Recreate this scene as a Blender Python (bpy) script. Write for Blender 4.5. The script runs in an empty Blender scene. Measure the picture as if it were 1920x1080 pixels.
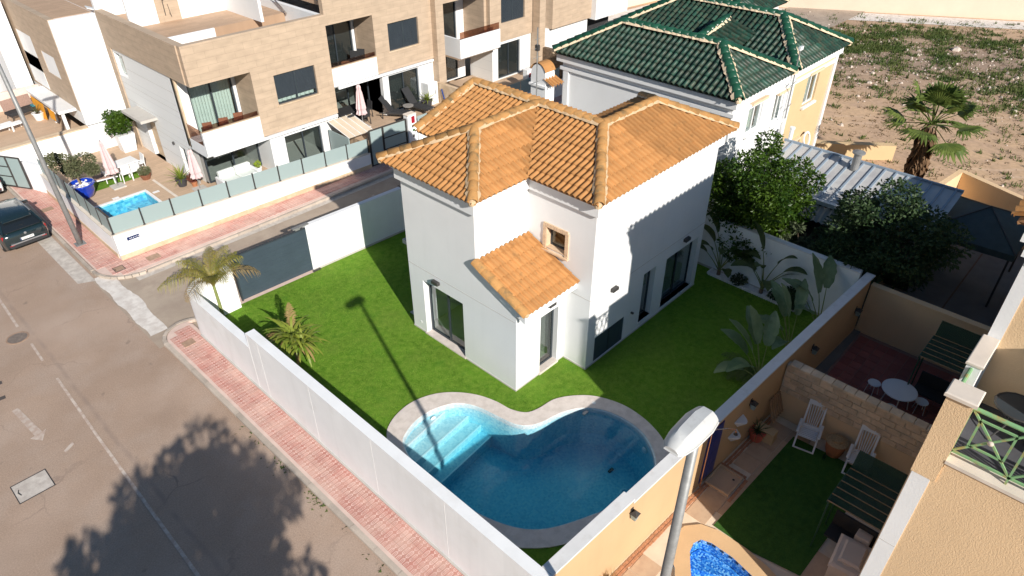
import bpy, bmesh, math, random
from mathutils import Vector, Matrix
random.seed(7)
R = math.radians
sc = bpy.context.scene
COL = sc.collection

# ------------------------------------------------------------------ camera
cd = bpy.data.cameras.new("camera")
cd.sensor_width = 36.0
cd.lens = 24.6
cd.clip_start = 0.1
cd.clip_end = 1500
cam = bpy.data.objects.new("camera", cd)
COL.objects.link(cam)
cam.location = (0, 0, 16)
cam.rotation_euler = (R(90 - 35.3), 0, R(43.4 - 90))
sc.camera = cam

# ------------------------------------------------------------------ sky, sun, exposure
SUN_EL = math.atan(0.55)
SUN_DIR = Vector((-0.35, -1.0, 0.55 * math.hypot(1, 0.35))).normalized()   # towards the sun
w = bpy.data.worlds.new("World")
sc.world = w
w.use_nodes = True
nt = w.node_tree
bg = nt.nodes["Background"]
sky = nt.nodes.new("ShaderNodeTexSky")
sky.sky_type = 'NISHITA'
sky.sun_disc = False
sky.sun_elevation = SUN_EL
sky.sun_rotation = math.atan2(SUN_DIR.x, SUN_DIR.y)
sky.air_density = 1.5
sky.dust_density = 0.1
sky.ozone_density = 6.0
nt.links.new(sky.outputs[0], bg.inputs[0])
bg.inputs[1].default_value = 0.06
sd = bpy.data.lights.new("sun", 'SUN')
sd.energy = 5.0
sd.angle = R(0.53)
sd.color = (1.0, 0.95, 0.87)
so = bpy.data.objects.new("sun", sd)
COL.objects.link(so)
so.rotation_euler = SUN_DIR.to_track_quat('Z', 'Y').to_euler()
so.location = (-20, -60, 40)
sc.view_settings.view_transform = 'Standard'
sc.view_settings.look = 'None'
sc.view_settings.gamma = 1.0
sc.view_settings.use_curve_mapping = False
sc.view_settings.exposure = 0.31
sc.cycles.max_bounces = 7
sc.cycles.diffuse_bounces = 3
sc.cycles.transparent_max_bounces = 8
sc.cycles.caustics_reflective = False
sc.cycles.caustics_refractive = False

# ------------------------------------------------------------------ materials
MATS = {}
def mat(name, col, rough=0.7, var=0.12, scale=3.0, bump=0.0, bscale=40.0, metal=0.0, spec=0.4, col2=None, thr=None,
        alpha=None, coat=0.0, fine=0.0, fscale=60.0, rnd=0.0, ramp=(0.42, 0.62), tint=False, streak=0.0):
    """procedural material: base colour varied by large noise (var), fine grain, optional second colour in patches,
    optional per-object / per-piece random tone, optional bump."""
    if name in MATS: return MATS[name]
    m = bpy.data.materials.new(name); m.use_nodes = True
    MATS[name] = m
    t = m.node_tree; N = t.nodes; L = t.links
    b = N["Principled BSDF"]
    b.inputs["Roughness"].default_value = rough
    b.inputs["Metallic"].default_value = metal
    b.inputs["Specular IOR Level"].default_value = spec
    if coat: b.inputs["Coat Weight"].default_value = coat
    geo = N.new("ShaderNodeNewGeometry")
    def noise(s, d=4.0, stretch=None):
        n = N.new("ShaderNodeTexNoise"); n.inputs["Scale"].default_value = s; n.inputs["Detail"].default_value = d
        n.inputs["Roughness"].default_value = 0.6
        if stretch:
            mp = N.new("ShaderNodeMapping"); mp.inputs["Scale"].default_value = stretch
            L.new(geo.outputs["Position"], mp.inputs["Vector"]); L.new(mp.outputs[0], n.inputs["Vector"])
        else: L.new(geo.outputs["Position"], n.inputs["Vector"])
        return n.outputs["Fac"]
    def mix(fac, a, bb, typ='MIX'):
        x = N.new("ShaderNodeMix"); x.data_type = 'RGBA'; x.blend_type = typ
        if isinstance(fac, float): x.inputs[0].default_value = fac
        else: L.new(fac, x.inputs[0])
        for i, v in ((6, a), (7, bb)):
            if isinstance(v, tuple): x.inputs[i].default_value = (*v[:3], 1)
            else: L.new(v, x.inputs[i])
        return x.outputs[2]
    def rampn(v, lo, hi):
        r = N.new("ShaderNodeMapRange"); r.inputs[1].default_value = lo; r.inputs[2].default_value = hi
        L.new(v, r.inputs[0]); return r.outputs[0]
    lo = tuple(c * (1 - var) for c in col); hi = tuple(min(1, c * (1 + var)) for c in col)
    c = mix(rampn(noise(scale), 0.3, 0.7), lo, hi)
    if col2:
        f = rampn(noise(thr or scale * 2.3, 6.0), *ramp)
        c = mix(f, c, col2)
    if fine:
        f = rampn(noise(fscale, 2.0), 0.25, 0.75)
        c = mix(f, mix(1.0, c, (1 - fine,) * 3, 'MULTIPLY'), c)
    if streak:
        f = rampn(noise(1.0, 5.0, (2.2, 2.2, 0.12)), 0.52, 0.75)
        x = N.new("ShaderNodeMath"); x.operation = 'MULTIPLY'; x.inputs[1].default_value = streak; L.new(f, x.inputs[0])
        c = mix(x.outputs[0], c, tuple(v * 0.55 for v in col))
    if rnd:
        oi = N.new("ShaderNodeObjectInfo")
        v = oi.outputs["Random"]
        if tint:
            at = N.new("ShaderNodeAttribute"); at.attribute_name = "tone"
            a = N.new("ShaderNodeMath"); a.operation = 'ADD'; L.new(v, a.inputs[0]); L.new(at.outputs["Fac"], a.inputs[1])
            fr = N.new("ShaderNodeMath"); fr.operation = 'FRACT'; L.new(a.outputs[0], fr.inputs[0]); v = fr.outputs[0]
        r = N.new("ShaderNodeMapRange"); r.inputs[3].default_value = 1 - rnd; r.inputs[4].default_value = 1 + rnd * 0.6
        L.new(v, r.inputs[0])
        cb = N.new("ShaderNodeCombineColor"); 
        for i in range(3): L.new(r.outputs[0], cb.inputs[i])
        c = mix(1.0, c, cb.outputs[0], 'MULTIPLY')
    L.new(c, b.inputs["Base Color"])
    if bump:
        bp = N.new("ShaderNodeBump"); bp.inputs["Strength"].default_value = bump; bp.inputs["Distance"].default_value = 0.02
        L.new(noise(bscale, 3.0), bp.inputs["Height"]); L.new(bp.outputs[0], b.inputs["Normal"])
    if alpha is not None: b.inputs["Alpha"].default_value = alpha
    return m

def glass(name, tint, refl=0.12, rough=0.02, see=0.55):
    if name in MATS: return MATS[name]
    m = bpy.data.materials.new(name); m.use_nodes = True; MATS[name] = m
    t = m.node_tree; N = t.nodes; L = t.links
    N.remove(N["Principled BSDF"])
    tr = N.new("ShaderNodeBsdfTransparent"); tr.inputs[0].default_value = (*[c * see for c in tint], 1)
    gl = N.new("ShaderNodeBsdfGlossy"); gl.inputs["Roughness"].default_value = rough
    fr = N.new("ShaderNodeLayerWeight")
    pw = N.new("ShaderNodeMath"); pw.operation = 'POWER'; pw.inputs[1].default_value = 3.5; L.new(fr.outputs["Facing"], pw.inputs[0])
    ad = N.new("ShaderNodeMath"); ad.operation = 'MULTIPLY_ADD'; ad.inputs[1].default_value = 0.8; ad.inputs[2].default_value = refl * 0.6
    L.new(pw.outputs[0], ad.inputs[0])
    mx = N.new("ShaderNodeMixShader"); L.new(ad.outputs[0], mx.inputs[0]); L.new(tr.outputs[0], mx.inputs[1]); L.new(gl.outputs[0], mx.inputs[2])
    L.new(mx.outputs[0], N["Material Output"].inputs[0])
    return m

def frosted(name, col):
    m = bpy.data.materials.new(name); m.use_nodes = True; MATS[name] = m
    t = m.node_tree; N = t.nodes; L = t.links
    b = N["Principled BSDF"]; b.inputs["Base Color"].default_value = (*col, 1); b.inputs["Roughness"].default_value = 0.35
    tl = N.new("ShaderNodeBsdfTranslucent"); tl.inputs[0].default_value = (*col, 1)
    mx = N.new("ShaderNodeMixShader"); mx.inputs[0].default_value = 0.35
    L.new(b.outputs[0], mx.inputs[1]); L.new(tl.outputs[0], mx.inputs[2]); L.new(mx.outputs[0], N["Material Output"].inputs[0])
    return m

def leafmat(name, col, col2, rough=0.45, trans=0.3, scale=1.5):
    if name in MATS: return MATS[name]
    m = bpy.data.materials.new(name); m.use_nodes = True; MATS[name] = m
    t = m.node_tree; N = t.nodes; L = t.links
    b = N["Principled BSDF"]; b.inputs["Roughness"].default_value = rough; b.inputs["Specular IOR Level"].default_value = 0.35
    geo = N.new("ShaderNodeNewGeometry")
    n = N.new("ShaderNodeTexNoise"); n.inputs["Scale"].default_value = scale; n.inputs["Detail"].default_value = 3
    L.new(geo.outputs["Position"], n.inputs["Vector"])
    r1 = N.new("ShaderNodeMapRange"); r1.inputs[1].default_value = 0.35; r1.inputs[2].default_value = 0.65; L.new(n.outputs["Fac"], r1.inputs[0])
    wn = N.new("ShaderNodeMath"); wn.operation = 'MULTIPLY_ADD'; wn.inputs[1].default_value = 0.5
    L.new(geo.outputs["Random Per Island"], wn.inputs[0]); L.new(r1.outputs[0], wn.inputs[2])
    x = N.new("ShaderNodeMix"); x.data_type = 'RGBA'; x.inputs[6].default_value = (*col, 1); x.inputs[7].default_value = (*col2, 1)
    s = N.new("ShaderNodeMath"); s.operation = 'MULTIPLY'; s.inputs[1].default_value = 0.67; L.new(wn.outputs[0], s.inputs[0]); L.new(s.outputs[0], x.inputs[0])
    L.new(x.outputs[2], b.inputs["Base Color"])
    tl = N.new("ShaderNodeBsdfTranslucent"); L.new(x.outputs[2], tl.inputs[0])
    mx = N.new("ShaderNodeMixShader"); mx.inputs[0].default_value = trans
    L.new(b.outputs[0], mx.inputs[1]); L.new(tl.outputs[0], mx.inputs[2]); L.new(mx.outputs[0], N["Material Output"].inputs[0])
    return m

# ------------------------------------------------------------------ mesh helpers
class MB:
    def __init__(s): s.v = []; s.f = []; s.tone = None
    def add(s, vs, fs):
        o = len(s.v); s.v += [tuple(v) for v in vs]; s.f += [tuple(i + o for i in f) for f in fs]; return s
    def quad(s, a, b, c, d): return s.add([a, b, c, d], [(0, 1, 2, 3)])
    def box(s, x0, x1, y0, y1, z0, z1):
        return s.add([(x0, y0, z0), (x1, y0, z0), (x1, y1, z0), (x0, y1, z0), (x0, y0, z1), (x1, y0, z1), (x1, y1, z1), (x0, y1, z1)],
                     [(0, 3, 2, 1), (4, 5, 6, 7), (0, 1, 5, 4), (1, 2, 6, 5), (2, 3, 7, 6), (3, 0, 4, 7)])
    def bev(s, x0, x1, y0, y1, z0, z1, b=0.02):
        """box with chamfered top edges"""
        return s.add([(x0, y0, z0), (x1, y0, z0), (x1, y1, z0), (x0, y1, z0), (x0, y0, z1 - b), (x1, y0, z1 - b), (x1, y1, z1 - b), (x0, y1, z1 - b),
                      (x0 + b, y0 + b, z1), (x1 - b, y0 + b, z1), (x1 - b, y1 - b, z1), (x0 + b, y1 - b, z1)],
                     [(0, 3, 2, 1), (0, 1, 5, 4), (1, 2, 6, 5), (2, 3, 7, 6), (3, 0, 4, 7), (4, 5, 9, 8), (5, 6, 10, 9), (6, 7, 11, 10), (7, 4, 8, 11), (8, 9, 10, 11)])
    def prism(s, poly, z0, z1):
        n = len(poly)
        vs = [(p[0], p[1], z0) for p in poly] + [(p[0], p[1], z1) for p in poly]
        fs = [tuple(range(n - 1, -1, -1)), tuple(range(n, 2 * n))] + [(i, (i + 1) % n, n + (i + 1) % n, n + i) for i in range(n)]
        return s.add(vs, fs)
    def bar(s, a, b, w, h=None, up=(0, 0, 1)):
        """rectangular bar from a to b"""
        a = Vector(a); b = Vector(b); h = h or w
        d = (b - a).normalized(); u = Vector(up)
        if abs(d.dot(u)) > 0.98: u = Vector((1, 0, 0))
        r = d.cross(u).normalized() * (w / 2); u2 = r.cross(d).normalized() * (h / 2)
        vs = [a - r - u2, a + r - u2, a + r + u2, a - r + u2, b - r - u2, b + r - u2, b + r + u2, b - r + u2]
        return s.add(vs, [(0, 1, 2, 3), (7, 6, 5, 4), (0, 4, 5, 1), (1, 5, 6, 2), (2, 6, 7, 3), (3, 7, 4, 0)])
    def tube(s, pts, r, n=8, cap=True):
        """tube along pts, r a number or a list"""
        pts = [Vector(p) for p in pts]; k = len(pts)
        rs = r if isinstance(r, (list, tuple)) else [r] * k
        prev = None; rings = []
        for i, p in enumerate(pts):
            d = (pts[min(i + 1, k - 1)] - pts[max(i - 1, 0)]).normalized()
            if prev is None:
                u = Vector((0, 0, 1)) if abs(d.z) < 0.9 else Vector((1, 0, 0))
                a = d.cross(u).normalized()
            else: a = (prev - d * prev.dot(d)).normalized()
            prev = a; b = d.cross(a)
            rings.append([p + (a * math.cos(2 * math.pi * j / n) + b * math.sin(2 * math.pi * j / n)) * rs[i] for j in range(n)])
        vs = [q for ring in rings for q in ring]
        fs = [(i * n + j, i * n + (j + 1) % n, (i + 1) * n + (j + 1) % n, (i + 1) * n + j) for i in range(k - 1) for j in range(n)]
        if cap: fs += [tuple(range(n - 1, -1, -1)), tuple(range((k - 1) * n, k * n))]
        return s.add(vs, fs)
    def lathe(s, prof, c=(0, 0, 0), n=20, cap=True):
        """prof: (radius, z) pairs revolved round a vertical axis through c"""
        k = len(prof)
        vs = [(c[0] + r * math.cos(2 * math.pi * j / n), c[1] + r * math.sin(2 * math.pi * j / n), c[2] + z) for r, z in prof for j in range(n)]
        fs = [(i * n + j, i * n + (j + 1) % n, (i + 1) * n + (j + 1) % n, (i + 1) * n + j) for i in range(k - 1) for j in range(n)]
        if cap: fs += [tuple(range(n - 1, -1, -1)), tuple(range((k - 1) * n, k * n))]
        return s.add(vs, fs)
    def build(s, name, m=None, parent=None, smooth=False, loc=None):
        me = bpy.data.meshes.new(name)
        me.from_pydata([tuple(v) for v in s.v], [], s.f); me.validate(); me.update()
        if s.tone is not None and len(s.tone) == len(me.vertices):
            a = me.attributes.new("tone", 'FLOAT', 'POINT'); a.data.foreach_set("value", s.tone)
        if m: me.materials.append(m if not isinstance(m, str) else MATS[m])
        if smooth:
            for p in me.polygons: p.use_smooth = True
        o = bpy.data.objects.new(name, me); COL.objects.link(o)
        if parent is not None: o.parent = parent
        if loc: o.location = loc
        return o

def smooth_angle(o, deg=40):
    bm = bmesh.new(); bm.from_mesh(o.data)
    for f in bm.faces: f.smooth = True
    for e in bm.edges:
        if len(e.link_faces) == 2 and e.calc_face_angle(0) > R(deg): e.smooth = False
    bm.to_mesh(o.data); bm.free()
    return o

def thing(name, label, cat, loc=(0, 0, 0), rz=0, group=None):
    o = bpy.data.objects.new(name, None); COL.objects.link(o); o.empty_display_size = 0.2
    o.location = loc; o.rotation_euler = (0, 0, rz)
    return tag(o, label, cat, group)
def tag(o, label, cat, group=None, kind=None):
    if label: o["label"] = label
    if cat: o["category"] = cat
    if group: o["group"] = group
    if kind: o["kind"] = kind
    return o
def struct(o): o["kind"] = "structure"; return o
def stuff(o): o["kind"] = "stuff"; return o
def dup(root, loc=None, rz=None, label=None, parent=None):
    r = root.copy(); COL.objects.link(r)
    if loc is not None: r.location = loc
    if rz is not None: r.rotation_euler = (0, 0, rz)
    if label: r["label"] = label
    if parent is not None: r.parent = parent
    for ch in list(root.children): dup(ch, parent=r)
    return r
def piece(name, me, mw, parent):
    o = bpy.data.objects.new(name, me); COL.objects.link(o); o.parent = parent; o.matrix_world = mw; return o

def wall_holes(mb, p0, p1, z0, z1, th, holes, inward, caps=False):
    """vertical wall from p0 to p1 (outer face), thickness th towards inward (2D unit vector); holes: (s0, s1, za, zb) along the wall"""
    p0 = Vector((p0[0], p0[1])); p1 = Vector((p1[0], p1[1])); d = (p1 - p0); Ln = d.length; d.normalize(); n = Vector(inward)
    xs = sorted({0, Ln} | {h[i] for h in holes for i in (0, 1)}); zs = sorted({z0, z1} | {h[i] for h in holes for i in (2, 3)})
    xs = [x for x in xs if -1e-6 <= x <= Ln + 1e-6]; zs = [z for z in zs if z0 - 1e-6 <= z <= z1 + 1e-6]
    def P(s, z, t): q = p0 + d * s + n * t; return (q.x, q.y, z)
    solid = [[not any(h[0] - 1e-5 <= (xs[i] + xs[i + 1]) / 2 <= h[1] + 1e-5 and h[2] - 1e-5 <= (zs[j] + zs[j + 1]) / 2 <= h[3] + 1e-5 for h in holes)
              for j in range(len(zs) - 1)] for i in range(len(xs) - 1)]
    nx, nz = len(xs) - 1, len(zs) - 1
    S = lambda i, j: 0 <= i < nx and 0 <= j < nz and solid[i][j]
    for i in range(nx):
        for j in range(nz):
            if not solid[i][j]: continue
            a, b, c, e = xs[i], xs[i + 1], zs[j], zs[j + 1]
            mb.quad(P(a, c, 0), P(b, c, 0), P(b, e, 0), P(a, e, 0)); mb.quad(P(a, c, th), P(a, e, th), P(b, e, th), P(b, c, th))
            if not S(i - 1, j) and (i > 0 or caps): mb.quad(P(a, c, 0), P(a, e, 0), P(a, e, th), P(a, c, th))
            if not S(i + 1, j) and (i < nx - 1 or caps): mb.quad(P(b, c, 0), P(b, c, th), P(b, e, th), P(b, e, 0))
            if not S(i, j - 1): mb.quad(P(a, c, 0), P(a, c, th), P(b, c, th), P(b, c, 0))
            if not S(i, j + 1): mb.quad(P(a, e, 0), P(b, e, 0), P(b, e, th), P(a, e, th))
    return mb

def frame_window(parent, axis, plane, s0, s1, z0, z1, fm, gm, mull=1, fw=0.07, dep=0.06, name="window", sill=None, trans=0):
    """window or glazed door lying in plane x=plane (axis 'x') or y=plane (axis 'y'): frame with mullions, panes as sub-parts"""
    def B(mb, a, b, c, e, d0, d1):
        if axis == 'y': mb.box(a, b, plane + d0, plane + d1, c, e)
        else: mb.box(plane + d0, plane + d1, a, b, c, e)
    f = MB(); h = dep / 2
    B(f, s0, s0 + fw, z0, z1, -h, h); B(f, s1 - fw, s1, z0, z1, -h, h)
    B(f, s0 + fw, s1 - fw, z0, z0 + fw, -h, h); B(f, s0 + fw, s1 - fw, z1 - fw, z1, -h, h)
    n = mull + 1; wdt = (s1 - s0 - 2 * fw) / n
    for k in range(1, n):
        x = s0 + fw + wdt * k; B(f, x - fw * 0.5, x + fw * 0.5, z0 + fw, z1 - fw, -h * 1.2, h * 1.2)
    if trans: B(f, s0 + fw, s1 - fw, z1 - trans - fw / 2, z1 - trans + fw / 2, -h * 1.1, h * 1.1)
    fo = f.build(name, fm, parent)
    for k in range(n):
        g = MB(); x0 = s0 + fw + wdt * k + (fw * 0.5 if k else 0); x1 = s0 + fw + wdt * (k + 1) - (fw * 0.5 if k < n - 1 else 0)
        off = 0.012 * (1 if k % 2 else -1)
        B(g, x0, x1, z0 + fw, z1 - fw, off - 0.004, off + 0.004)
        g.build("pane", gm, fo)
    return fo
# ------------------------------------------------------------------ palette
mat("asphalt", (0.47, 0.335, 0.25), 0.9, 0.10, 0.35, 0.35, 90, col2=(0.51, 0.385, 0.305), thr=0.5, fine=0.34, fscale=26, ramp=(0.45, 0.7))
mat("lane_asphalt", (0.47, 0.38, 0.30), 0.9, 0.1, 0.5, 0.3, 80, col2=(0.40, 0.315, 0.25), thr=0.9, fine=0.18, fscale=50)
mat("old_concrete", (0.62, 0.56, 0.50), 0.9, 0.12, 1.2, 0.3, 60, fine=0.12, fscale=40, col2=(0.5, 0.44, 0.39), thr=4)
mat("white_concrete", (0.74, 0.69, 0.64), 0.9, 0.08, 1.0, 0.3, 50, col2=(0.6, 0.54, 0.49), thr=3)
mat("kerb_concrete", (0.52, 0.44, 0.37), 0.9, 0.15, 1.5, 0.4, 50, fine=0.2, fscale=40, rnd=0.16)
mat("road_paint", (0.58, 0.49, 0.42), 0.8, 0.1, 2, col2=(0.46, 0.345, 0.28), thr=5, ramp=(0.40, 0.58))
mat("dark_patch", (0.09, 0.075, 0.07), 0.9, 0.2)
mat("lot_earth", (0.64, 0.43, 0.265), 0.95, 0.14, 0.12, 0.8, 3.0, col2=(0.58, 0.39, 0.26), thr=0.5, fine=0.3, fscale=4)
mat("white_plaster", (0.79, 0.79, 0.79), 0.75, 0.035, 0.5, 0.15, 35, streak=0.07)
mat("wall_white", (0.86, 0.86, 0.86), 0.75, 0.045, 0.7, 0.2, 30, streak=0.12, col2=(0.78, 0.77, 0.75), thr=1.1, ramp=(0.55, 0.8))
mat("plinth", (0.50, 0.47, 0.43), 0.85, 0.08, 2)
mat("boundary_plaster", (0.60, 0.40, 0.225), 0.85, 0.05, 0.6, 0.5, 45, streak=0.12)
mat("cream_plaster", (0.80, 0.565, 0.34), 0.85, 0.05, 0.6, 0.6, 45, streak=0.10)
mat("yellow_plaster", (0.64, 0.46, 0.26), 0.85, 0.05, 0.8, 0.3, 40)
mat("coping_white", (0.74, 0.73, 0.72), 0.7, 0.05, 2, 0.1, 30, col2=(0.62, 0.6, 0.57), thr=2.5, ramp=(0.55, 0.75))
mat("anthracite", (0.035, 0.045, 0.055), 0.45, 0.1, 3)
mat("gate_panel", (0.045, 0.065, 0.085), 0.5, 0.08, 2)
mat("dark_metal", (0.05, 0.047, 0.045), 0.45, 0.1)
mat("galvanised", (0.29, 0.29, 0.285), 0.5, 0.14, 6, metal=0.25, fine=0.15, fscale=30)
mat("steel", (0.6, 0.6, 0.6), 0.25, 0.05, metal=0.9)
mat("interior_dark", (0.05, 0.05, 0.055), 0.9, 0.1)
mat("interior_wall", (0.45, 0.44, 0.42), 0.9, 0.05)
mat("curtain", (0.72, 0.76, 0.72), 0.9, 0.05)
mat("travertine", (0.60, 0.44, 0.29), 0.75, 0.08, 0.8, 0.15, 20, col2=(0.70, 0.55, 0.39), thr=1.6, fine=0.10, fscale=9)
mat("terrace_tile", (0.56, 0.40, 0.27), 0.75, 0.06, 0.8, fine=0.06)
mat("red_paver", (0.52, 0.235, 0.19), 0.85, 0.08, 0.5, 0.2, 60, rnd=0.10, fine=0.12, fscale=70, col2=(0.62, 0.37, 0.30), thr=1.3)
mat("paver_joint", (0.66, 0.50, 0.43), 0.9, 0.08)
mat("terracotta_tile", (0.475, 0.228, 0.078), 0.85, 0.08, 1.4, 0.25, 60, col2=(0.25, 0.14, 0.055), thr=3.2, ramp=(0.58, 0.80), rnd=0.11, tint=True, fine=0.10, fscale=45)
mat("ridge_terracotta", (0.47, 0.245, 0.085), 0.85, 0.12, 2.2, 0.3, 50, col2=(0.20, 0.145, 0.07), thr=3.5, ramp=(0.5, 0.72), rnd=0.14, fine=0.2, fscale=30)
mat("mortar", (0.60, 0.43, 0.26), 0.9, 0.12, 8, 0.6, 30)
mat("roof_under", (0.20, 0.10, 0.045), 0.95, 0.1)
mat("green_glaze", (0.020, 0.075, 0.050), 0.52, 0.25, 1.5, spec=0.45, rnd=0.38, tint=True, col2=(0.055, 0.07, 0.045), thr=5, fine=.3, fscale=14)
mat("green_under", (0.02, 0.035, 0.02), 0.7, 0.1)
mat("lime_band", (0.72, 0.56, 0.38), 0.85, 0.08)
mat("pool_coping", (0.72, 0.64, 0.585), 0.8, 0.05, 1.5, 0.15, 40, col2=(0.63, 0.555, 0.50), thr=4, fine=0.08, fscale=30)
mat("plastic_white", (0.80, 0.80, 0.80), 0.4, 0.02)
mat("plastic_cream", (0.72, 0.62, 0.54), 0.5, 0.04)
mat("wood", (0.36, 0.22, 0.12), 0.7, 0.15, 4)
mat("pot_terracotta", (0.42, 0.17, 0.08), 0.8, 0.1)
mat("blue_glaze", (0.01, 0.045, 0.42), 0.12, 0.08, coat=0.6)
mat("pink_cloth", (0.66, 0.50, 0.50), 0.9, 0.05)
mat("black_fabric", (0.03, 0.03, 0.032), 0.8, 0.1)
mat("bark", (0.22, 0.16, 0.11), 0.95, 0.2, 6, 0.8, 20)
mat("green_paint", (0.22, 0.42, 0.20), 0.5, 0.1, 4, col2=(0.40, 0.28, 0.10), thr=7, ramp=(0.5, 0.7))
mat("dark_green_paint", (0.02, 0.07, 0.035), 0.5, 0.1)
mat("sheet_metal", (0.56, 0.54, 0.52), 0.5, 0.07, 0.6, metal=0.15, streak=0.3, col2=(0.42, 0.40, 0.40), thr=1.0, ramp=(0.5, 0.75))
mat("rib_shade_blue", (0.27, 0.33, 0.40), 0.5, 0.06)  # blue grey of the ribs' shadows put into the colour
mat("pebble_white", (0.78, 0.76, 0.74), 0.85, 0.08)
mat("soil", (0.13, 0.09, 0.06), 0.95, 0.2, 5)
mat("dark_leaf_net", (0.03, 0.05, 0.04), 0.9, 0.1)
MATS["window_glass"] = glass("window_glass", (0.93, 0.98, 0.97), 0.12, see=0.93)
MATS["brown_glass"] = glass("brown_glass", (0.75, 0.55, 0.45), 0.15, see=0.85)
frosted("frosted_glass", (0.46, 0.56, 0.555))

def lawn_material(name, a, b):
    m = mat(name, a, 0.9, 0.2, 0.9, 0.9, 75, col2=b, thr=5.0, ramp=(0.35, 0.7), fine=0.45, fscale=42, spec=0.1)
    return m
lawn_material("turf", (0.125, 0.275, 0.022), (0.225, 0.38, 0.045))

def mosaic(name, cols, scale, rough=0.3):
    """small square mosaic: a cell grid in world coordinates with a random tone per cell and pale grout"""
    m = bpy.data.materials.new(name); m.use_nodes = True; MATS[name] = m
    t = m.node_tree; N = t.nodes; L = t.links; b = N["Principled BSDF"]; b.inputs["Roughness"].default_value = rough
    geo = N.new("ShaderNodeNewGeometry")
    sc_ = N.new("ShaderNodeVectorMath"); sc_.operation = 'SCALE'; sc_.inputs[3].default_value = scale; L.new(geo.outputs["Position"], sc_.inputs[0])
    fl = N.new("ShaderNodeVectorMath"); fl.operation = 'FLOOR'; L.new(sc_.outputs[0], fl.inputs[0])
    wn = N.new("ShaderNodeTexWhiteNoise"); L.new(fl.outputs[0], wn.inputs[0])
    cr = N.new("ShaderNodeValToRGB"); L.new(wn.outputs["Value"], cr.inputs[0])
    el = cr.color_ramp.elements; el[0].color = (*cols[0], 1); el[1].color = (*cols[-1], 1)
    for i, c in enumerate(cols[1:-1]): e = el.new((i + 1) / (len(cols) - 1)); e.color = (*c, 1)
    L.new(cr.outputs[0], b.inputs["Base Color"])
    return m
mosaic("pool_mosaic", [(0.27, 0.50, 0.60), (0.33, 0.58, 0.67), (0.40, 0.63, 0.70), (0.50, 0.68, 0.71)], 16)
mosaic("pool_mosaic_light", [(0.42, 0.55, 0.60), (0.52, 0.62, 0.65), (0.62, 0.68, 0.69)], 16)
mosaic("small_pool_mosaic", [(0.10, 0.42, 0.58), (0.25, 0.60, 0.70), (0.45, 0.72, 0.78)], 8)
mosaic("blue_mosaic", [(0.02, 0.10, 0.42), (0.05, 0.22, 0.60), (0.14, 0.40, 0.78), (0.60, 0.78, 0.92)], 26)

def water(name, tint, ripple=2.2, strength=0.12):
    m = bpy.data.materials.new(name); m.use_nodes = True; MATS[name] = m
    t = m.node_tree; N = t.nodes; L = t.links; N.remove(N["Principled BSDF"])
    tr = N.new("ShaderNodeBsdfTransparent"); tr.inputs[0].default_value = (*tint, 1)
    gl = N.new("ShaderNodeBsdfGlossy"); gl.inputs["Roughness"].default_value = 0.03
    fr = N.new("ShaderNodeLayerWeight")
    pw = N.new("ShaderNodeMath"); pw.operation = 'POWER'; pw.inputs[1].default_value = 4.0; L.new(fr.outputs["Facing"], pw.inputs[0])
    fa = N.new("ShaderNodeMath"); fa.operation = 'MULTIPLY_ADD'; fa.inputs[1].default_value = 0.5; fa.inputs[2].default_value = 0.014; L.new(pw.outputs[0], fa.inputs[0])
    geo = N.new("ShaderNodeNewGeometry"); n = N.new("ShaderNodeTexNoise"); n.inputs["Scale"].default_value = ripple; n.inputs["Detail"].default_value = 3
    L.new(geo.outputs["Position"], n.inputs["Vector"])
    bp = N.new("ShaderNodeBump"); bp.inputs["Strength"].default_value = strength; bp.inputs["Distance"].default_value = 0.05
    L.new(n.outputs["Fac"], bp.inputs["Height"]); L.new(bp.outputs[0], gl.inputs["Normal"]); L.new(bp.outputs[0], fr.inputs["Normal"])
    mx = N.new("ShaderNodeMixShader"); L.new(fa.outputs[0], mx.inputs[0]); L.new(tr.outputs[0], mx.inputs[1]); L.new(gl.outputs[0], mx.inputs[2])
    L.new(mx.outputs[0], N["Material Output"].inputs[0])
    return m
wm_ = water("pool_water", (0.97, 0.99, 1.0)); va = wm_.node_tree.nodes.new("ShaderNodeVolumeAbsorption"); va.inputs["Color"].default_value = (0.12, 0.85, 0.95, 1); va.inputs["Density"].default_value = 0.5; wm_.node_tree.links.new(va.outputs[0], wm_.node_tree.nodes["Material Output"].inputs["Volume"]); water("bright_water", (0.45, 0.82, 0.92), 3.0, 0.35); water("deep_blue_water", (0.62, 0.85, 0.98), 3.5, 0.5)

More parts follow.
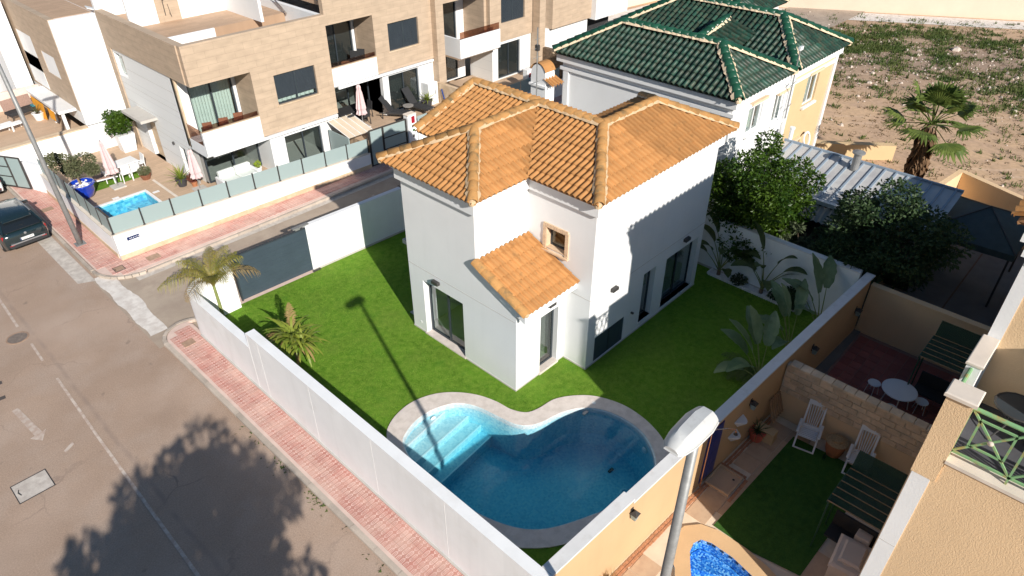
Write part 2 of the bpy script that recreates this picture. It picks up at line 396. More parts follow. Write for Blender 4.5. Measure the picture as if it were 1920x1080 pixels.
def plank_material(name, col, along='x', pw=0.22, pl=1.2, contrast=0.25, blotch=(1.5, 9, 1), bs=1.6, bc=None):
    """long tiles / planks: brick texture in world coordinates"""
    m = bpy.data.materials.new(name); m.use_nodes = True; MATS[name] = m
    t = m.node_tree; N = t.nodes; L = t.links; b = N["Principled BSDF"]; b.inputs["Roughness"].default_value = 0.75
    geo = N.new("ShaderNodeNewGeometry"); sp = N.new("ShaderNodeSeparateXYZ"); L.new(geo.outputs["Position"], sp.inputs[0])
    cb = N.new("ShaderNodeCombineXYZ")
    if along == 'x': L.new(sp.outputs[0], cb.inputs[0]); L.new(sp.outputs[1], cb.inputs[1])
    elif along == 'xz':
        ad = N.new("ShaderNodeMath"); ad.operation = 'ADD'; L.new(sp.outputs[0], ad.inputs[0]); L.new(sp.outputs[1], ad.inputs[1])
        L.new(ad.outputs[0], cb.inputs[0]); L.new(sp.outputs[2], cb.inputs[1])
    else: L.new(sp.outputs[1], cb.inputs[0]); L.new(sp.outputs[0], cb.inputs[1])
    br = N.new("ShaderNodeTexBrick"); L.new(cb.outputs[0], br.inputs["Vector"]); br.inputs["Scale"].default_value = 1.0
    br.inputs["Brick Width"].default_value = pl; br.inputs["Row Height"].default_value = pw; br.inputs["Mortar Size"].default_value = 0.006
    br.inputs["Color1"].default_value = (*[c * (1 - contrast) for c in col], 1); br.inputs["Color2"].default_value = (*[min(1, c * (1 + contrast)) for c in col], 1)
    br.inputs["Mortar"].default_value = (*[c * 0.75 for c in col], 1)
    mp = N.new("ShaderNodeMapping"); mp.inputs["Scale"].default_value = blotch; L.new(cb.outputs[0], mp.inputs[0])
    n = N.new("ShaderNodeTexNoise"); n.inputs["Scale"].default_value = bs; n.inputs["Detail"].default_value = 6; L.new(mp.outputs[0], n.inputs["Vector"])
    r = N.new("ShaderNodeMapRange"); r.inputs[1].default_value = 0.3; r.inputs[2].default_value = 0.7; r.inputs[3].default_value = 1 - (bc or contrast) * 0.9; r.inputs[4].default_value = 1 + (bc or contrast) * 0.7
    L.new(n.outputs["Fac"], r.inputs[0]); cc = N.new("ShaderNodeCombineColor")
    for i in range(3): L.new(r.outputs[0], cc.inputs[i])
    x = N.new("ShaderNodeMix"); x.data_type = 'RGBA'; x.blend_type = 'MULTIPLY'; x.inputs[0].default_value = 1
    L.new(br.outputs["Color"], x.inputs[6]); L.new(cc.outputs[0], x.inputs[7]); L.new(x.outputs[2], b.inputs["Base Color"])
    return m
plank_material("travertine_cladding", (0.49, 0.37, 0.265), 'xz', 0.30, 0.9, 0.035, (1.0, 2.6, 1), 1.5, 0.13)
plank_material("wood_tile", (0.54, 0.385, 0.265), 'x', 0.2, 1.2, 0.06)
plank_material("wood_tile_y", (0.54, 0.385, 0.265), 'y', 0.2, 1.2, 0.06)
plank_material("roof_terrace_tile", (0.50, 0.335, 0.22), 'x', 0.2, 1.2, 0.08)
plank_material("shutter_slats", (0.055, 0.058, 0.065), 'xz', 0.05, 30, 0.35)
plank_material("white_panelling", (0.78, 0.78, 0.77), 'xz', 0.6, 40, 0.01)

def overlay(name, build):
    """add a second, real colour (tar seams, dark topsoil) to an existing material; build(N, L, x, y, noise) returns (mask socket, colour)"""
    t = MATS[name].node_tree; N = t.nodes; L = t.links; b = N["Principled BSDF"]; src = b.inputs["Base Color"].links[0].from_socket
    geo = N.new("ShaderNodeNewGeometry"); sp = N.new("ShaderNodeSeparateXYZ"); L.new(geo.outputs["Position"], sp.inputs[0])
    def M(op, a, bb=0.0, c=None):
        x = N.new("ShaderNodeMath"); x.operation = op
        for i, v in enumerate((a, bb) if c is None else (a, bb, c)):
            if isinstance(v, (int, float)): x.inputs[i].default_value = v
            else: L.new(v, x.inputs[i])
        return x.outputs[0]
    def noise(sc_, d=4.0):
        n = N.new("ShaderNodeTexNoise"); n.inputs["Scale"].default_value = sc_; n.inputs["Detail"].default_value = d; L.new(geo.outputs["Position"], n.inputs["Vector"]); return n.outputs["Fac"]
    def rng(v, lo, hi):
        r = N.new("ShaderNodeMapRange"); r.inputs[1].default_value = lo; r.inputs[2].default_value = hi; L.new(v, r.inputs[0]); return r.outputs[0]
    f, col = build(M, sp.outputs[0], sp.outputs[1], noise, rng, geo, N, L)
    x = N.new("ShaderNodeMix"); x.data_type = 'RGBA'; L.new(f, x.inputs[0]); L.new(src, x.inputs[6]); x.inputs[7].default_value = (*col, 1); L.new(x.outputs[2], b.inputs["Base Color"])
def seam(M, x, y, noise, rng, geo, N, L):
    d = M('ABSOLUTE', M('SUBTRACT', M('ADD', x, M('MULTIPLY', noise(.6), .25)), 2.52))
    return M('MULTIPLY', rng(d, .10, .02), M('MULTIPLY', rng(noise(1.3), .35, .6), .55)), (0.27, 0.20, 0.165)
overlay("asphalt", seam)
def cracks(M, x, y, noise, rng, geo, N, L):
    v = N.new("ShaderNodeTexVoronoi"); v.feature = 'DISTANCE_TO_EDGE'; v.inputs["Scale"].default_value = .33
    ad = N.new("ShaderNodeVectorMath"); ad.operation = 'ADD'; n = N.new("ShaderNodeTexNoise"); n.inputs["Scale"].default_value = 1.1; n.inputs["Detail"].default_value = 5; L.new(geo.outputs["Position"], n.inputs["Vector"]); L.new(geo.outputs["Position"], ad.inputs[0]); L.new(n.outputs["Color"], ad.inputs[1]); L.new(ad.outputs[0], v.inputs["Vector"])
    return M('MULTIPLY', rng(v.outputs["Distance"], .011, .003), M('MULTIPLY', rng(noise(.35), .5, .62), .6)), (0.22, 0.16, 0.13)
overlay("asphalt", cracks)
def wear(M, x, y, noise, rng, geo, N, L): return M('MULTIPLY', rng(noise(.22, 6.0), .5, .72), .4), (0.56, 0.43, 0.35)
overlay("asphalt", wear)
def spots(M, x, y, noise, rng, geo, N, L): return M('MULTIPLY', rng(noise(2.3, 2.0), .70, .76), .5), (0.20, 0.15, 0.12)
overlay("asphalt", spots)
def topsoil(M, x, y, noise, rng, geo, N, L):
    u = M('ABSOLUTE', M('SUBTRACT', M('ADD', x, M('MULTIPLY', y, .45)), 65.0))
    return M('MULTIPLY', rng(M('ADD', u, M('MULTIPLY', noise(.25, 6.0), 14.0)), 19.0, 9.0), .8), (0.33, 0.235, 0.175)
overlay("lot_earth", topsoil)
def dry(M, x, y, noise, rng, geo, N, L): return M('MULTIPLY', rng(noise(.55, 5.0), .48, .75), .38), (0.20, 0.26, 0.05)
overlay("turf", dry)
def tuft(M, x, y, noise, rng, geo, N, L): return M('MULTIPLY', rng(noise(1.7, 3.0), .56, .72), .4), (0.07, 0.20, 0.02)
overlay("turf", tuft)
def tracks(M, x, y, noise, rng, geo, N, L):
    d = M('ABSOLUTE', M('SUBTRACT', M('MODULO', M('ADD', M('ADD', x, M('MULTIPLY', y, .8)), M('MULTIPLY', noise(.08), 9.0)), 9.0), 4.5))
    return M('MULTIPLY', rng(M('ABSOLUTE', M('SUBTRACT', d, .8)), .28, .1), M('MULTIPLY', rng(noise(.2), .42, .6), .35)), (0.74, 0.55, 0.40)
overlay("lot_earth", tracks)
# ------------------------------------------------------------------ ground, roads, pavements
g = MB().quad((-300, -300, -0.05), (600, -300, -0.05), (600, 600, -0.05), (-300, 600, -0.05))
struct(g.build("ground", "lot_earth"))
def arc(cx, cy, r, a0, a1, n=10): return [(cx + r * math.cos(R(a0 + (a1 - a0) * i / n)), cy + r * math.sin(R(a0 + (a1 - a0) * i / n))) for i in range(n + 1)]
def sheet(name, poly, z, m):
    return struct(MB().add([(p[0], p[1], z) for p in poly], [tuple(range(len(poly)))]).build(name, m))
road = sheet("road", [(-9, -60), (5.5, -60), (5.5, 140), (-9, 140)], 0.0, "asphalt")
lane = sheet("side_road", [(5.2, 22.0), (70, 22.0), (70, 27.6), (5.2, 28.2)], 0.004, "lane_asphalt")
# worn white concrete band across the mouth of the side road
rr = random.Random(3)
left = [(5.28 + 0.035 * math.sin(i * .5) + rr.uniform(-.012, .012), 22.9 + i * 0.1325) for i in range(41)]
right = [(5.86 + 0.05 * math.sin(i * 0.35 + 1) + rr.uniform(-.015, .015) + .12 * math.sin(math.pi * i / 40), 22.9 + i * 0.1325) for i in range(41)]
band = sheet("concrete_band", left + right[::-1], 0.012, "white_concrete")
# paler gutter beside the far kerb
sheet("gutter", [(4.72, 28.3), (5.3, 28.0), (5.3, 34.0), (4.72, 33.0)], 0.008, "old_concrete")
sheet("side_road_gutter", [(6.5, 26.75), (60, 26.45), (60, 27.1), (6.5, 27.15)], 0.010, "old_concrete")

# pavements: a bed plus single paving tiles
def pavement(name, poly, z, m="paver_joint"):
    return struct(MB().prism(poly, -0.04, z).build(name, m))
PZ = 0.115
south_pave = pavement("south_pavement", [(5.52, -30), (6.62, -30), (6.62, 22.35), (6.5, 22.6)] + arc(6.3, 21.9, 0.78, 60, 180, 8) + [(5.52, 21.6)], PZ)
north_pave = pavement("north_pavement", [(5.55, 30.2)] + arc(7.0, 28.65, 1.45, 180, 262, 8) + [(60, 26.95), (60, 28.1), (6.9, 28.6), (6.9, 70), (5.55, 70)], PZ)

def paver_mesh():
    """square tile with two pairs of raised oval loops and lines, like pressed cement paving"""
    mb = MB(); a = 0.142
    mb.bev(-a, a, -a, a, -0.02, 0.012, 0.006)
    o = mb.build("paving_tile", "red_paver"); return o
def paver_relief():
    m = bpy.data.materials["red_paver"]; t = m.node_tree; N = t.nodes; L = t.links; b = N["Principled BSDF"]
    src = b.inputs["Base Color"].links[0].from_socket
    geo = N.new("ShaderNodeNewGeometry"); sp = N.new("ShaderNodeSeparateXYZ"); L.new(geo.outputs["Position"], sp.inputs[0])
    def M(op, a, bb=None, c=None):
        x = N.new("ShaderNodeMath"); x.operation = op
        for i, v in enumerate((a, bb, c)):
            if v is None: continue
            if isinstance(v, (int, float)): x.inputs[i].default_value = v
            else: L.new(v, x.inputs[i])
        return x.outputs[0]
    # rounded-loop relief: distance to a stadium outline repeated every 0.145 m
    px = 0.145
    fx = M('SUBTRACT', M('FRACT', M('DIVIDE', sp.outputs[0], 0.29)), 0.5)
    cy = M('DIVIDE', sp.outputs[1], px); fy = M('SUBTRACT', M('FRACT', cy), 0.5)
    ax = M('MAXIMUM', M('SUBTRACT', M('MULTIPLY', M('ABSOLUTE', fx), 2.0), 0.55), 0.0)
    d = M('SQRT', M('ADD', M('MULTIPLY', ax, ax), M('MULTIPLY', fy, fy)))
    line1 = M('LESS_THAN', M('ABSOLUTE', M('SUBTRACT', d, 0.27)), 0.06)
    line2 = M('LESS_THAN', M('ABSOLUTE', fy), 0.04)
    ln = M('MAXIMUM', line1, line2)
    n = N.new("ShaderNodeTexNoise"); n.inputs["Scale"].default_value = 3.0; n.inputs["Detail"].default_value = 5; L.new(geo.outputs["Position"], n.inputs["Vector"])
    wear = N.new("ShaderNodeMapRange"); wear.inputs[1].default_value = 0.2; wear.inputs[2].default_value = 0.55; L.new(n.outputs["Fac"], wear.inputs[0])
    f = M('MULTIPLY', M('MULTIPLY', ln, wear.outputs[0]), 0.8)
    x = N.new("ShaderNodeMix"); x.data_type = 'RGBA'; L.new(f, x.inputs[0]); L.new(src, x.inputs[6]); x.inputs[7].default_value = (0.80, 0.60, 0.53, 1)
    L.new(x.outputs[2], b.inputs["Base Color"])
paver_relief()
pv = paver_mesh(); PM = pv.data; bpy.data.objects.remove(pv)
def lay_pavers(parent, cells, limit):
    """cells sorted by distance to the camera: the nearest become single tiles, the rest one joined part"""
    cells.sort(key=lambda c: (c[0]) ** 2 + (c[1]) ** 2 + 256)
    for (x, y) in cells[:limit]:
        piece("paving_tile", PM, Matrix.Translation((x, y, PZ)), parent)
    rest = cells[limit:]
    if rest:
        mb = MB()
        for (x, y) in rest: mb.bev(x - .142, x + .142, y - .142, y + .142, PZ - .02, PZ + .012, .006)
        stuff(mb.build("paving_tiles", "red_paver", parent))
cs = []
for j in range(0, 90):
    for i in range(3):
        x = 5.77 + i * 0.29; y = -3.0 + j * 0.29
        if y > 22.0 and (x - 6.3) ** 2 + (y - 21.9) ** 2 > 0.62 ** 2: continue
        cs.append((x, y))
lay_pavers(south_pave, [c for c in cs if c[1] > 3.0], 200)
cs = []
for j in range(0, 150):
    for i in range(4):
        x = 6.05 + j * 0.29
        y0 = 28.6 - 0.0095 * (x - 6.9) - 0.16
        y = y0 - i * 0.29
        if x > 45 or y < 27.16 - 0.004 * (x - 7): continue
        if x < 7.0 and (x - 7.0) ** 2 + (y - 28.65) ** 2 > 1.27 ** 2: continue
        cs.append((x, y))
for j in range(0, 70):
    for i in range(4):
        x = 5.76 + i * 0.29; y = 28.75 + j * 0.29
        if y < 29 and (x - 7.0) ** 2 + (y - 28.65) ** 2 > 1.27 ** 2: continue
        cs.append((x, y))
lay_pavers(north_pave, cs, 100)

# kerbs of single stones
def kerb(name, pts, wdt=0.15, h=0.125, step=1.0):
    root = struct(bpy.data.objects.new(name, None)); COL.objects.link(root)
    P = [Vector((p[0], p[1], 0)) for p in pts]; out = [P[0]]; 
    for a, b in zip(P, P[1:]):
        n = max(1, round((b - a).length / step))
        out += [a + (b - a) * (k / n) for k in range(1, n + 1)]
    for a, b in zip(out, out[1:]):
        d = (b - a).normalized(); nrm = Vector((-d.y, d.x, 0)) * wdt / 2; g_ = d * 0.006
        a2, b2 = a + g_, b - g_; mb = MB(); hh = h + random.uniform(-.006, .006); c = 0.035
        q = [a2 - nrm, b2 - nrm, b2 + nrm, a2 + nrm]; qi = [a2 - nrm * .6, b2 - nrm * .6, b2 + nrm, a2 + nrm]
        vs = [(p.x, p.y, -0.04) for p in q] + [(p.x, p.y, hh - c) for p in q] + [(p.x, p.y, hh) for p in qi]
        fs = [(0, 1, 5, 4), (1, 2, 6, 5), (2, 3, 7, 6), (3, 0, 4, 7), (4, 5, 9, 8), (5, 6, 10, 9), (6, 7, 11, 10), (7, 4, 8, 11), (8, 9, 10, 11)]
        mb.add(vs, fs).build("kerb_stone", "kerb_concrete", root)
    return root
kerb("south_kerb", [(5.45, 22.0), (5.45, -2.0)])
kerb("south_corner_kerb", arc(6.3, 21.95, 0.86, 35, 178, 9), step=0.4)
kerb("north_kerb", [(60, 26.88), (7.0, 27.12)], step=1.0)
kerb("north_corner_kerb", arc(7.0, 28.65, 1.53, 268, 180, 9), step=0.4)
kerb("north_street_kerb", [(5.47, 28.7), (5.47, 60)])

# road markings, covers
def flat(name, poly, z, m, label=None, cat=None):
    o = MB().add([(p[0], p[1], z) for p in poly], [tuple(range(len(poly)))]).build(name, m)
    return tag(o, label, cat) if label else struct(o)
flat("centre_line", [(1.86, 9), (1.96, 9), (2.10, 19.0), (2.20, 23.0), (2.12, 23.0), (2.02, 19.0)], 0.006, "road_paint")
flat("centre_dash", [(2.10, 24.3), (2.18, 24.3), (2.22, 25.6), (2.14, 25.6)], 0.006, "road_paint")
flat("centre_dash_far", [(2.12, 27.0), (2.21, 27.0), (2.3, 30.0), (2.21, 30.0)], 0.006, "road_paint")
flat("arrow_marking", [(0.62, 22.4), (0.80, 22.4), (0.98, 20.75), (1.10, 20.8), (0.86, 20.35), (0.62, 20.7), (0.76, 20.72)], 0.006, "road_paint")
flat("dash_marking", [(1.15, 19.45), (1.45, 19.65), (1.47, 19.52), (1.17, 19.32)], 0.006, "road_paint")
for i, (x, y) in enumerate([(0.02, 24.15), (0.62, 24.05), (-0.1, 23.3), (0.48, 23.2), (-.3, 22.9)]):
    flat("tar_patch", [(x, y), (x + .2, y - .02), (x + .22, y + .16), (x + .02, y + .18)], 0.006, "dark_patch")
for (sx, sy, ex, ey, wd, m) in [(14.0, 25.0, 17.5, 24.9, .09, "road_paint"), (17.0, 25.6, 18.4, 25.5, .12, "road_paint")]:
    flat("lane_arrow_marking", [(sx, sy), (ex, ey), (ex, ey + wd), (sx + .5, sy + wd), (sx + .5, sy + wd * 2.2), (sx - .1, sy + .05)], 0.012, m)

def cover(name, label, x, y, sx, sy, z, rz=0, round_=False, m="old_concrete", fm="dark_metal"):
    t = thing(name, label, "manhole", (x, y, z), rz)
    if round_:
        MB().lathe([(sx, 0.0), (sx, .012), (sx * .86, .014), (sx * .86, .004)], n=28, cap=False).build("rim", m, t)
        MB().lathe([(0.001, 0.008), (sx * .85, .008)], n=28, cap=False).build("cover_plate", fm, t)
    else:
        fr = MB(); e = .022
        fr.box(-sx, sx, -sy, -sy + e, 0, .012); fr.box(-sx, sx, sy - e, sy, 0, .012); fr.box(-sx, -sx + e, -sy + e, sy - e, 0, .012); fr.box(sx - e, sx, -sy + e, sy - e, 0, .012)
        fr.build("rim", fm, t); MB().box(-sx + e, sx - e, -sy + e, sy - e, 0, .008).build("cover_plate", m, t)
        h = MB(); h.tube([(-sx * .7, -sy * .3, .012), (-sx * .8, 0, .03), (-sx * .7, sy * .3, .012)], .012, 6); h.build("lifting_ring", fm, t)
    return t
mat("iron_plate", (0.20, 0.16, 0.135), 0.8, 0.25, 9)
mat("rust_plate", (0.36, 0.24, 0.17), 0.8, 0.2, 8)
cover("manhole_cover", "round iron manhole cover in the asphalt of the street", 1.95, 26.3, .37, .37, .002, round_=True, m="rust_plate", fm="iron_plate")
cover("vault_cover", "large rectangular concrete vault cover in the street near the painted arrow", 0.07, 18.7, .46, .42, .002)
cover("pavement_cover", "small rusty square cover in the pavement at the villa's wall corner", 6.0, 21.4, .2, .17, PZ + .012, m="rust_plate", fm="rust_plate")
cover("pavement_cover", "rusty square cover in the pavement beside the dark car", 6.0, 35.5, .24, .2, PZ + .012, m="rust_plate", fm="rust_plate")
cover("pavement_cover", "square tan cover in the pavement below the blue street sign", 7.6, 27.85, .26, .2, PZ + .012, m="rust_plate", fm="rust_plate")
cover("pavement_cover", "dark square cover in the pavement at the rounded street corner", 6.25, 28.0, .2, .2, PZ + .012, m="rust_plate", fm="dark_metal")
# ------------------------------------------------------------------ tiled roofs
TP, TR, TL = 0.21, 0.365, 0.44
def tile_profile(p):
    k = p / 0.21
    pr = [(0.0, .012), (.033 * k, .0), (.064 * k, .008)]
    for i in range(7):
        a = math.pi * (1 - i / 6); pr.append(((.137 + .071 * math.cos(a)) * k, (.010 + .088 * math.sin(a)) * k))
    return pr
def tile_verts(p, ln, lift=.036):
    pr = tile_profile(p); n = len(pr)
    vs = [(a, 0, h + lift - .02) for a, h in pr] + [(a, 0, h + lift) for a, h in pr] + [((a - p * .64) * .94 + p * .64, ln, h) for a, h in pr]
    fs = [(i, i + 1, n + i + 1, n + i) for i in range(n - 1)] + [(n + i, n + i + 1, 2 * n + i + 1, 2 * n + i) for i in range(n - 1)]
    return vs, fs
def inpoly(pt, poly, grow=0.0):
    """signed test for a convex counter-clockwise polygon"""
    for i in range(len(poly)):
        a, b = poly[i], poly[(i + 1) % len(poly)]
        dx, dy = b[0] - a[0], b[1] - a[1]; l = math.hypot(dx, dy)
        if (dx * (pt[1] - a[1]) - dy * (pt[0] - a[0])) / l < -grow: return False
    return True
class Roof:
    def __init__(s, parent, tmat, rmat, mmat, umat, p=TP, r=TR, ln=TL):
        s.parent = parent; s.t = tmat; s.r = rmat; s.m = mmat; s.u = umat; s.p = p; s.row = r; s.ln = ln
        s.full = []; s.base = MB(); s.bed = MB(); s.part = bmesh.new(); s.lay = s.part.verts.layers.float.new("tone"); s.caps = []
        vs, fs = tile_verts(p, ln)
        me = bpy.data.meshes.new("roof_tile"); me.from_pydata(vs, [], fs); me.materials.append(MATS[tmat])
        for q in me.polygons: q.use_smooth = q.index >= len(fs) // 2
        s.tm = me
        cv = MB(); R0, R1, L = .165 * p / .21, .145 * p / .21, .46; n = 9
        ring = lambda rr, y, dz: [(rr * math.cos(math.pi * i / (n - 1)), y, rr * .95 * math.sin(math.pi * i / (n - 1)) + dz) for i in range(n)]
        vs = ring(R0 * .82, 0, 0.0) + ring(R0, 0, .02) + ring(R1, L, 0.0)
        fs = [(i, i + 1, n + i + 1, n + i) for i in range(n - 1)] + [(n + i, n + i + 1, 2 * n + i + 1, 2 * n + i) for i in range(n - 1)]
        cm = bpy.data.meshes.new("ridge_tile"); cm.from_pydata(vs, [], fs); cm.materials.append(MATS[rmat])
        for q in cm.polygons: q.use_smooth = True
        s.cm = cm
    def plane(s, pts, tiles=True, weight=0.0):
        """pts: eave start, eave end (horizontal edge, roof rising to its left), then the other corners, counter-clockwise seen from above"""
        P = [Vector(p) for p in pts]; e = (P[1] - P[0]).normalized()
        far = max(P[2:], key=lambda q: abs((q - P[0]).cross(e).length)); d = far - P[0]; u = (d - e * d.dot(e)).normalized(); n = e.cross(u).normalized()
        if n.z < 0: n = -n
        s.base.add([p - n * 0.012 for p in P], [tuple(range(len(P)))])
        s.base.add([p - n * 0.07 for p in P], [tuple(reversed(range(len(P))))])
        for i in range(len(P)):
            a, b = P[i], P[(i + 1) % len(P)]; s.base.quad(a - n * .07, b - n * .07, b - n * .012, a - n * .012)
        if not tiles: return
        poly = [((q - P[0]).dot(e), (q - P[0]).dot(u)) for q in P]
        a0 = min(q[0] for q in poly); a1 = max(q[0] for q in poly); b1 = max(q[1] for q in poly)
        grow = [(q[0], q[1]) for q in poly]
        M0 = Matrix(((e.x, u.x, n.x), (e.y, u.y, n.y), (e.z, u.z, n.z)))
        j = 0; prt = []
        ov = 0.07
        while j * s.row - ov < b1:
            b = j * s.row - ov; i = 0
            while a0 + i * s.p < a1:
                a = a0 + i * s.p; cs = [(a + .01, max(b, 0) + .001), (a + s.p - .01, max(b, 0) + .001), (a + s.p - .01, b + s.row), (a + .01, b + s.row)]
                ins = [inpoly(c, grow) for c in cs]
                if all(ins):
                    jit = Matrix.Rotation(random.uniform(-.012, .012), 3, 'Z')
                    o = P[0] + e * a + u * b + n * random.uniform(-.003, .005)
                    s.full.append((o, (M0 @ jit).to_4x4(), weight))
                elif any(ins) or inpoly((a + s.p / 2, b + s.row / 2), grow):
                    prt.append((a, b))
                i += 1
            j += 1
        if prt:
            bm = bmesh.new(); lay = bm.verts.layers.float.new("tone"); vs, fs = tile_verts(s.p, s.ln)
            for (a, b) in prt:
                tn = random.random(); nv = []
                for v in vs:
                    x = bm.verts.new(P[0] + e * (a + v[0]) + u * (b + v[1]) + n * v[2]); x[lay] = tn; nv.append(x)
                for f in fs: bm.faces.new([nv[k] for k in f])
            for i in range(1, len(P)):
                A, B = P[i], P[(i + 1) % len(P)]; ed = (B - A).normalized(); out = ed.cross(n)
                bmesh.ops.bisect_plane(bm, geom=bm.verts[:] + bm.edges[:] + bm.faces[:], plane_co=A, plane_no=out, clear_outer=True)
            me = bpy.data.meshes.new("tmp"); bm.to_mesh(me); bm.free(); s.part.from_mesh(me); bpy.data.meshes.remove(me)
    def ridge(s, a, b, lift=.075, bed=.195, caps=True):
        kk = s.p / .21; lift *= kk; bed *= kk
        a = Vector(a); b = Vector(b); d = b - a; L = d.length; d.normalize()
        side = d.cross(Vector((0, 0, 1))).normalized(); up = side.cross(d).normalized()
        if up.z < 0: up = -up; side = -side
        k = max(1, round(L / .38)); st = L / k
        M = Matrix(((side.x, d.x, up.x), (side.y, d.y, up.y), (side.z, d.z, up.z)))
        for i in range(k):
            jit = Matrix.Rotation(random.uniform(-.02, .02), 3, 'Z')
            s.caps.append((a + d * (i * st - .02) + up * (lift + random.uniform(-.004, .006)), (M @ jit).to_4x4()))
        # mortar bed with ragged edges
        if bed:
            n = max(2, int(L / .12)); rows = []
            for i in range(n + 1):
                c = a + d * (L * i / n); w1 = bed * random.uniform(.85, 1.2); w2 = bed * random.uniform(.85, 1.2)
                rows.append((c - side * w1 + up * .075 * kk, c - side * .10 * kk + up * .17 * kk, c + side * .10 * kk + up * .17 * kk, c + side * w2 + up * .075 * kk))
            for r1, r2 in zip(rows, rows[1:]):
                for q in range(3): s.bed.quad(r1[q], r1[q + 1], r2[q + 1], r2[q])
    def finish(s, limit=300, name="roof"):
        ro = s.base.build(name, s.u, s.parent)
        if s.bed.v: stuff(s.bed.build("mortar_bed", s.m, ro))
        C = Vector(cam.location)
        s.full.sort(key=lambda t: (t[0] - C).length + t[2])
        for o, M, _ in s.full[:limit]: piece("roof_tile", s.tm, Matrix.Translation(o) @ M, ro)
        vs, fs = tile_verts(s.p, s.ln); lay = s.part.verts.layers.float.get("tone") or s.part.verts.layers.float.new("tone")
        rest = MB(); tone = []
        for o, M, _ in s.full[limit:]:
            R3 = M.to_3x3(); rest.add([o + R3 @ Vector(v) for v in vs], fs); tone += [random.random()] * len(vs)
        rest.tone = tone
        me = bpy.data.meshes.new("t"); 
        if rest.v:
            ob = rest.build("roof_tiles", s.t, ro); s.part.from_mesh(ob.data)
            s.part.to_mesh(ob.data); 
        else:
            ob = MB().build("roof_tiles", s.t, ro); s.part.to_mesh(ob.data)
        smooth_angle(ob, 50); stuff(ob); s.part.free()
        for o, M in s.caps: piece("ridge_tile", s.cm, Matrix.Translation(o) @ M, ro)
        return ro

# ------------------------------------------------------------------ the villa
villa = thing("villa", "two storey white villa with orange clay tile hipped roof beside the kidney pool", "house", (12.25, 11.41, 0))
villa.location = (0, 0, 0)
WT = 6.3; TH = 0.34
w_ = MB()
wall_holes(w_, (12.25, 16.5), (12.25, 13.13), 0, WT, TH, [(0.70, 2.70, 0.06, 2.35)], (1, 0))
wall_holes(w_, (12.25, 13.13), (14.63, 13.13), 3.2, WT, TH, [], (0, 1))
wall_holes(w_, (14.63, 13.13), (14.63, 10.43), 0, WT, TH, [(0.83, 1.58, 4.15, 4.85)], (1, 0))
wall_holes(w_, (14.63, 10.43), (21.55, 10.43), 0, WT, TH, [(0.43, 2.09, 0.06, 1.12), (3.05, 3.80, 0.30, 2.40), (4.47, 6.62, 0.20, 2.36)], (0, 1))
wall_holes(w_, (21.55, 10.43), (21.55, 13.7), 0, WT, TH, [], (-1, 0))
wall_holes(w_, (21.55, 13.7), (18.0, 13.7), 0, WT, TH, [], (0, -1))
wall_holes(w_, (18.0, 13.7), (18.0, 17.6), 0, 6.9, TH, [], (-1, 0))
wall_holes(w_, (18.0, 17.6), (14.63, 17.6), 0, WT, TH, [], (0, -1))
wall_holes(w_, (14.63, 17.6), (14.63, 16.5), 0, WT, TH, [], (1, 0))
wall_holes(w_, (14.63, 16.5), (12.25, 16.5), 0, WT, TH, [], (0, -1))
# porch (lean-to): gable side flush with the front wall, front with a door
def slant(mb, x0, x1):
    prof = [(11.41, 0.0), (13.13, 0.0), (13.13, 4.22), (11.41, 3.50)]
    vs = [(x0, y, z) for y, z in prof] + [(x1, y, z) for y, z in prof]
    mb.add(vs, [(3, 2, 1, 0), (4, 5, 6, 7), (0, 1, 5, 4), (1, 2, 6, 5), (2, 3, 7, 6), (3, 0, 4, 7)])
slant(w_, 12.25, 12.55)
wall_holes(w_, (12.552, 11.41), (14.628, 11.41), 0, 3.46, 0.3, [(0.85, 1.72, 0.10, 2.40)], (0, 1))
w_.quad((12.55, 11.41, 0), (12.552, 11.41, 0), (12.552, 11.41, 3.46), (12.55, 11.41, 3.46))
w_.build("wall", "white_plaster", villa)
# interior floors, partition
i_ = MB(); i_.box(12.6, 17.6, 11.8, 17.2, .03, .05); i_.box(14.98, 21.2, 10.78, 11.8, .03, .05); i_.box(12.6, 17.6, 13.5, 17.2, 3.1, 3.25); i_.box(14.98, 21.2, 10.78, 13.4, 3.1, 3.25)
i_.build("interior_floor", "interior_wall", villa)
i_ = MB(); i_.box(15.4, 15.5, 13.5, 17.2, .05, 3.1); i_.box(14.98, 21.2, 12.9, 13.0, .05, 3.1); i_.box(14.3, 14.4, 11.8, 12.8, .05, 3.0); i_.build("interior_partition", "interior_wall", villa)
# cornice band below the eaves
def band_loop(mb, poly, off, z0, z1):
    """closed band standing off a rectilinear outline (counter-clockwise) by off"""
    n = len(poly); outp = []
    for i in range(n):
        p0, p1, p2 = Vector(poly[i - 1]), Vector(poly[i]), Vector(poly[(i + 1) % n])
        d1 = (p1 - p0).normalized(); d2 = (p2 - p1).normalized(); n1 = Vector((d1.y, -d1.x)); n2 = Vector((d2.y, -d2.x))
        outp.append(p1 + n1 * off + n2 * off)
    for i in range(n):
        a, b, c, d = Vector(poly[i]), Vector(poly[(i + 1) % n]), outp[(i + 1) % n], outp[i]
        mb.quad((d.x, d.y, z0), (c.x, c.y, z0), (c.x, c.y, z1), (d.x, d.y, z1)); mb.quad((a.x, a.y, z0), (b.x, b.y, z0), (c.x, c.y, z0), (d.x, d.y, z0)); mb.quad((a.x, a.y, z1), (d.x, d.y, z1), (c.x, c.y, z1), (b.x, b.y, z1))
OUT = [(12.25, 13.13), (14.63, 13.13), (14.63, 10.43), (21.55, 10.43), (21.55, 13.7), (18.0, 13.7), (18.0, 17.6), (14.63, 17.6), (14.63, 16.5), (12.25, 16.5)]
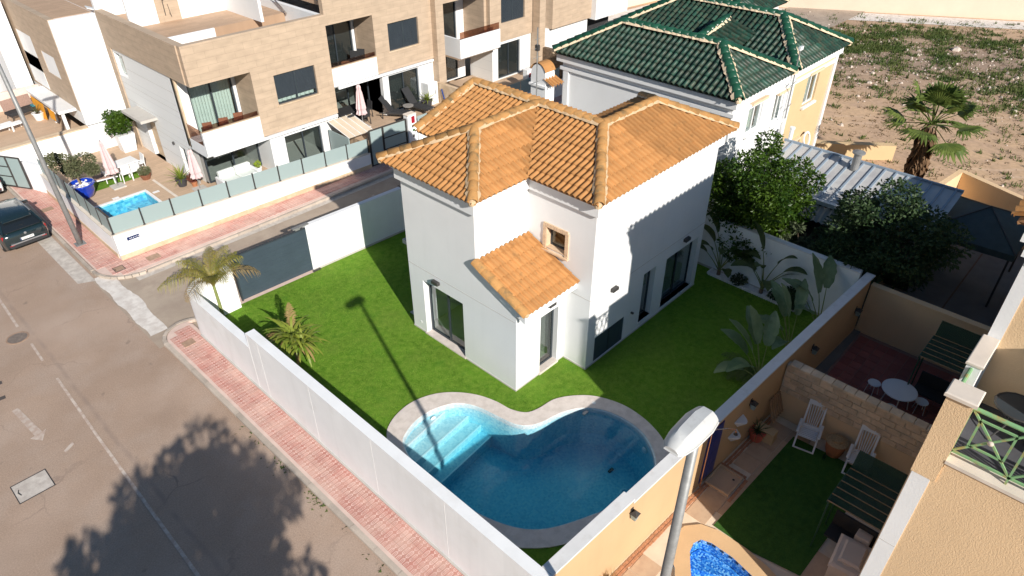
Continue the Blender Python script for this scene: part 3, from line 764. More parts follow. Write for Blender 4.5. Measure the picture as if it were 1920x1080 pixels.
cb = MB(); band_loop(cb, OUT, 0.13, 5.98, 6.36); band_loop(cb, OUT, 0.21, 6.36, 6.47); cb.build("cornice", "white_plaster", villa)
# plinth and storey joint
pl = MB(); band_loop(pl, [(12.25, 11.41), (14.63, 11.41), (14.63, 10.43), (21.55, 10.43), (21.55, 13.7), (18.0, 13.7), (18.0, 17.6), (14.63, 17.6), (14.63, 16.5), (12.25, 16.5)], 0.02, -.02, .055); pl.build("plinth", "plinth", villa)
jl = MB(); jl.box(12.244, 12.25, 11.45, 16.5, 2.81, 2.825); jl.box(14.624, 14.63, 10.43, 11.38, 2.86, 2.875); jl.box(14.63, 21.55, 10.424, 10.43, 2.86, 2.875); jl.build("storey_joint", "plinth", villa)
# gable verge of the porch
vg = MB()
for (x0, x1, dz0, dz1) in [(12.17, 12.25, -.34, -.0)]:
    prof = [(10.98, 3.38 + dz0), (13.13, 4.28 + dz0), (13.13, 4.28 + dz1), (10.98, 3.38 + dz1)]
    vg.add([(x0, y, z) for y, z in prof] + [(x1, y, z) for y, z in prof], [(3, 2, 1, 0), (4, 5, 6, 7), (0, 1, 5, 4), (1, 2, 6, 5), (2, 3, 7, 6), (3, 0, 4, 7)])
vg.box(12.252, 14.62, 10.99, 11.408, 3.12, 3.34)
vg.build("verge_board", "white_plaster", villa)
# openings
door = frame_window(villa, 'x', 12.25 + .26, 13.80, 15.80, .06, 2.35, "anthracite", "window_glass", 1, .08, name="sliding_door")
frame_window(villa, 'y', 11.41 + .22, 13.40, 14.27, .10, 2.40, "anthracite", "window_glass", 0, .08, name="glazed_door")
frame_window(villa, 'y', 10.43 + .24, 17.68, 18.43, .30, 2.40, "anthracite", "window_glass", 0, .07, name="window")
frame_window(villa, 'y', 10.43 + .22, 19.10, 21.25, .20, 2.36, "anthracite", "window_glass", 1, .08, name="window")
frame_window(villa, 'x', 14.63 + .2, 11.55, 12.30, 4.15, 4.85, "anthracite", "window_glass", 0, .06, name="small_window")
db = MB(); db.box(15.07, 15.875, 10.45, 10.49, .07, 1.11); db.box(15.895, 16.71, 10.45, 10.49, .07, 1.11); cab = db.build("meter_cabinet", "gate_panel", villa)
MB().box(15.85, 15.92, 10.44, 10.45, .1, 1.1).build("cabinet_strip", "anthracite", cab)
MB().box(12.2, 12.6, 13.75, 15.85, .0, .062).build("threshold", "pool_coping", villa); MB().box(13.35, 14.3, 11.35, 11.75, .0, .102).build("threshold", "pool_coping", villa)
MB().box(17.66, 18.45, 10.40, 10.72, .24, .30).build("window_sill", "white_plaster", villa); MB().box(19.06, 21.3, 10.40, 10.72, .14, .20).build("window_sill", "white_plaster", villa)
# curtains behind the glass
def curtain(parent, axis, pl_, s0, s1, z0, z1, n=14, m="curtain", amp=.03):
    mb = MB(); k = n * 4
    pts = [(s0 + (s1 - s0) * i / k, amp * math.sin(i * math.pi / 2)) for i in range(k + 1)]
    for (a, oa), (b, ob) in zip(pts, pts[1:]):
        if axis == 'y': mb.quad((a, pl_ + oa, z0), (b, pl_ + ob, z0), (b, pl_ + ob, z1), (a, pl_ + oa, z1))
        else: mb.quad((pl_ + oa, a, z0), (pl_ + ob, b, z0), (pl_ + ob, b, z1), (pl_ + oa, a, z1))
    return mb.build("curtain", m, parent, smooth=True)
curtain(villa, 'y', 11.95, 13.45, 13.72, .12, 2.35, 5)
# brick surround of the small window
bs = MB(); rb = random.Random(2)
for k in range(14):
    z = 4.06 + k * .063; 
    for y0 in (11.40, 12.31): bs.box(14.585 - rb.uniform(0, .015), 14.63, y0, y0 + .13, z, z + .052)
for k in range(13):
    y = 11.43 + k * .077
    bs.box(14.585 - rb.uniform(0, .015), 14.63, y, y + .065, 4.88, 5.01)
bs.box(14.53, 14.9, 11.38, 12.46, 4.0, 4.055); bs.box(14.6, 14.82, 11.53, 11.552, 4.15, 4.85); bs.box(14.6, 14.82, 12.298, 12.32, 4.15, 4.85); bs.box(14.6, 14.82, 11.53, 12.32, 4.848, 4.87); bs.box(14.6, 14.82, 11.53, 12.32, 4.12, 4.152)
mat("surround_brick", (0.68, 0.50, 0.34), 0.85, 0.12, 7)
bs.build("brick_surround", "surround_brick", villa)
for (x, y, z, ax) in [(12.17, 15.05, 2.62, 'x'), (13.85, 11.33, 2.72, 'y'), (15.85, 10.35, 2.76, 'y'), (20.26, 10.35, 2.71, 'y')]:
    l = MB()
    if ax == 'x': l.bev(x - .05, x + .08, y - .15, y + .15, z - .06, z + .07, .02)
    else: l.bev(x - .15, x + .15, y - .05, y + .08, z - .06, z + .07, .02)
    l.build("wall_lamp", "dark_metal", villa)
MB().box(17.1, 17.16, 10.33, 10.43, 1.03, 1.09).build("garden_tap", "dark_metal", villa)
MB().box(12.235, 12.25, 16.05, 16.13, .35, .43).build("socket", "plastic_white", villa)
# roof
EZ = 6.5; RZ = 7.45
rf = Roof(villa, "terracotta_tile", "ridge_terracotta", "mortar", "roof_under")
E0, E1, A1, A2 = (11.97, 17.1, EZ), (11.97, 12.85, EZ), (14.12, 14.95, RZ), (17.1, 14.95, RZ)
V1, V2 = (14.3, 12.85, EZ), (14.3, 17.1, EZ)
M0, M1, M2, Rn, Rf, R2 = (14.3, 10.15, EZ), (14.3, 18.05, EZ), (22.0, 10.15, EZ), (17.1, 12.25, RZ), (17.1, 18.05, RZ), (20.0, 12.25, RZ)
rf.plane([E0, E1, A1]); rf.plane([E1, V1, A2, A1]); rf.plane([V1, M0, Rn, A2]); rf.plane([M1, V2, A2, Rf]); rf.plane([M0, M2, R2, Rn])
rf.plane([V2, E0, A1, A2], weight=50)
BH, BL = (21.95, 14.05, 6.62), (19.0, 14.05, 6.62)
rf.plane([M2, BH, R2], weight=50)
rf.plane([BH, BL, Rn, R2], weight=20)
rf.plane([(18.2, 13.3, 7.08), (18.2, 18.05, 7.08), Rf, Rn], weight=20)
for a, b in [(E0, A1), (E1, A1), (A1, A2), (M0, Rn), (Rn, Rf), (Rn, R2), (M2, R2), (BH, R2), (M1, Rf)]: rf.ridge(a, b)
rf.bed.lathe([(.10, -.05), (.12, .03), (.09, .12), (.001, .15)], (12.2, 10.99, 3.4), 10, False)
# rounded mortar ends of the hips
for p in (E0, E1, M0, M2):
    q = Vector(p); rf.bed.lathe([(.11, -.06), (.12, .02), (.1, .09), (.04, .13), (.001, .135)], (q.x + (.03 if q.x < 20 else -.03), q.y + (.05 if q.y < 15 else -.05), q.z), 10, False)
L0, L1, L2, L3 = (12.17, 10.97, 3.4), (14.6, 10.97, 3.4), (14.6, 13.12, 4.3), (12.17, 13.12, 4.3)
rf.plane([L0, L1, L2, L3])
rf.ridge((12.2, 10.95, 3.38), (12.2, 13.1, 4.28), lift=.0, bed=0)
rf.finish(300)
gb = MB(); gb.add([(14.6, 17.62, 6.3), (18.0, 17.62, 6.3), (18.0, 17.62, 6.95), (17.1, 17.62, 7.34)], [(0, 1, 2, 3)]); gb.build("gable", "white_plaster", villa)
# ------------------------------------------------------------------ pool outlines
def spline(pts, k=5):
    out = []; n = len(pts)
    for i in range(n):
        p0, p1, p2, p3 = [Vector(pts[(i + j) % n]) for j in (-1, 0, 1, 2)]
        for s in range(k):
            t = s / k
            out.append(0.5 * ((2 * p1) + (-p0 + p2) * t + (2 * p0 - 5 * p1 + 4 * p2 - p3) * t * t + (-p0 + 3 * p1 - 3 * p2 + p3) * t ** 3))
    return [(p.x, p.y) for p in out]
PO = spline([(8.07, 12.86), (8.37, 13.17), (8.93, 13.41), (9.62, 13.46), (10.32, 13.22), (10.85, 12.77), (11.24, 12.18), (11.45, 11.53), (11.52, 10.95), (11.75, 10.50), (12.16, 10.33), (12.82, 10.23), (13.42, 9.84), (13.86, 9.3), (14.12, 8.5), (14.1, 7.7), (13.88, 6.96), (13.5, 6.34), (13.05, 5.9), (12.3, 5.62), (11.3, 5.62), (10.1, 5.95), (8.9, 6.6), (8.3, 7.08), (7.83, 7.69), (7.55, 8.4), (7.42, 9.4), (7.42, 10.5), (7.55, 11.6), (7.78, 12.4)])
PI = spline([(8.24, 12.30), (8.55, 12.57), (9.14, 12.76), (9.78, 12.74), (10.46, 12.45), (10.85, 11.9), (11.01, 11.15), (11.13, 10.5), (11.37, 10.1), (11.78, 9.87), (12.48, 9.70), (13.11, 9.36), (13.5, 8.81), (13.66, 8.11), (13.58, 7.34), (13.22, 6.71), (12.76, 6.31), (12.12, 6.14), (11.3, 6.18), (10.39, 6.50), (9.16, 7.09), (8.53, 7.68), (8.16, 8.51), (7.98, 9.41), (7.92, 10.6), (8.0, 11.6)])
NPO = [(8.2, -1.5), (11.0, 0.6), (11.6, 1.4), (11.95, 2.4), (12.06, 3.1), (12.05, 3.87), (11.9, 4.31), (11.55, 4.6), (11.1, 4.66), (10.6, 4.45), (10.3, 4.1), (8.9, 3.2), (7.2, 1.5)]
NPI = [(8.2, -.9), (10.6, 0.9), (11.2, 1.8), (11.45, 2.6), (11.58, 3.2), (11.58, 3.8), (11.48, 4.06), (11.25, 4.14), (10.98, 4.08), (10.7, 3.9), (9.0, 2.7), (7.5, 1.3)]
APO = [(7.62, 31.0), (9.78, 31.0), (9.78, 33.62), (7.62, 33.62)]

def filled(loops, z, name, m):
    """sheet bounded by the first loop with the other loops cut out"""
    bm = bmesh.new(); ed = []
    for lp in loops:
        vs = [bm.verts.new((p[0], p[1], z)) for p in lp]
        ed += [bm.edges.new((vs[i], vs[(i + 1) % len(vs)])) for i in range(len(vs))]
    bmesh.ops.triangle_fill(bm, use_beauty=True, use_dissolve=False, edges=ed)
    for f in bm.faces:
        f.normal_update()
        if f.normal.z < 0: f.normal_flip()
    me = bpy.data.meshes.new(name); bm.to_mesh(me); bm.free(); me.materials.append(MATS[m])
    o = bpy.data.objects.new(name, me); COL.objects.link(o); return o
old = bpy.data.objects["ground"]; bpy.data.objects.remove(old)
struct(filled([[(-300, -300), (600, -300), (600, 600), (-300, 600)], PO, NPO, APO], -0.05, "ground", "lot_earth"))
lawn = struct(filled([[(6.8, 5.3), (23.0, 4.9), (23.0, 18.5), (19.6, 18.5), (19.6, 22.05), (6.8, 22.38)], [(p[0], p[1]) for p in PO]], 0.012, "lawn", "turf"))
rg = random.Random(11); gb_ = MB(); cnt = 0
def near_pool(x, y): return inside(x, y, PO)
def inside(x, y, poly):
    c = False; n = len(poly); j = n - 1
    for i in range(n):
        xi, yi = poly[i]; xj, yj = poly[j]
        if (yi > y) != (yj > y) and x < (xj - xi) * (y - yi) / (yj - yi) + xi: c = not c
        j = i
    return c
while cnt < 60000:
    x = rg.uniform(6.88, 22.7); y = rg.uniform(5.45, 22.1)
    if (12.2 < x < 21.6 and 10.4 < y < 17.7 and not (x < 14.6 and y < 11.38)) or (x > 16.5 and y > 17) or inside(x, y, PO): continue
    cnt += 1
    a = rg.uniform(0, 6.28); h = rg.uniform(.02, .042); wd = .010; lx = rg.uniform(-.02, .02); ly = rg.uniform(-.02, .02)
    gb_.add([(x - wd * math.cos(a), y - wd * math.sin(a), .01), (x + wd * math.cos(a), y + wd * math.sin(a), .01), (x + lx, y + ly, h)], [(0, 1, 2)])
leafmat("turf_blade", (0.14, 0.30, 0.02), (0.25, 0.43, 0.05), 0.8, 0.25, 2.0)
tag(stuff(gb_.build("grass", "turf_blade")), "short bright green turf covering the villa garden", "grass")

def ring_slab(mb, outer, inner, z0, z1, n=None):
    """coping: strip between two loops, matched by nearest angle along the loops"""
    k = len(inner); m = len(outer)
    # match every inner point to the closest outer point, monotone
    idx = [min(range(m), key=lambda j: (outer[j][0] - p[0]) ** 2 + (outer[j][1] - p[1]) ** 2) for p in inner]
    for i in range(k):
        a, b = idx[i], idx[(i + 1) % k]; steps = (b - a) % m
        if steps > m // 2: steps = 0
        mb.quad((*inner[i], z1), (*outer[a], z1), (*outer[(a + steps) % m], z1), (*inner[(i + 1) % k], z1))
        for s in range(steps - 1):
            mb.add([(*outer[(a + s) % m], z1), (*outer[(a + s + 1) % m], z1), (*outer[(a + steps) % m], z1)], [(0, 1, 2)])
    for lp, flip in ((outer, False), (inner, True)):
        for i in range(len(lp)):
            p, q = lp[i], lp[(i + 1) % len(lp)]
            mb.quad((*p, z0), (*q, z0), (*q, z1), (*p, z1))
def clip(poly, a, b):
    """keep the part of poly to the left of a->b"""
    out = []; f = lambda p: (b[0] - a[0]) * (p[1] - a[1]) - (b[1] - a[1]) * (p[0] - a[0])
    for i in range(len(poly)):
        p, q = poly[i], poly[(i + 1) % len(poly)]; fp, fq = f(p), f(q)
        if fp >= 0: out.append(p)
        if fp * fq < 0:
            t = fp / (fp - fq); out.append((p[0] + (q[0] - p[0]) * t, p[1] + (q[1] - p[1]) * t))
    return out
pool = thing("swimming_pool", "kidney shaped villa pool with pale stone coping and blue mosaic in front of the porch", "swimming pool", (10.5, 9.5, 0))
pool.location = (0, 0, 0)
ringo = filled([PO, PI], .045, "coping", "pool_coping"); ringo.parent = pool
side = MB()
for lp, z0, z1 in ((PO, -.05, .045), (PI, -.05, .045)):
    for i in range(len(lp)):
        p, q = lp[i], lp[(i + 1) % len(lp)]; side.quad((*p, z0), (*q, z0), (*q, z1), (*p, z1))
side.build("coping_edge", "pool_coping", pool)
bw = MB()
PIs = [(p[0], p[1]) for p in PI]
cen = (10.6, 9.3)
low = [(p[0] + (cen[0] - p[0]) * .06, p[1] + (cen[1] - p[1]) * .06) for p in PIs]
for i in range(len(PIs)):
    p, q, a, b = PIs[i], PIs[(i + 1) % len(PIs)], low[i], low[(i + 1) % len(PIs)]
    bw.quad((*p, -.05), (*q, -.05), (*q, -1.1), (*p, -1.1)); bw.quad((*p, -1.1), (*q, -1.1), (*b, -1.45), (*a, -1.45))
bw.build("basin_wall", "pool_mosaic", pool, smooth=True)
fl = filled([low], -1.45, "basin_floor", "pool_mosaic"); fl.parent = pool
rim = MB()
for i in range(len(PI)):
    p, q = PI[i], PI[(i + 1) % len(PI)]; a = (p[0] + (cen[0] - p[0]) * .012, p[1] + (cen[1] - p[1]) * .012); b = (q[0] + (cen[0] - q[0]) * .012, q[1] + (cen[1] - q[1]) * .012)
    rim.quad((*p, .03), (*q, .03), (*b, .0), (*a, .0)); rim.quad((*a, .0), (*b, .0), (*b, -.14), (*a, -.14))
rim.build("rim_tile", "pool_mosaic_light", pool)
STEPS = [((8.2, 12.33), (10.6, 12.66), -.28), ((8.2, 11.86), (10.9, 12.12), -.53), ((8.0, 11.42), (11.2, 11.72), -.78), ((8.0, 11.0), (11.2, 11.3), -1.03)]
prev = PIs
for a, b, z in STEPS:
    c = clip(PIs, a, b); c = [p for p in c if p[0] < 11.3]
    if len(c) > 2:
        s_ = MB(); s_.prism([(p[0] * .995 + 9.3 * .005, p[1] * .995 + 12 * .005) for p in c], -1.44, z); s_.build("step", "pool_mosaic_light" if z > -.9 else "pool_mosaic", pool)
        d = Vector(b) - Vector(a); xs = [p for p in c if abs((d.x * (p[1] - a[1]) - d.y * (p[0] - a[0])) / d.length) < .02]
        if len(xs) >= 2:
            x0 = min(xs); x1 = max(xs); n_ = Vector((-d.y, d.x)).normalized() * .05
            MB().prism([x0, x1, (x1[0] + n_.x, x1[1] + n_.y), (x0[0] + n_.x, x0[1] + n_.y)], z, z + .012).build("step_nosing", "plastic_white", pool)
wt = MB().prism([(10.6 + (p[0] - 10.6) * 1.012, 9.5 + (p[1] - 9.5) * 1.012) for p in reversed(PIs)], -1.6, -.11).build("water", "pool_water", pool)
for (x, y, z, nx, ny) in [(13.42, 7.1, -.45, -.9, .3), (9.75, 12.68, -.3, -.1, -1)]:
    l = MB(); M = Vector((nx, ny, 0)).normalized().to_track_quat('Z', 'Y').to_matrix()
    pr = [(.001, .05), (.07, .05), (.075, .035), (.10, .03), (.11, 0)]; t_ = MB().lathe(pr, n=18, cap=False)
    MB().add([Vector((x, y, z)) + M @ Vector(v) for v in t_.v], t_.f).build("pool_light", "plastic_white", pool)
MB().lathe([(.16, 0), (.16, .03), (.1, .035), (.09, .0)], (12.4, 7.0, -1.45), 20, False).build("main_drain", "plastic_white", pool)
MB().box(12.7, 12.9, 7.78, 7.86, -1.45, -1.40).build("suction_grille", "dark_metal", pool)
MB().box(13.0, 13.2, 9.14, 9.24, -.09, -.04).build("skimmer", "plinth", pool)
MB().lathe([(.001, .052), (.06, .052), (.065, .045)], (13.55, 9.2, 0), 14, False).build("coping_outlet", "plastic_white", pool)

# ------------------------------------------------------------------ villa boundary walls
def path_wall(name, pts, th, z0, z1, m, label, cat, cap=None):
    """wall following a polyline (outer side on the left of travel), thickness to the right"""
    n = len(pts); P = [Vector(p) for p in pts]; inn = []
    for i in range(n):
        d1 = (P[i] - P[max(i - 1, 0)]); d2 = (P[min(i + 1, n - 1)] - P[i])
        d = ((d1.normalized() if d1.length else d2.normalized()) + (d2.normalized() if d2.length else d1.normalized())).normalized()
        inn.append(P[i] + Vector((d.y, -d.x)) * th)
    poly = [(p.x, p.y) for p in P] + [(p.x, p.y) for p in reversed(inn)]
    return MB().prism(poly[::-1], z0, z1)
sw = thing("street_wall", "long white rendered garden wall between the pavement and the villa lawn", "wall")
a_ = MB().box(6.55, 6.85, -3.0, 17.5, -.03, 2.4); wo = a_.build("wall", "wall_white", sw)
MB().box(6.545, 6.855, 17.5, 17.52, 1.8, 2.4).build("wall_end", "wall_white", wo)
path_wall("x", [(6.55, 17.52)] + [(6.55, 21.4)] + arc(7.45, 21.5, .9, 180, 100, 8) + [(8.42, 22.40)], .28, -.03, 1.8, "wall_white", "", "").build("wall", "wall_white", sw)
ft = MB(); ft.box(6.49, 6.55, -3.0, 21.5, -.03, .14); ft.build("footing", "plinth", sw)
for y in (8.4, 11.25, 14.1, 16.85): MB().box(6.546, 6.55, y, y + .010, .1, 2.39).build("joint", "coping_white", sw)
MB().box(6.85, 6.87, 5.3, 17.5, .0, .07).build("base_strip", "plinth", sw)
dw = thing("driveway_wall", "white rendered wall right of the dark sliding gate along the side road", "wall")
YD = lambda x: 22.4 - .045 * (x - 8.66)
MB().prism([(11.72, YD(11.72)), (16.4, YD(16.4)), (16.4, YD(16.4) + .22), (11.72, YD(11.72) + .22)], -.03, 2.1).build("wall", "wall_white", dw)
MB().prism([(11.72, YD(11.72) - .03), (16.4, YD(16.4) - .03), (16.4, YD(16.4) - .002), (11.72, YD(11.72) - .002)], -.03, .09).build("base_strip", "plinth", dw)
MB().prism([(16.42, YD(16.42) + .02), (16.47, YD(16.47) + .02), (16.47, YD(16.47) + .3), (16.42, YD(16.42) + .3)], -.03, 2.12).build("gap_strip", "dark_metal", dw)  # dark strip put in for the dark gap past the wall's end
MB().prism([(16.48, YD(16.5)), (24, YD(24)), (24, YD(24) + .22), (16.48, YD(16.5) + .22)], -.03, 2.1).build("wall", "wall_white", dw)
gt = thing("sliding_gate", "dark blue grey sliding driveway gate of horizontal boards", "gate")
yb = YD(10.2) + .02
for k in range(10):
    z = .06 + k * .192
    MB().prism([(8.68, YD(8.68) + .03), (11.72, YD(11.72) + .03), (11.72, YD(11.72) + .07), (8.68, YD(8.68) + .07)], z, z + .189).build("board", "gate_panel", gt)
fr = MB(); fr.bar((8.66, YD(8.66) + .05, 2.0), (11.74, YD(11.74) + .05, 2.0), .06, .05); fr.bar((8.66, YD(8.66) + .05, .02), (8.66, YD(8.66) + .05, 2.02), .06); fr.bar((11.72, YD(11.72) + .09, .02), (11.72, YD(11.72) + .09, 2.02), .05)
fr.build("gate_frame", "anthracite", gt)
gr = MB(); gr.box(11.2, 11.9, YD(11.5) + .0, YD(11.5) + .16, 2.12, 2.16); gr.box(11.3, 11.5, YD(11.4) + .02, YD(11.4) + .14, 2.04, 2.12); gr.build("guide_bracket", "galvanised", gt)
MB().box(8.42, 8.47, YD(8.4) - .02, YD(8.4) + .25, 0, 1.9).build("gate_post", "dark_metal", gt)
MB().box(8.3, 8.44, YD(8.4) - .12, YD(8.4) - .02, .2, .27).build("gate_lock", "dark_metal", gt)
MB().box(11.65, 12.0, YD(11.8) - .12, YD(11.8) - .03, .02, .06).build("gate_stop", "dark_metal", gt)
sheet("gate_threshold", [(8.47, 22.3), (11.75, 22.15), (11.75, 22.6), (8.47, 22.75)], .02, "paver_joint")

bwv = thing("back_wall", "white rendered wall behind the banana plants at the end of the lawn", "wall")
MB().box(23.02, 23.25, 5.05, 19, -.03, 2.3).build("wall", "wall_white", bwv); MB().box(22.995, 23.02, 5.05, 19, -.03, .1).build("base_strip", "plinth", bwv)
MB().box(23.0, 23.27, 5.05, 19, 2.3, 2.34).build("coping", "coping_white", bwv)
# pebble bed with scalloped white edging
bed = thing("pebble_bed", "narrow white pebble bed edged with small white stones below the back wall", "flower bed")
MB().box(22.62, 22.995, 6.62, 10.42, 0, .06).build("soil", "pebble_white", bed)
ed_ = MB()
for k in range(38): ed_.lathe([(.055, .0), (.055, .09), (.03, .12), (.001, .125)], (22.6, 6.65 + k * .1, 0), 7, False)
for k in range(4): ed_.lathe([(.055, .0), (.055, .09), (.03, .12), (.001, .125)], (22.65 + k * .1, 10.42, 0), 7, False)
ed_.build("edging_stones", "pebble_white", bed)
rp = random.Random(5); pb = MB()
for k in range(260):
    x = rp.uniform(22.66, 22.97); y = rp.uniform(6.7, 10.35); r_ = rp.uniform(.02, .04)
    pb.lathe([(r_, 0), (r_ * .8, r_ * .5), (.001, r_ * .7)], (x, y, .058), 5, False)
stuff(pb.build("pebbles", "pebble_white", bed))
# neighbour boundary wall
nb = thing("boundary_wall", "yellow neighbour wall with white coping along the pool side of the lawn", "wall")
YB = lambda x: 5.2 - .04 * (x - 9.2)
def seg(mb, x0, x1, o0, o1, z0, z1): return mb.prism([(x0, YB(x0) + o0), (x1, YB(x1) + o0), (x1, YB(x1) + o1), (x0, YB(x0) + o1)], z0, z1)
seg(MB(), 6.86, 9.66, .012, .28, -.03, 2.36).build("wall", "wall_white", nb); seg(MB(), 9.66, 23.02, .012, .27, -.03, 2.24).build("wall", "wall_white", nb)
seg(MB(), 6.86, 9.66, 0, .010, -.03, 2.355).build("render_coat", "boundary_plaster", nb); seg(MB(), 9.66, 23.02, 0, .010, -.03, 2.235).build("render_coat", "boundary_plaster", nb)
seg(MB(), 6.86, 9.68, -.015, .30, 2.36, 2.42).build("coping", "coping_white", nb); seg(MB(), 9.68, 23.3, -.012, .29, 2.24, 2.30).build("coping", "coping_white", nb)
# ------------------------------------------------------------------ cream house in the right foreground
mat("paving_slab", (0.60, 0.43, 0.29), 0.85, 0.08, 1.5, 0.2, 40, rnd=0.08, col2=(0.52, 0.36, 0.245), thr=3)
mat("broken_tile", (0.50, 0.24, 0.13), 0.85, 0.25, 9, rnd=0.2)
mat("pool_stone", (0.70, 0.47, 0.26), 0.85, 0.06, 1.2, 0.2, 30)
mat("dark_red_tile", (0.30, 0.10, 0.085), 0.75, 0.12, 1.5, rnd=0.18)
mat("split_block", (0.76, 0.56, 0.38), 0.95, 0.15, 3, 1.0, 30, rnd=0.14)
mat("block_joint", (0.74, 0.62, 0.48), 0.95, 0.08)
mat("grey_paving", (0.15, 0.145, 0.14), 0.9, 0.15, 1.2)
mat("terrace_grey", (0.085, 0.085, 0.095), 0.85, 0.08)
mat("marble_ledge", (0.72, 0.63, 0.54), 0.6, 0.08, 3)
ch = thing("cream_house", "cream plastered neighbour house with green lattice railing on its terrace in the right foreground", "house")
cw = MB()
cw.box(11.1, 30.0, -10.0, .55, -.03, 6.38); cw.build("wall", "cream_plaster", ch)
MB().box(11.1, 11.36, -10.0, .14, 6.38, 6.5).build("parapet", "cream_plaster", ch)
MB().box(11.07, 11.40, -10.0, .15, 6.502, 6.57).build("ledge", "marble_ledge", ch)
MB().box(11.085, 11.0999, .22, .53, -.03, 6.0).build("corner_trim", "wall_white", ch)
for z in (4.0, 2.0): MB().box(11.082, 11.085, .22, .53, z, z + .012).build("trim_joint", "plinth", ch)
pr = MB(); pr.box(11.08, 11.46, .15, .556, 6.0, 7.86); pr.build("pier", "cream_plaster", ch)
MB().bev(11.03, 11.5, .10, .60, 7.86, 7.94, .02).build("pier_cap", "marble_ledge", ch)
MB().box(11.4, 13.3, -10, .5, 6.38, 6.40).build("terrace_floor", "terrace_grey", ch)
lw = MB(); lw.box(11.46, 12.25, .40, .55, 6.38, 6.95); lw.box(12.25, 13.28, .33, .56, 6.38, 7.80); lw.build("terrace_wall", "wall_white", ch)
MB().bev(12.23, 13.28, .30, .585, 7.80, 7.86, .015).build("pier_cap", "marble_ledge", ch)
hr = MB(); hr.tube([(11.46, .47, 7.72), (12.25, .47, 7.72)], .035, 10); hr.tube([(12.1, .47, 7.72), (12.1, .47, 7.15)], .02, 6); hr.build("handrail", "green_paint", ch)
for k in range(3):
    x0 = 11.5 + k * .26; v_ = MB(); v_.bar((x0, .47, 6.95), (x0 + .24, .47, 7.7), .04); v_.bar((x0 + .24, .47, 7.15), (x0, .47, 7.7), .04); v_.build("railing_lattice", "green_paint", ch)
def lattice(y1, y0):
    """railing panel in the x = 11.2 plane between y1 (far) and y0 (near)"""
    x = 11.22; zt, zb = 7.74, 6.72; c = ((y0 + y1) / 2, 7.24); b = MB()
    B = lambda p, q, w=.035: b.bar((x, p[0], p[1]), (x, q[0], q[1]), w, .03, (1, 0, 0))
    B((y1, zb - .15), (y1, zt)); B((y1, zb), (y0, zb), .045); b.tube([(x, y1, zt), (x, y0, zt)], .04, 8)
    iy1, iy0, iz0, iz1 = y1 - .18, y0 + .18, 6.98, 7.57
    B((iy1, iz0), (iy1, iz1)); B((iy0, iz0), (iy0, iz1)); B((iy1, iz1), (iy0, iz1)); B((iy1, iz0), (iy0, iz0))
    for p in [(y1, zt), (y1, zb), (y0, zt), (y0, zb)]: B(p, c)
    ob = b.build("railing_panel", "green_paint", ch)
    MB().lathe([(.001, .0), (.045, .01), (.05, .03), (.02, .045), (.001, .05)], n=10, cap=False).build("rosette", "marble_ledge", ob).matrix_world = Matrix.Translation((x - .02, c[0], c[1])) @ Matrix.Rotation(-math.pi / 2, 4, 'Y')
y = .16
for k in range(5): lattice(y, y - .89); y -= .89
# upper storey set back from the terrace (only its corner comes into the frame; it throws the long shadow over the lawn)
MB().box(13.3, 18.2, -9.0, .50, 6.40, 10.25).build("upper_wall", "cream_plaster", ch)
MB().box(13.285, 13.2999, .30, .52, 6.40, 9.6).build("corner_trim", "wall_white", ch)
MB().box(13.15, 18.3, -9.1, .60, 9.6, 9.9).build("cornice", "wall_white", ch); MB().box(13.05, 18.4, -9.2, .7, 9.9, 10.25).build("cornice", "wall_white", ch)
cr = Roof(ch, "terracotta_tile", "ridge_terracotta", "mortar", "roof_under", .26, .4, .48)
cr.plane([(18.55, .85, 10.3), (12.9, .85, 10.3), (14.9, -2.2, 11.5), (16.5, -2.2, 11.5)], weight=0); cr.plane([(12.9, .85, 10.3), (12.9, -9.3, 10.3), (14.9, -6.2, 11.5), (14.9, -2.2, 11.5)], tiles=False); cr.plane([(18.55, -9.3, 10.3), (18.55, .85, 10.3), (16.5, -2.2, 11.5), (16.5, -6.2, 11.5)], tiles=False); cr.plane([(12.9, -9.3, 10.3), (18.55, -9.3, 10.3), (16.5, -6.2, 11.5), (14.9, -6.2, 11.5)], tiles=False)
cr.finish(0)
MB().box(11.9, 13.299, -2.4, -2.2, 6.40, 9.1).build("terrace_shade_wall", "cream_plaster", ch)  # unseen wall added to shade the terrace floor and upper wall
# terrace table
tb = thing("bistro_table", "black round wrought iron table on the cream house terrace", "table", (12.62, -.42, 6.40))
MB().tube([(.38 * math.cos(a * .3927), .38 * math.sin(a * .3927), .72) for a in range(17)], .018, 6, False).build("table_rim", "dark_metal", tb)
MB().lathe([(.001, .715), (.37, .715), (.37, .722), (.001, .722)], n=24, cap=False).build("table_top", "anthracite", tb)
for k in range(3):
    a = k * 2.094 + .5; MB().tube([(.36 * math.cos(a), .36 * math.sin(a), .01), (.08 * math.cos(a), .08 * math.sin(a), .32), (.28 * math.cos(a), .28 * math.sin(a), .7)], .016, 6).build("leg", "dark_metal", tb)

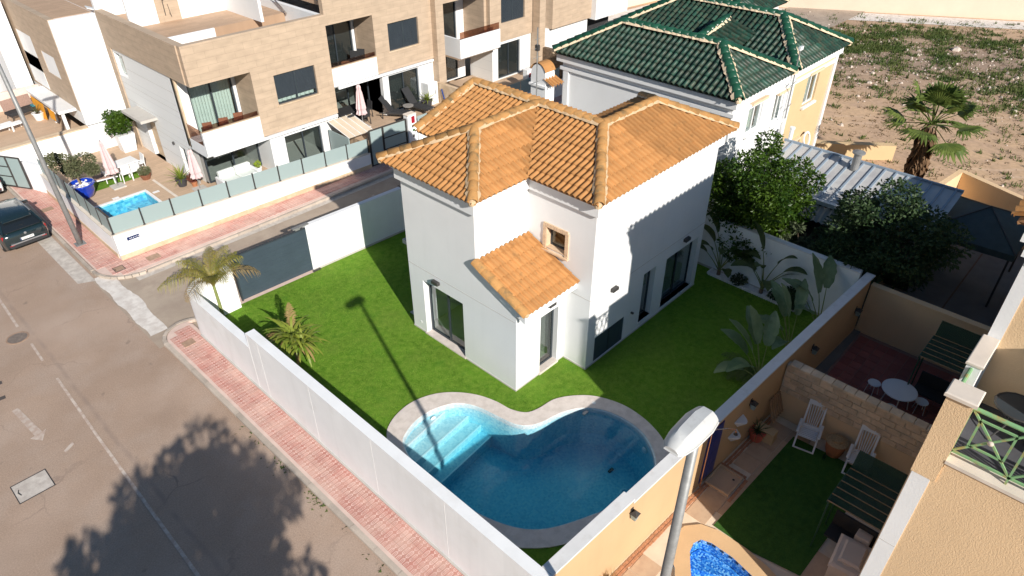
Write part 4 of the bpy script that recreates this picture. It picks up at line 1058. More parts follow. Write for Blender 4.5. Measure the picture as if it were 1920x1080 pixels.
# ------------------------------------------------------------------ first neighbour yard
sheet("neighbour_yard", [(6.7, -2), (11.1, -2), (11.1, .55), (17.2, .55), (17.2, 4.88), (6.7, 5.28)][::1], -.03, "paving_slab") if False else None
yard = struct(filled([[(6.7, -12), (11.1, -12), (11.1, .55), (17.15, .55), (17.15, 4.9), (6.7, 5.3)], NPO], -.012, "neighbour_yard_floor", "block_joint"))
sm = MB(); sm.bev(-.298, .298, -.298, .298, -.02, .0, .004); so_ = sm.build("paving_slab", "paving_slab"); SM = so_.data; bpy.data.objects.remove(so_)
for i in range(16):
    for j in range(3):
        x = 7.4 + i * .61; yv = YB(x) - .32 - j * .61 - .22
        if inside(x, yv, [(p[0], p[1]) for p in NPO]) or any(inside(x + dx, yv + dy, NPO) for dx in (-.3, .3) for dy in (-.3, .3)): continue
        if x > 16.9 or (13.1 < x < 14.2 and yv > 4.2): continue
        if x > 14.4 and yv < 3.9 and j > 1: continue
        piece("paving_slab", SM, Matrix.Translation((x, yv, .004)), yard)
rb2 = random.Random(9); bt = MB()
x = 7.2
while x < 16.8:
    l_ = rb2.uniform(.08, .2)
    for k in range(2):
        yv = YB(x) - .06 - k * .09; bt.box(x, x + l_ - .01, yv - .075 + rb2.uniform(0, .02), yv, -.012, .012)
    x += l_
for k in range(9):
    a = 13.1 + k * .115; bt.box(a, a + .1, 4.10, 4.20, -.012, .014)
    b_ = 4.2 + k * .1; bt.box(14.13, 14.23, b_, b_ + .09, -.012, .014)
stuff(bt.build("broken_tile_border", "broken_tile", yard))
for (x0, x1, y0, y1) in []: pass
lawn_material("shaded_turf", (0.05, 0.15, 0.03), (0.085, 0.20, 0.04))  # darker copy of the turf, the yard's shade put into its colour
flat("artificial_turf", [(12.3, 1.72), (16.75, 1.62), (16.6, 3.92), (12.12, 4.06), (12.09, 2.9)], .016, "shaded_turf")
flat("patio_strip", [(11.2, .6), (13.3, .6), (13.3, 1.7), (12.2, 1.72)], .010, "paving_slab")
npool = thing("neighbour_pool", "neighbour's swimming pool with rippling bright blue water and sandy stone coping", "swimming pool")
o = filled([NPO, NPI], .06, "coping", "pool_stone"); o.parent = npool
s_ = MB()
for lp, z0, z1 in ((NPO, -.05, .06), (NPI, -1.3, .06)):
    for i in range(len(lp)):
        p, q = lp[i], lp[(i + 1) % len(lp)]; s_.quad((*p, z0), (*q, z0), (*q, z1), (*p, z1))
s_.build("basin_wall", "blue_mosaic", npool); o = filled([NPI], -1.2, "basin_floor", "blue_mosaic"); o.parent = npool
stp = clip(NPI, (11.1, 5.0), (10.6, .5)); 
o = MB().prism([(11.44, 2.6), (11.56, 3.2), (11.56, 3.78), (11.46, 4.04), (11.24, 4.12), (10.98, 4.06), (10.85, 3.9)], -1.2, -.32).build("step", "blue_mosaic", npool)
b_ = MB()
for i in range(len(NPI)):
    p, q = Vector(NPI[i]), Vector(NPI[(i + 1) % len(NPI)]); d = (q - p); n_ = max(1, int(d.length / .1))
    nr = Vector((d.y, -d.x)).normalized() * -.006
    for k in range(n_):
        if k % 2: continue
        a, c = p + d * (k / n_) + nr, p + d * ((k + .8) / n_) + nr; b_.quad((a.x, a.y, -.03), (c.x, c.y, -.03), (c.x, c.y, .05), (a.x, a.y, .05))
b_.build("waterline_tiles", "anthracite", npool)
o = filled([NPI], -.09, "water", "deep_blue_water"); o.parent = npool
# split-block wall between the yards
def block_wall(name, label, x, y0, y1):
    t = thing(name, label, "wall"); MB().box(x + .012, x + .2, y0, y1, -.03, 2.0).build("wall_core", "block_joint", t)
    MB().box(x + .004, x + .012, y0, y1, -.03, .95).build("render_coat", "cream_plaster", t)
    bm_ = MB(); bm_.bev(-.0, .012, -.188, .188, -.0, .0, .0)
    rb = random.Random(4)
    for r in range(5):
        z = .97 + r * .205; yv = y0 + (.2 if r % 2 else 0)
        while yv < y1 - .05:
            ye = min(yv + .4, y1); ys = max(yv, y0); b = MB(); n1 = x - rb.uniform(.012, .03)
            vs = [(x + .012, ys + .006, z + .006), (x + .012, ye - .006, z + .006), (x + .012, ye - .006, z + .196), (x + .012, ys + .006, z + .196),
                  (n1, ys + .02, z + .02), (n1 + rb.uniform(-.008, .008), ye - .02, z + .02), (n1 + rb.uniform(-.008, .008), ye - .02, z + .18), (n1 + rb.uniform(-.008, .008), ys + .02, z + .18)]
            b.add(vs, [(0, 1, 5, 4), (1, 2, 6, 5), (2, 3, 7, 6), (3, 0, 4, 7), (4, 5, 6, 7)]); b.build("block", "split_block", t); yv += .4
    yv = y0
    while yv < y1 - .1:
        ye = min(yv + .32, y1); MB().bev(x - .05, x + .26, yv + .006, ye - .006, 2.0, 2.09, .015).build("coping_stone", "split_block", t); yv += .32
    return t
block_wall("block_wall", "low split block wall with stone coping between the two neighbour yards", 17.17, .62, 4.86)
# sconces on the boundary wall
def sconce(x, z, label):
    yv = YB(x); t = thing("wall_sconce", label, "lamp", (x, yv, z), group="lantern sconces on the yellow wall")
    MB().box(-.05, .05, -.02, .0, -.12, .12).build("back_plate", "dark_metal", t)
    MB().add([(-.08, -.19, .0), (.08, -.19, .0), (.08, -.03, .0), (-.08, -.03, .0), (-.055, -.165, -.2), (.055, -.165, -.2), (.055, -.055, -.2), (-.055, -.055, -.2)], [(3, 2, 1, 0), (4, 5, 6, 7), (0, 1, 5, 4), (1, 2, 6, 5), (2, 3, 7, 6), (3, 0, 4, 7)]).build("lantern_glass", "frosted_glass", t)
    MB().add([(-.1, -.21, .0), (.1, -.21, .0), (.1, -.01, .0), (-.1, -.01, .0), (0, -.11, .12)], [(0, 1, 4), (1, 2, 4), (2, 3, 4), (3, 0, 4), (3, 2, 1, 0)]).build("lantern_roof", "dark_metal", t)
sconce(9.63, 2.0, "lantern sconce on the sunlit stretch of the yellow wall"); sconce(15.17, 1.8, "lantern sconce above the potted plant by the shower shelves"); sconce(19.04, 1.55, "lantern sconce just past the split block wall"); sconce(22.38, 1.3, "lantern sconce at the far end of the yellow wall")
# shower corner
sh = thing("outdoor_shower", "copper outdoor shower with blue mosaic panel and beige tray on the yellow wall", "shower")
tl_ = MB()
for i in range(2):
    for j in range(4):
        x0 = 12.95 + i * .37; z0 = .15 + j * .5; b = MB(); seg(b, x0, x0 + .36, -.022, -.002, z0, z0 + .49); b.build("mosaic_panel", "blue_panel" if "blue_panel" in MATS else mat("blue_panel", (0.03, 0.045, 0.28), .3, .2, 20, fine=.3, fscale=30), sh)
p = MB(); p.tube([(12.96, YB(13) - .06, .05), (12.96, YB(13) - .06, 2.2), (13.0, YB(13) - .1, 2.35), (13.2, YB(13) - .35, 2.42), (13.35, YB(13) - .5, 2.36), (13.36, YB(13) - .52, 2.28)], .018, 8); p.build("shower_pipe", mat("copper", (0.75, 0.42, 0.28), .25, .05, metal=.9), sh)
MB().lathe([(.03, .06), (.06, 0), (.001, 0)], (13.36, YB(13) - .52, 2.2), 12, False).build("shower_head", "dark_metal", sh)
tr = MB(); tr.box(13.22, 14.08, 4.24, 4.98, .0, .03); e_ = .05
tr.box(13.22, 14.08, 4.24, 4.24 + e_, .03, .09); tr.box(13.22, 14.08, 4.98 - e_, 4.98, .03, .09); tr.box(13.22, 13.22 + e_, 4.29, 4.93, .03, .09); tr.box(14.08 - e_, 14.08, 4.29, 4.93, .03, .09); tr.build("shower_tray", mat("tray_beige", (.62, .44, .29), .6, .06, 3), sh)
MB().lathe([(.035, .0), (.035, .008), (.001, .008)], (13.85, 4.42, .03), 12, False).build("drain", "dark_metal", sh)
for (x, z, lb) in [(14.62, 1.5, "upper white quarter round shelf on the yellow wall by the shower"), (14.42, 1.05, "lower white quarter round shelf on the yellow wall by the shower")]:
    t = MB(); yv = YB(x); r_ = .26; pts = [(x - .24, yv)] + [(x - .24 + .48 * k / 8, yv - r_ * math.sin(math.pi * k / 8)) for k in range(1, 8)] + [(x + .24, yv)]
    n_ = len(pts); t.prism(pts, z, z + .04); t.add([(q[0], q[1], z) for q in pts] + [(x, yv - .02, z - .3)], [((i + 1) % n_, i, n_) for i in range(n_)])
    tag(t.build("wall_shelf", "plastic_white"), lb, "shelf", "white wall shelves by the shower")
# white reclining garden chairs
def garden_chair(label, loc, rz):
    t = thing("garden_chair", label, "chair", loc, rz, "white plastic recliners by the block wall")
    P = "plastic_white"; t.scale = (1.12, 1.12, 1.05)
    s_ = MB()
    for k in range(7): s_.bev(-.22, .22, -.2 + k * .065, -.145 + k * .065, .38 + (.02 if k in (0, 6) else 0), .41 + (.01 if k == 6 else 0), .008)
    s_.build("seat", P, t)
    for s in (-1, 1):
        l = MB(); l.bar((s * .25, -.3, 0), (s * .25, .22, .6), .045, .03); l.build("leg", P, t)
        l = MB(); l.bar((s * .23, .34, 0), (s * .23, -.18, .42), .045, .03); l.build("leg", P, t)
        a = MB(); a.bev(s * .27 - .035, s * .27 + .035, -.28, .26, .60, .635, .012); a.build("armrest", P, t)
        b = MB(); b.bar((s * .21, .2, .40), (s * .21, .52, 1.12), .05, .03); b.build("back_post", P, t)
    for k in range(6):
        xx = -.15 + k * .06; b = MB(); b.tube([(xx * .75, .235, .47), (xx * .95, .36, .75), (xx * 1.1, .50, 1.06)], .014, 5); b.build("back_slat", P, t)
    b = MB(); b.bar((-.235, .515, 1.11), (.235, .515, 1.11), .05, .13, (0, .4, .9)); b.build("top_rail", P, t)
    b = MB(); b.bar((-.2, .235, .46), (.2, .235, .46), .04, .08); b.build("lower_rail", P, t)
    b = MB(); b.bar((-.24, -.29, .02), (.24, -.29, .02), .04, .04); b.build("front_stretcher", P, t)
garden_chair("white slatted recliner chair left of the wicker topped pot", (16.60, 3.55, 0), R(-78))
garden_chair("white slatted recliner chair right of the wicker topped pot by the arbour", (16.60, 2.05, 0), R(-82))
br = thing("barrel_table", "terracotta barrel pot with a round wicker lid between the two white recliners", "table", (16.78, 2.78, 0))
MB().lathe([(.2, 0), (.26, .2), (.28, .42), (.25, .5)], n=20).build("pot", "pot_terracotta", br); mat("wicker", (0.45, 0.31, 0.17), .9, .25, 25, .8, 60)
MB().lathe([(.30, .5), (.31, .53), (.16, .56), (.001, .56)], n=24, cap=False).build("lid", "wicker", br); MB().lathe([(.15, .56), (.155, .63), (.13, .64), (.001, .63)], n=18, cap=False).build("basket", "wicker", br)
tag(MB().lathe([(.04, 0), (.045, .02), (.045, .2), (.02, .27), (.02, .3)], (16.35, 2.88, 0), 10).build("water_bottle", glass("pet_bottle", (.6, .75, .9), .1, see=.9)), "clear plastic water bottle on the turf beside the barrel pot", "bottle")
# potted plants along the wall
def pot(parent, r, h, m, x=0, y=0): return MB().lathe([(r * .72, 0), (r, h * .85), (r * 1.08, h * .87), (r * 1.08, h), (r * .9, h), (r * .88, h * .9), (.001, h * .88)], (x, y, 0), 18, False).build("pot", m, parent, smooth=False)
# steps / slatted wooden rack leaning in the corner
rk = thing("slatted_rack", "wooden slatted rack leaning in the corner by the block wall", "rack", (16.7, 4.45, 0))
for k in range(6): b = MB(); b.bar((-.35 + k * .13, .1, .35), (-.15 + k * .13, .42, .95), .05, .02); b.build("slat", "wood", rk)
b = MB(); b.bar((-.4, .12, .4), (.35, .12, .4), .04); b.bar((-.2, .38, .9), (.5, .38, .9), .04); b.build("rail", "wood", rk)
cn = thing("corner_cube", "small rendered block seat beside the potted plant", "block", (15.95, 4.55, 0)); MB().bev(-.16, .16, -.3, .3, 0, .42, .015).build("body", "yellow_plaster", cn)
# green arbour swings
def arbour(label, loc, rz, h=2.05):
    t = thing("garden_arbour", label, "arbour", loc, rz); G_ = "dark_green_paint"
    for x in (-.75, .75):
        b = MB(); b.tube([(x, -.45, 0), (x, -.4, h)], .022, 7); b.build("post", G_, t); b = MB(); b.tube([(x, .45, 0), (x, .4, h)], .022, 7); b.build("post", G_, t)
        b = MB(); b.tube([(x, -.7, h), (x, .7, h)], .02, 6); b.build("roof_rail", G_, t)
    for k in range(6):
        yv = -.68 + k * .272; b = MB(); b.bar((-.75, yv, h + .045), (.75, yv, h + .045), .025, .015); b.build("roof_slat", "wood", t)
    MB().box(-.74, .74, -.68, .68, h + .03, h + .035).build("shade_cloth", mat("green_net", (0.02, 0.055, 0.035), .95, .15, 30, alpha=.8), t)
    b = MB(); b.add([(-.74, .7, h), (.74, .7, h), (.74, 1.0, h + .45), (-.74, 1.0, h + .45)], [(0, 1, 2, 3)]); b.add([(-.74, .7, h - .01), (-.74, 1.0, h + .44), (.74, 1.0, h + .44), (.74, .7, h - .01)], [(0, 1, 2, 3)]); b.build("raised_flap", "green_net", t)
    s_ = MB(); s_.box(-.6, .6, -.25, .25, .42, .47); s_.build("seat", "black_fabric", t); s_ = MB(); s_.box(-.6, .6, .25, .3, .47, .95); s_.build("backrest", "black_fabric", t)
    return t
arbour("green metal arbour with netted roof beside the cream house in the turf yard", (13.75, 1.15, 0), R(-90))
arbour("green metal arbour with netted roof in the dark red tiled yard", (20.85, 1.35, 0), R(-90))
bx = thing("storage_chest", "beige plastic storage chest with a stepped lid by the cream house wall", "chest", (13.2, .95, 0), R(6))
MB().bev(-.52, .52, -.38, .38, 0, .55, .03).build("body", "plastic_cream", bx); MB().bev(-.55, .55, -.41, .41, .55, .68, .06).build("lid", "plastic_cream", bx); MB().bev(-.36, .36, -.26, .26, .68, .78, .05).build("lid_panel", "plastic_cream", bx)
b2 = thing("electric_cabinet", "cream metal cabinet standing under the green arbour", "cabinet", (13.95, .95, 0)); MB().bev(-.22, .22, -.18, .18, 0, .8, .02).build("body", "plastic_cream", b2); MB().box(-.225, -.22, -.06, .02, .55, .65).build("vent", "dark_metal", b2)
# ------------------------------------------------------------------ second yard: dark red tiles, round table
y2 = sheet("tiled_yard_floor", [(17.42, .55), (23.1, .55), (23.1, 4.9), (17.42, 4.9)], -.012, mat("tile_grout", (.26, .16, .14), .9, .1))
tm_ = MB(); tm_.bev(-.185, .185, -.185, .185, -.02, 0, .004); o = tm_.build("floor_tile", "dark_red_tile"); TM_ = o.data; bpy.data.objects.remove(o)
for i in range(14):
    for j in range(11): piece("floor_tile", TM_, Matrix.Translation((17.66 + i * .39, 4.2 - j * .34 - .02, .004)) @ Matrix.Diagonal((1, .88, 1, 1)), y2)
bs_ = MB(); bs_.box(17.45, 23.1, 4.42, 4.78, -.012, .02); bs_.build("edge_strip", "grey_paving", y2)
yw = thing("yard_end_wall", "yellow rendered wall closing the dark red tiled yard", "wall"); MB().box(23.12, 23.32, .5, 4.62, -.03, 1.95).build("wall", "cream_plaster", yw); MB().box(23.09, 23.35, .5, 4.62, 1.95, 2.0).build("coping", "cream_plaster", yw)
tb = thing("round_table", "white round garden table in the dark red tiled yard", "table", (20.0, 2.2, 0))
MB().lathe([(.001, .70), (.5, .70), (.52, .715), (.52, .735), (.5, .745), (.001, .745)], n=32, cap=False).build("table_top", "plastic_white", tb)
for k in range(4):
    a = k * 1.571 + .4; MB().tube([(.42 * math.cos(a), .42 * math.sin(a), 0), (.3 * math.cos(a), .3 * math.sin(a), .7)], .018, 6).build("leg", "plastic_white", tb)
for (x, yv, lb) in [(20.15, 2.95, "white round stool left of the round garden table"), (19.35, 2.15, "white round stool in front of the round garden table"), (20.3, 1.55, "white round stool right of the round garden table")]:
    t = thing("stool", lb, "stool", (x, yv, 0), random.uniform(0, 1), "stools round the white garden table"); MB().lathe([(.001, .43), (.19, .43), (.2, .445), (.19, .46), (.001, .46)], n=20, cap=False).build("seat", "plastic_white", t)
    for k in range(4): a = k * 1.571 + .3; MB().tube([(.2 * math.cos(a), .2 * math.sin(a), 0), (.15 * math.cos(a), .15 * math.sin(a), .43)], .012, 5).build("leg", "plastic_white", t)
dr = thing("drying_rack", "white wire clothes rack beside the cream pier", "rack", (17.9, .95, 0), .2)
b = MB()
for (p, q) in [((-.4, -.3, .9), (.5, -.3, .9)), ((-.4, .3, .9), (.5, .3, .9)), ((-.4, -.3, .9), (-.4, .3, .9)), ((.5, -.3, .9), (.5, .3, .9))]: b.bar(p, q, .025)
for s in (-1, 1): b.bar((-.4, s * .3, 0), (.4, s * .3, .9), .022); b.bar((.4, s * .3, 0), (-.4, s * .3, .9), .022)
b.build("frame", "plastic_white", dr)
for k in range(7): MB().bar((-.33 + k * .13, -.3, .9), (-.33 + k * .13, .3, .9), .008).build("wire", "plastic_white", dr)
MB().bev(-.38, .0, -.25, .1, .905, .93, .01).build("cloth", "plastic_white", dr)
# ------------------------------------------------------------------ third yard: grey paving, dark gazebo
sheet("grey_yard_floor", [(23.35, .55), (36, .55), (36, 5.6), (26.5, 5.9), (23.35, 4.9)], -.008, "grey_paving")
for (x0, x1, y0, y1) in [(26.2, 26.26, .6, 5), (23.4, 32, 2.7, 2.76)]: flat("paving_joint", [(x0, y0), (x1, y0), (x1, y1), (x0, y1)], -.003, "soil")
gz = thing("gazebo", "dark pyramid canopy gazebo in the shaded far yard", "gazebo", (29.6, 2.9, 0))
for sx in (-1, 1):
    for sy in (-1, 1): b = MB(); b.bar((sx * 1.65, sy * 1.35, 0), (sx * 1.65, sy * 1.35, 2.4), .07); b.build("post", "dark_metal", gz)
cnr = [(-1.8, -1.5, 2.4), (1.8, -1.5, 2.4), (1.8, 1.5, 2.4), (-1.8, 1.5, 2.4)]
for k in range(4):
    a, b_ = Vector(cnr[k]), Vector(cnr[(k + 1) % 4]); ap = Vector((0, 0, 3.15)); m = MB()
    mid = (a + b_) / 2 - Vector((0, 0, .05)); m.add([a, mid, b_, ap, a - Vector((0, 0, .25)), mid - Vector((0, 0, .25)), b_ - Vector((0, 0, .25))], [(0, 1, 3), (1, 2, 3), (4, 5, 1, 0), (5, 6, 2, 1)]); m.build("canopy_panel", mat("canopy_cloth", (0.06, 0.085, 0.09), .95, .12, 3), gz)
for k in range(4): MB().bar(Vector(cnr[k]) + Vector((0, 0, .02)), (0, 0, 3.17), .05, .03).build("rib", "dark_metal", gz)
yw = thing("far_yard_wall", "ochre rendered wall between the shaded yard and the open lot", "wall")
MB().prism([(33.2, .6), (33.45, .6), (35.2, 4.9), (35.2, 5.2), (31.9, 5.6), (31.9, 5.35), (34.9, 5.0)], -.03, 2.0).build("wall", "cream_plaster", yw)
yw = thing("shed_wall", "ochre rendered wall fragment seen behind the dark tree", "wall"); MB().box(28.6, 28.8, 4.8, 6.2, -.03, 2.2).build("wall", "cream_plaster", yw)
# ------------------------------------------------------------------ modern stone-clad row across the side road
YF = 30.6
def shutter_window(parent, s0, s1, z0, z1, yv, closed=.8):
    f = frame_window(parent, 'y', yv, s0, s1, z0, z1, "anthracite", "window_glass", 1, .06, name="window")
    b = MB(); n = max(1, int((z1 - z0) * closed / .055))
    for half in (0, 1):
        a = s0 + .07 + half * ((s1 - s0) / 2 - .03); c = s0 + (s1 - s0) / 2 - .04 + half * ((s1 - s0) / 2 - .03)
        for k in range(n):
            z = z1 - .07 - k * .055; b.add([(a, yv - .03, z - .05), (c, yv - .03, z - .05), (c, yv - .045, z - .025), (a, yv - .045, z - .025), (c, yv - .03, z), (a, yv - .03, z)], [(0, 1, 2, 3), (3, 2, 4, 5)])
    stuff(b.build("shutter_slats", "anthracite", f))
    curtain(f, 'y', yv + .12, s0 + .1, s1 - .1, z0 + .05, z1 - .05, 8)
    return f
def interior(t, x0, x1, y0, y1, z0, z1):
    b = MB(); b.quad((x0, y1, z0), (x1, y1, z0), (x1, y1, z1), (x0, y1, z1)); b.quad((x0, y0, z0 + .01), (x1, y0, z0 + .01), (x1, y1, z0 + .01), (x0, y1, z0 + .01)); b.quad((x0, y0, z0), (x0, y1, z0), (x0, y1, z1), (x0, y0, z1)); b.quad((x1, y0, z0), (x1, y1, z0), (x1, y1, z1), (x1, y0, z1)); b.quad((x0, y0, z1), (x1, y0, z1), (x1, y1, z1), (x0, y1, z1))
    b.build("interior_room", "interior_wall", t)
def row_house(label, x0, x1, xb, d, zt, win, glz, back, open_side, par, stone_b):
    """x0..x1 frontage, balcony x0..xb, d ground level, zt parapet top, win (s0,s1,z0,z1) shuttered window, glz ground floor glazing, par (z0,z1) balcony parapet, stone_b lower edge of the stone"""
    t = thing("row_house", label, "house", group=None)
    zo = par[1] + 2.1                                        # top of the balcony opening
    w = MB(); wall_holes(w, (xb, YF), (x1, YF), stone_b, zt, .3, [(win[0] - xb, win[1] - xb, win[2], win[3])], (0, 1), True); w.box(x0, xb - .001, YF, YF + .3, zo, zt)
    w.box(xb, xb + .2, YF + .301, YF + 1.7, par[0], zo)
    w.build("stone_cladding", "travertine_cladding", t)
    shutter_window(t, win[0], win[1], win[2], win[3], YF + .14, .78 if open_side else 1.0)
    MB().box(win[0] - .06, win[1] + .06, YF - .04, YF + .1, win[2] - .06, win[2] - .002).build("window_sill", "travertine", t)
    interior(t, win[0] - .3, win[1] + .3, YF + .305, YF + 2, par[0] + .2, zo)
    # balcony
    MB().box(x0, xb, YF, YF + .15, par[0], par[1]).build("balcony_parapet", "white_plaster", t)
    MB().box(x0 + .001, xb, YF + .151, YF + 1.75, par[0], par[0] + .15).build("balcony_floor", "wood_tile", t)
    MB().box(x0, xb, YF + .301, YF + 1.75, zo, zo + .12).build("balcony_ceiling", "white_plaster", t)
    MB().box(x0 + .0, xb, YF - .015, YF + .17, par[1], par[1] + .03).build("parapet_coping", "travertine", t)
    MB().box(x0 + .05, xb - .02, YF + .09, YF + .10, par[1] + .03, par[1] + .25).build("glass_rail", "brown_glass", t)
    bw_ = MB(); g0, g1 = x0 + .55, xb - .15
    wall_holes(bw_, (x0, YF + 1.75), (xb, YF + 1.75), par[0], zo, .2, [(g0 - x0, g1 - x0, par[0] + .2, zo - .15)], (0, 1), True); bw_.build("balcony_back_wall", "white_plaster", t)
    fd = frame_window(t, 'y', YF + 1.85, g0, g1, par[0] + .2, zo - .15, "anthracite", "window_glass", 1, .07, name="balcony_door", trans=.3 if open_side else .01)
    if open_side: curtain(fd, 'y', YF + 2.05, g0 + .06, g1 - .06, par[0] + .25, zo - .5, 14, amp=.04)
    else: MB().box(g0 + .07, g1 - .07, YF + 1.9, YF + 1.92, par[0] + .25, zo - .2).build("roller_blind", "black_fabric", fd)
    interior(t, x0 + .3, xb, YF + 1.96, YF + 4, par[0], zo)
    # ground floor
    w = MB(); wall_holes(w, (xb + .3, YF + .1), (x1, YF + .1), d, stone_b, .25, [(glz[0] - xb - .3, glz[1] - xb - .3, glz[2], glz[3])], (0, 1), True)
    w.box(xb + .3, xb + .5, YF + .351, YF + 1.6, d, stone_b)
    w.build("ground_wall", "white_plaster", t)
    frame_window(t, 'y', YF + .22, glz[0], glz[1], glz[2], glz[3], "anthracite", "window_glass", 1, .07, name="patio_door")
    if not open_side: MB().box(glz[0] + .07, glz[1] - .07, YF + .27, YF + .28, glz[2] + .05, glz[3] - .05).build("roller_blind", "black_fabric", t)
    interior(t, glz[0] - .4, glz[1] + .4, YF + .36, YF + 3, d, stone_b)
    frame_window(t, 'y', YF + 1.5, x0 + .35, xb + .3, d + .03, par[0] - .12, "anthracite", "window_glass", 1, .07, name="patio_door")
    interior(t, x0 + .35, xb + .3, YF + 1.56, YF + 4, d, par[0])
    MB().box(x0, xb + .3, YF + .152, YF + 1.7, par[0] - .1, par[0] - .002).build("terrace_soffit", "white_plaster", t)
    MB().bev((glz[0] + glz[1]) / 2 - .1, (glz[0] + glz[1]) / 2 + .1, YF - .04, YF + .1, glz[3] + .15, glz[3] + .25, .02).build("wall_lamp", "dark_metal", t)
    MB().box(x0 + .2, x1 - .1, YF - .12, YF + .0, stone_b - .14, stone_b - .02).build("awning_case", "plastic_white", t)
    # body behind, roof terrace with parapets
    MB().box(x1 - .25, x1, YF + .31, back, d, zt).build("party_wall", "white_plaster", t)
    zr = zt - .9
    rf_ = MB(); rf_.box(x0 + .3, x1 - .26, YF + 3.2, back, zr, zr + .5); rf_.box(x0 + .3, x1 - .26, YF + .31, YF + 3.2, zr - .3, zr - .1); rf_.build("roof_terrace", "roof_terrace_tile", t)
    MB().box(x0 + .3, x0 + 3.1, YF + 3.1, YF + 3.199, zr - .1, zr + .505).build("light_well_wall", "white_plaster", t)
    MB().box(x0, x1 - .26, back, back + .25, d, zt + 1.3).build("rear_wall", "white_plaster", t)
    return t
A = row_house("travertine clad end house with curtained corner balcony above the small pool", 12.03, 19.2, 14.9, .3, 7.3, (16.0, 18.25, 3.68, 5.12), (16.0, 18.1, .33, 2.04), 39.5, True, (2.3, 3.45), 2.4)
B = row_house("travertine clad middle house with loungers on its raised terrace", 19.201, 25.9, 22.0, 1.35, 8.75, (22.9, 24.95, 4.75, 6.17), (22.7, 24.8, 1.4, 3.45), 39.5, False, (3.75, 4.68), 3.75)
# side of the end house
s_ = MB(); wall_holes(s_, (12.03, 39.5), (12.03, 32.36), .25, 5.6, .28, [(.62, 1.66, 4.25, 5.42), (2.05, 3.35, .3, 2.4), (5.7, 6.35, .33, 1.9)], (1, 0)); s_.build("side_wall", "white_panelling", A)
MB().box(11.97, 12.33, YF + .301, 39.5, 5.6, 7.3).build("side_stone_band", "travertine_cladding", A)
MB().box(11.96, 12.02, 38.95, 39.5, .25, 5.598).build("side_stone_strip", "travertine_cladding", A)
for z in (1.2, 2.1, 3.0, 3.9, 4.8): MB().box(12.024, 12.03, 32.4, 38.9, z, z + .012).build("panel_joint", "plinth", A)
frame_window(A, 'x', 12.2, 37.9, 38.88, 4.25, 5.42, "plastic_white", "window_glass", 0, .06)
dr_ = MB(); dr_.box(12.22, 12.27, 36.17, 37.43, .3, 2.4); dr_.build("entrance_door", "travertine", A)
MB().box(11.2, 12.028, 35.6, 37.9, 2.72, 2.86).build("entrance_canopy", "plinth", A)
frame_window(A, 'x', 12.2, 33.17, 33.78, .33, 1.9, "anthracite", "window_glass", 0, .07)
MB().box(12.03, 12.1, 30.76, 32.3, 2.3, 2.75).build("balcony_side_parapet", "white_plaster", A); MB().box(12.06, 12.07, 30.8, 32.3, 2.75, 3.5).build("balcony_side_glass", "brown_glass", A)
MB().box(12.03, 12.12, 32.2, 32.36, 2.3, 5.6).build("balcony_side_post", "travertine", A)
MB().lathe([(.001, .1), (.07, .08), (.09, .02), (.05, 0)], n=12, cap=False).build("wall_lamp", "dark_metal", A).matrix_world = Matrix.Translation((12.02, 34.3, 1.9)) @ Matrix.Rotation(-math.pi / 2, 4, 'Y')
bw_ = MB(); bw_.box(12.3, 13.9, 40.02, 40.12, 7.0, 8.4); bw_.build("roof_back_wall", "white_plaster", A)
MB().box(13.75, 14.85, 36.4, 36.6, 6.9, 8.6).build("roof_shower_panel", "travertine_cladding", A); MB().box(14.851, 17.2, 36.45, 36.6, 6.9, 8.6).build("roof_back_wall", "white_plaster", A); MB().box(12.4, 13.749, 36.45, 36.6, 6.9, 8.2).build("roof_back_wall", "white_plaster", A)
MB().box(17.2, 17.35, 33.0, 36.6, 6.9, 8.0).build("stair_wall", "white_plaster", A)
b_ = MB(); b_.bar((18.85, 33.4, 6.95), (18.85, 36.0, 8.3), .05); b_.build("stair_handrail", "steel", A)
sp_ = MB(); sp_.tube([(14.1, 36.38, 7.2), (14.1, 36.36, 7.9), (14.1, 36.2, 8.0)], .018, 6); sp_.tube([(14.3, 36.38, 7.3), (14.36, 36.36, 7.1), (14.3, 36.36, 7.7)], .012, 6); sp_.build("roof_shower", "dark_metal", A)
MB().box(25.9, 26.45, 30.2, 31.5, .8, 8.75).build("party_pier", "travertine_cladding", B)
C_ = thing("row_house", "travertine clad house with projecting white corner balcony behind the antenna mast", "house")
w = MB(); wall_holes(w, (30.45, YF), (34.2, YF), 3.5, 8.4, .3, [(.95, 3.05, 4.58, 6.0)], (0, 1), True); w.box(26.451, 30.449, YF, YF + .3, 6.5, 8.4); w.box(30.25, 30.448, YF + .301, YF + 2.2, 3.5, 6.5); w.build("stone_cladding", "travertine_cladding", C_)
shutter_window(C_, 31.4, 33.5, 4.58, 6.0, YF + .14, 1.0); interior(C_, 31, 34, YF + .305, YF + 2, 3.6, 6.4)
bp_ = MB(); bp_.box(27.2, 30.45, 29.75, 29.9, 3.55, 4.62); bp_.box(27.2, 27.35, 29.901, 31.4, 3.55, 4.62); bp_.build("balcony_parapet", "white_plaster", C_)
MB().box(27.2, 30.45, 29.9, 32.7, 3.45, 3.549).build("balcony_floor", "wood_tile", C_); MB().box(27.25, 30.4, 29.8, 29.81, 4.62, 5.0).build("glass_rail", "brown_glass", C_)
w = MB(); wall_holes(w, (26.45, YF + 2.1), (30.25, YF + 2.1), 1.2, 6.5, .2, [(1.1, 3.2, 3.6, 6.2), (1.1, 3.2, 1.25, 3.3)], (0, 1), True); w.build("rear_wall", "white_plaster", C_)
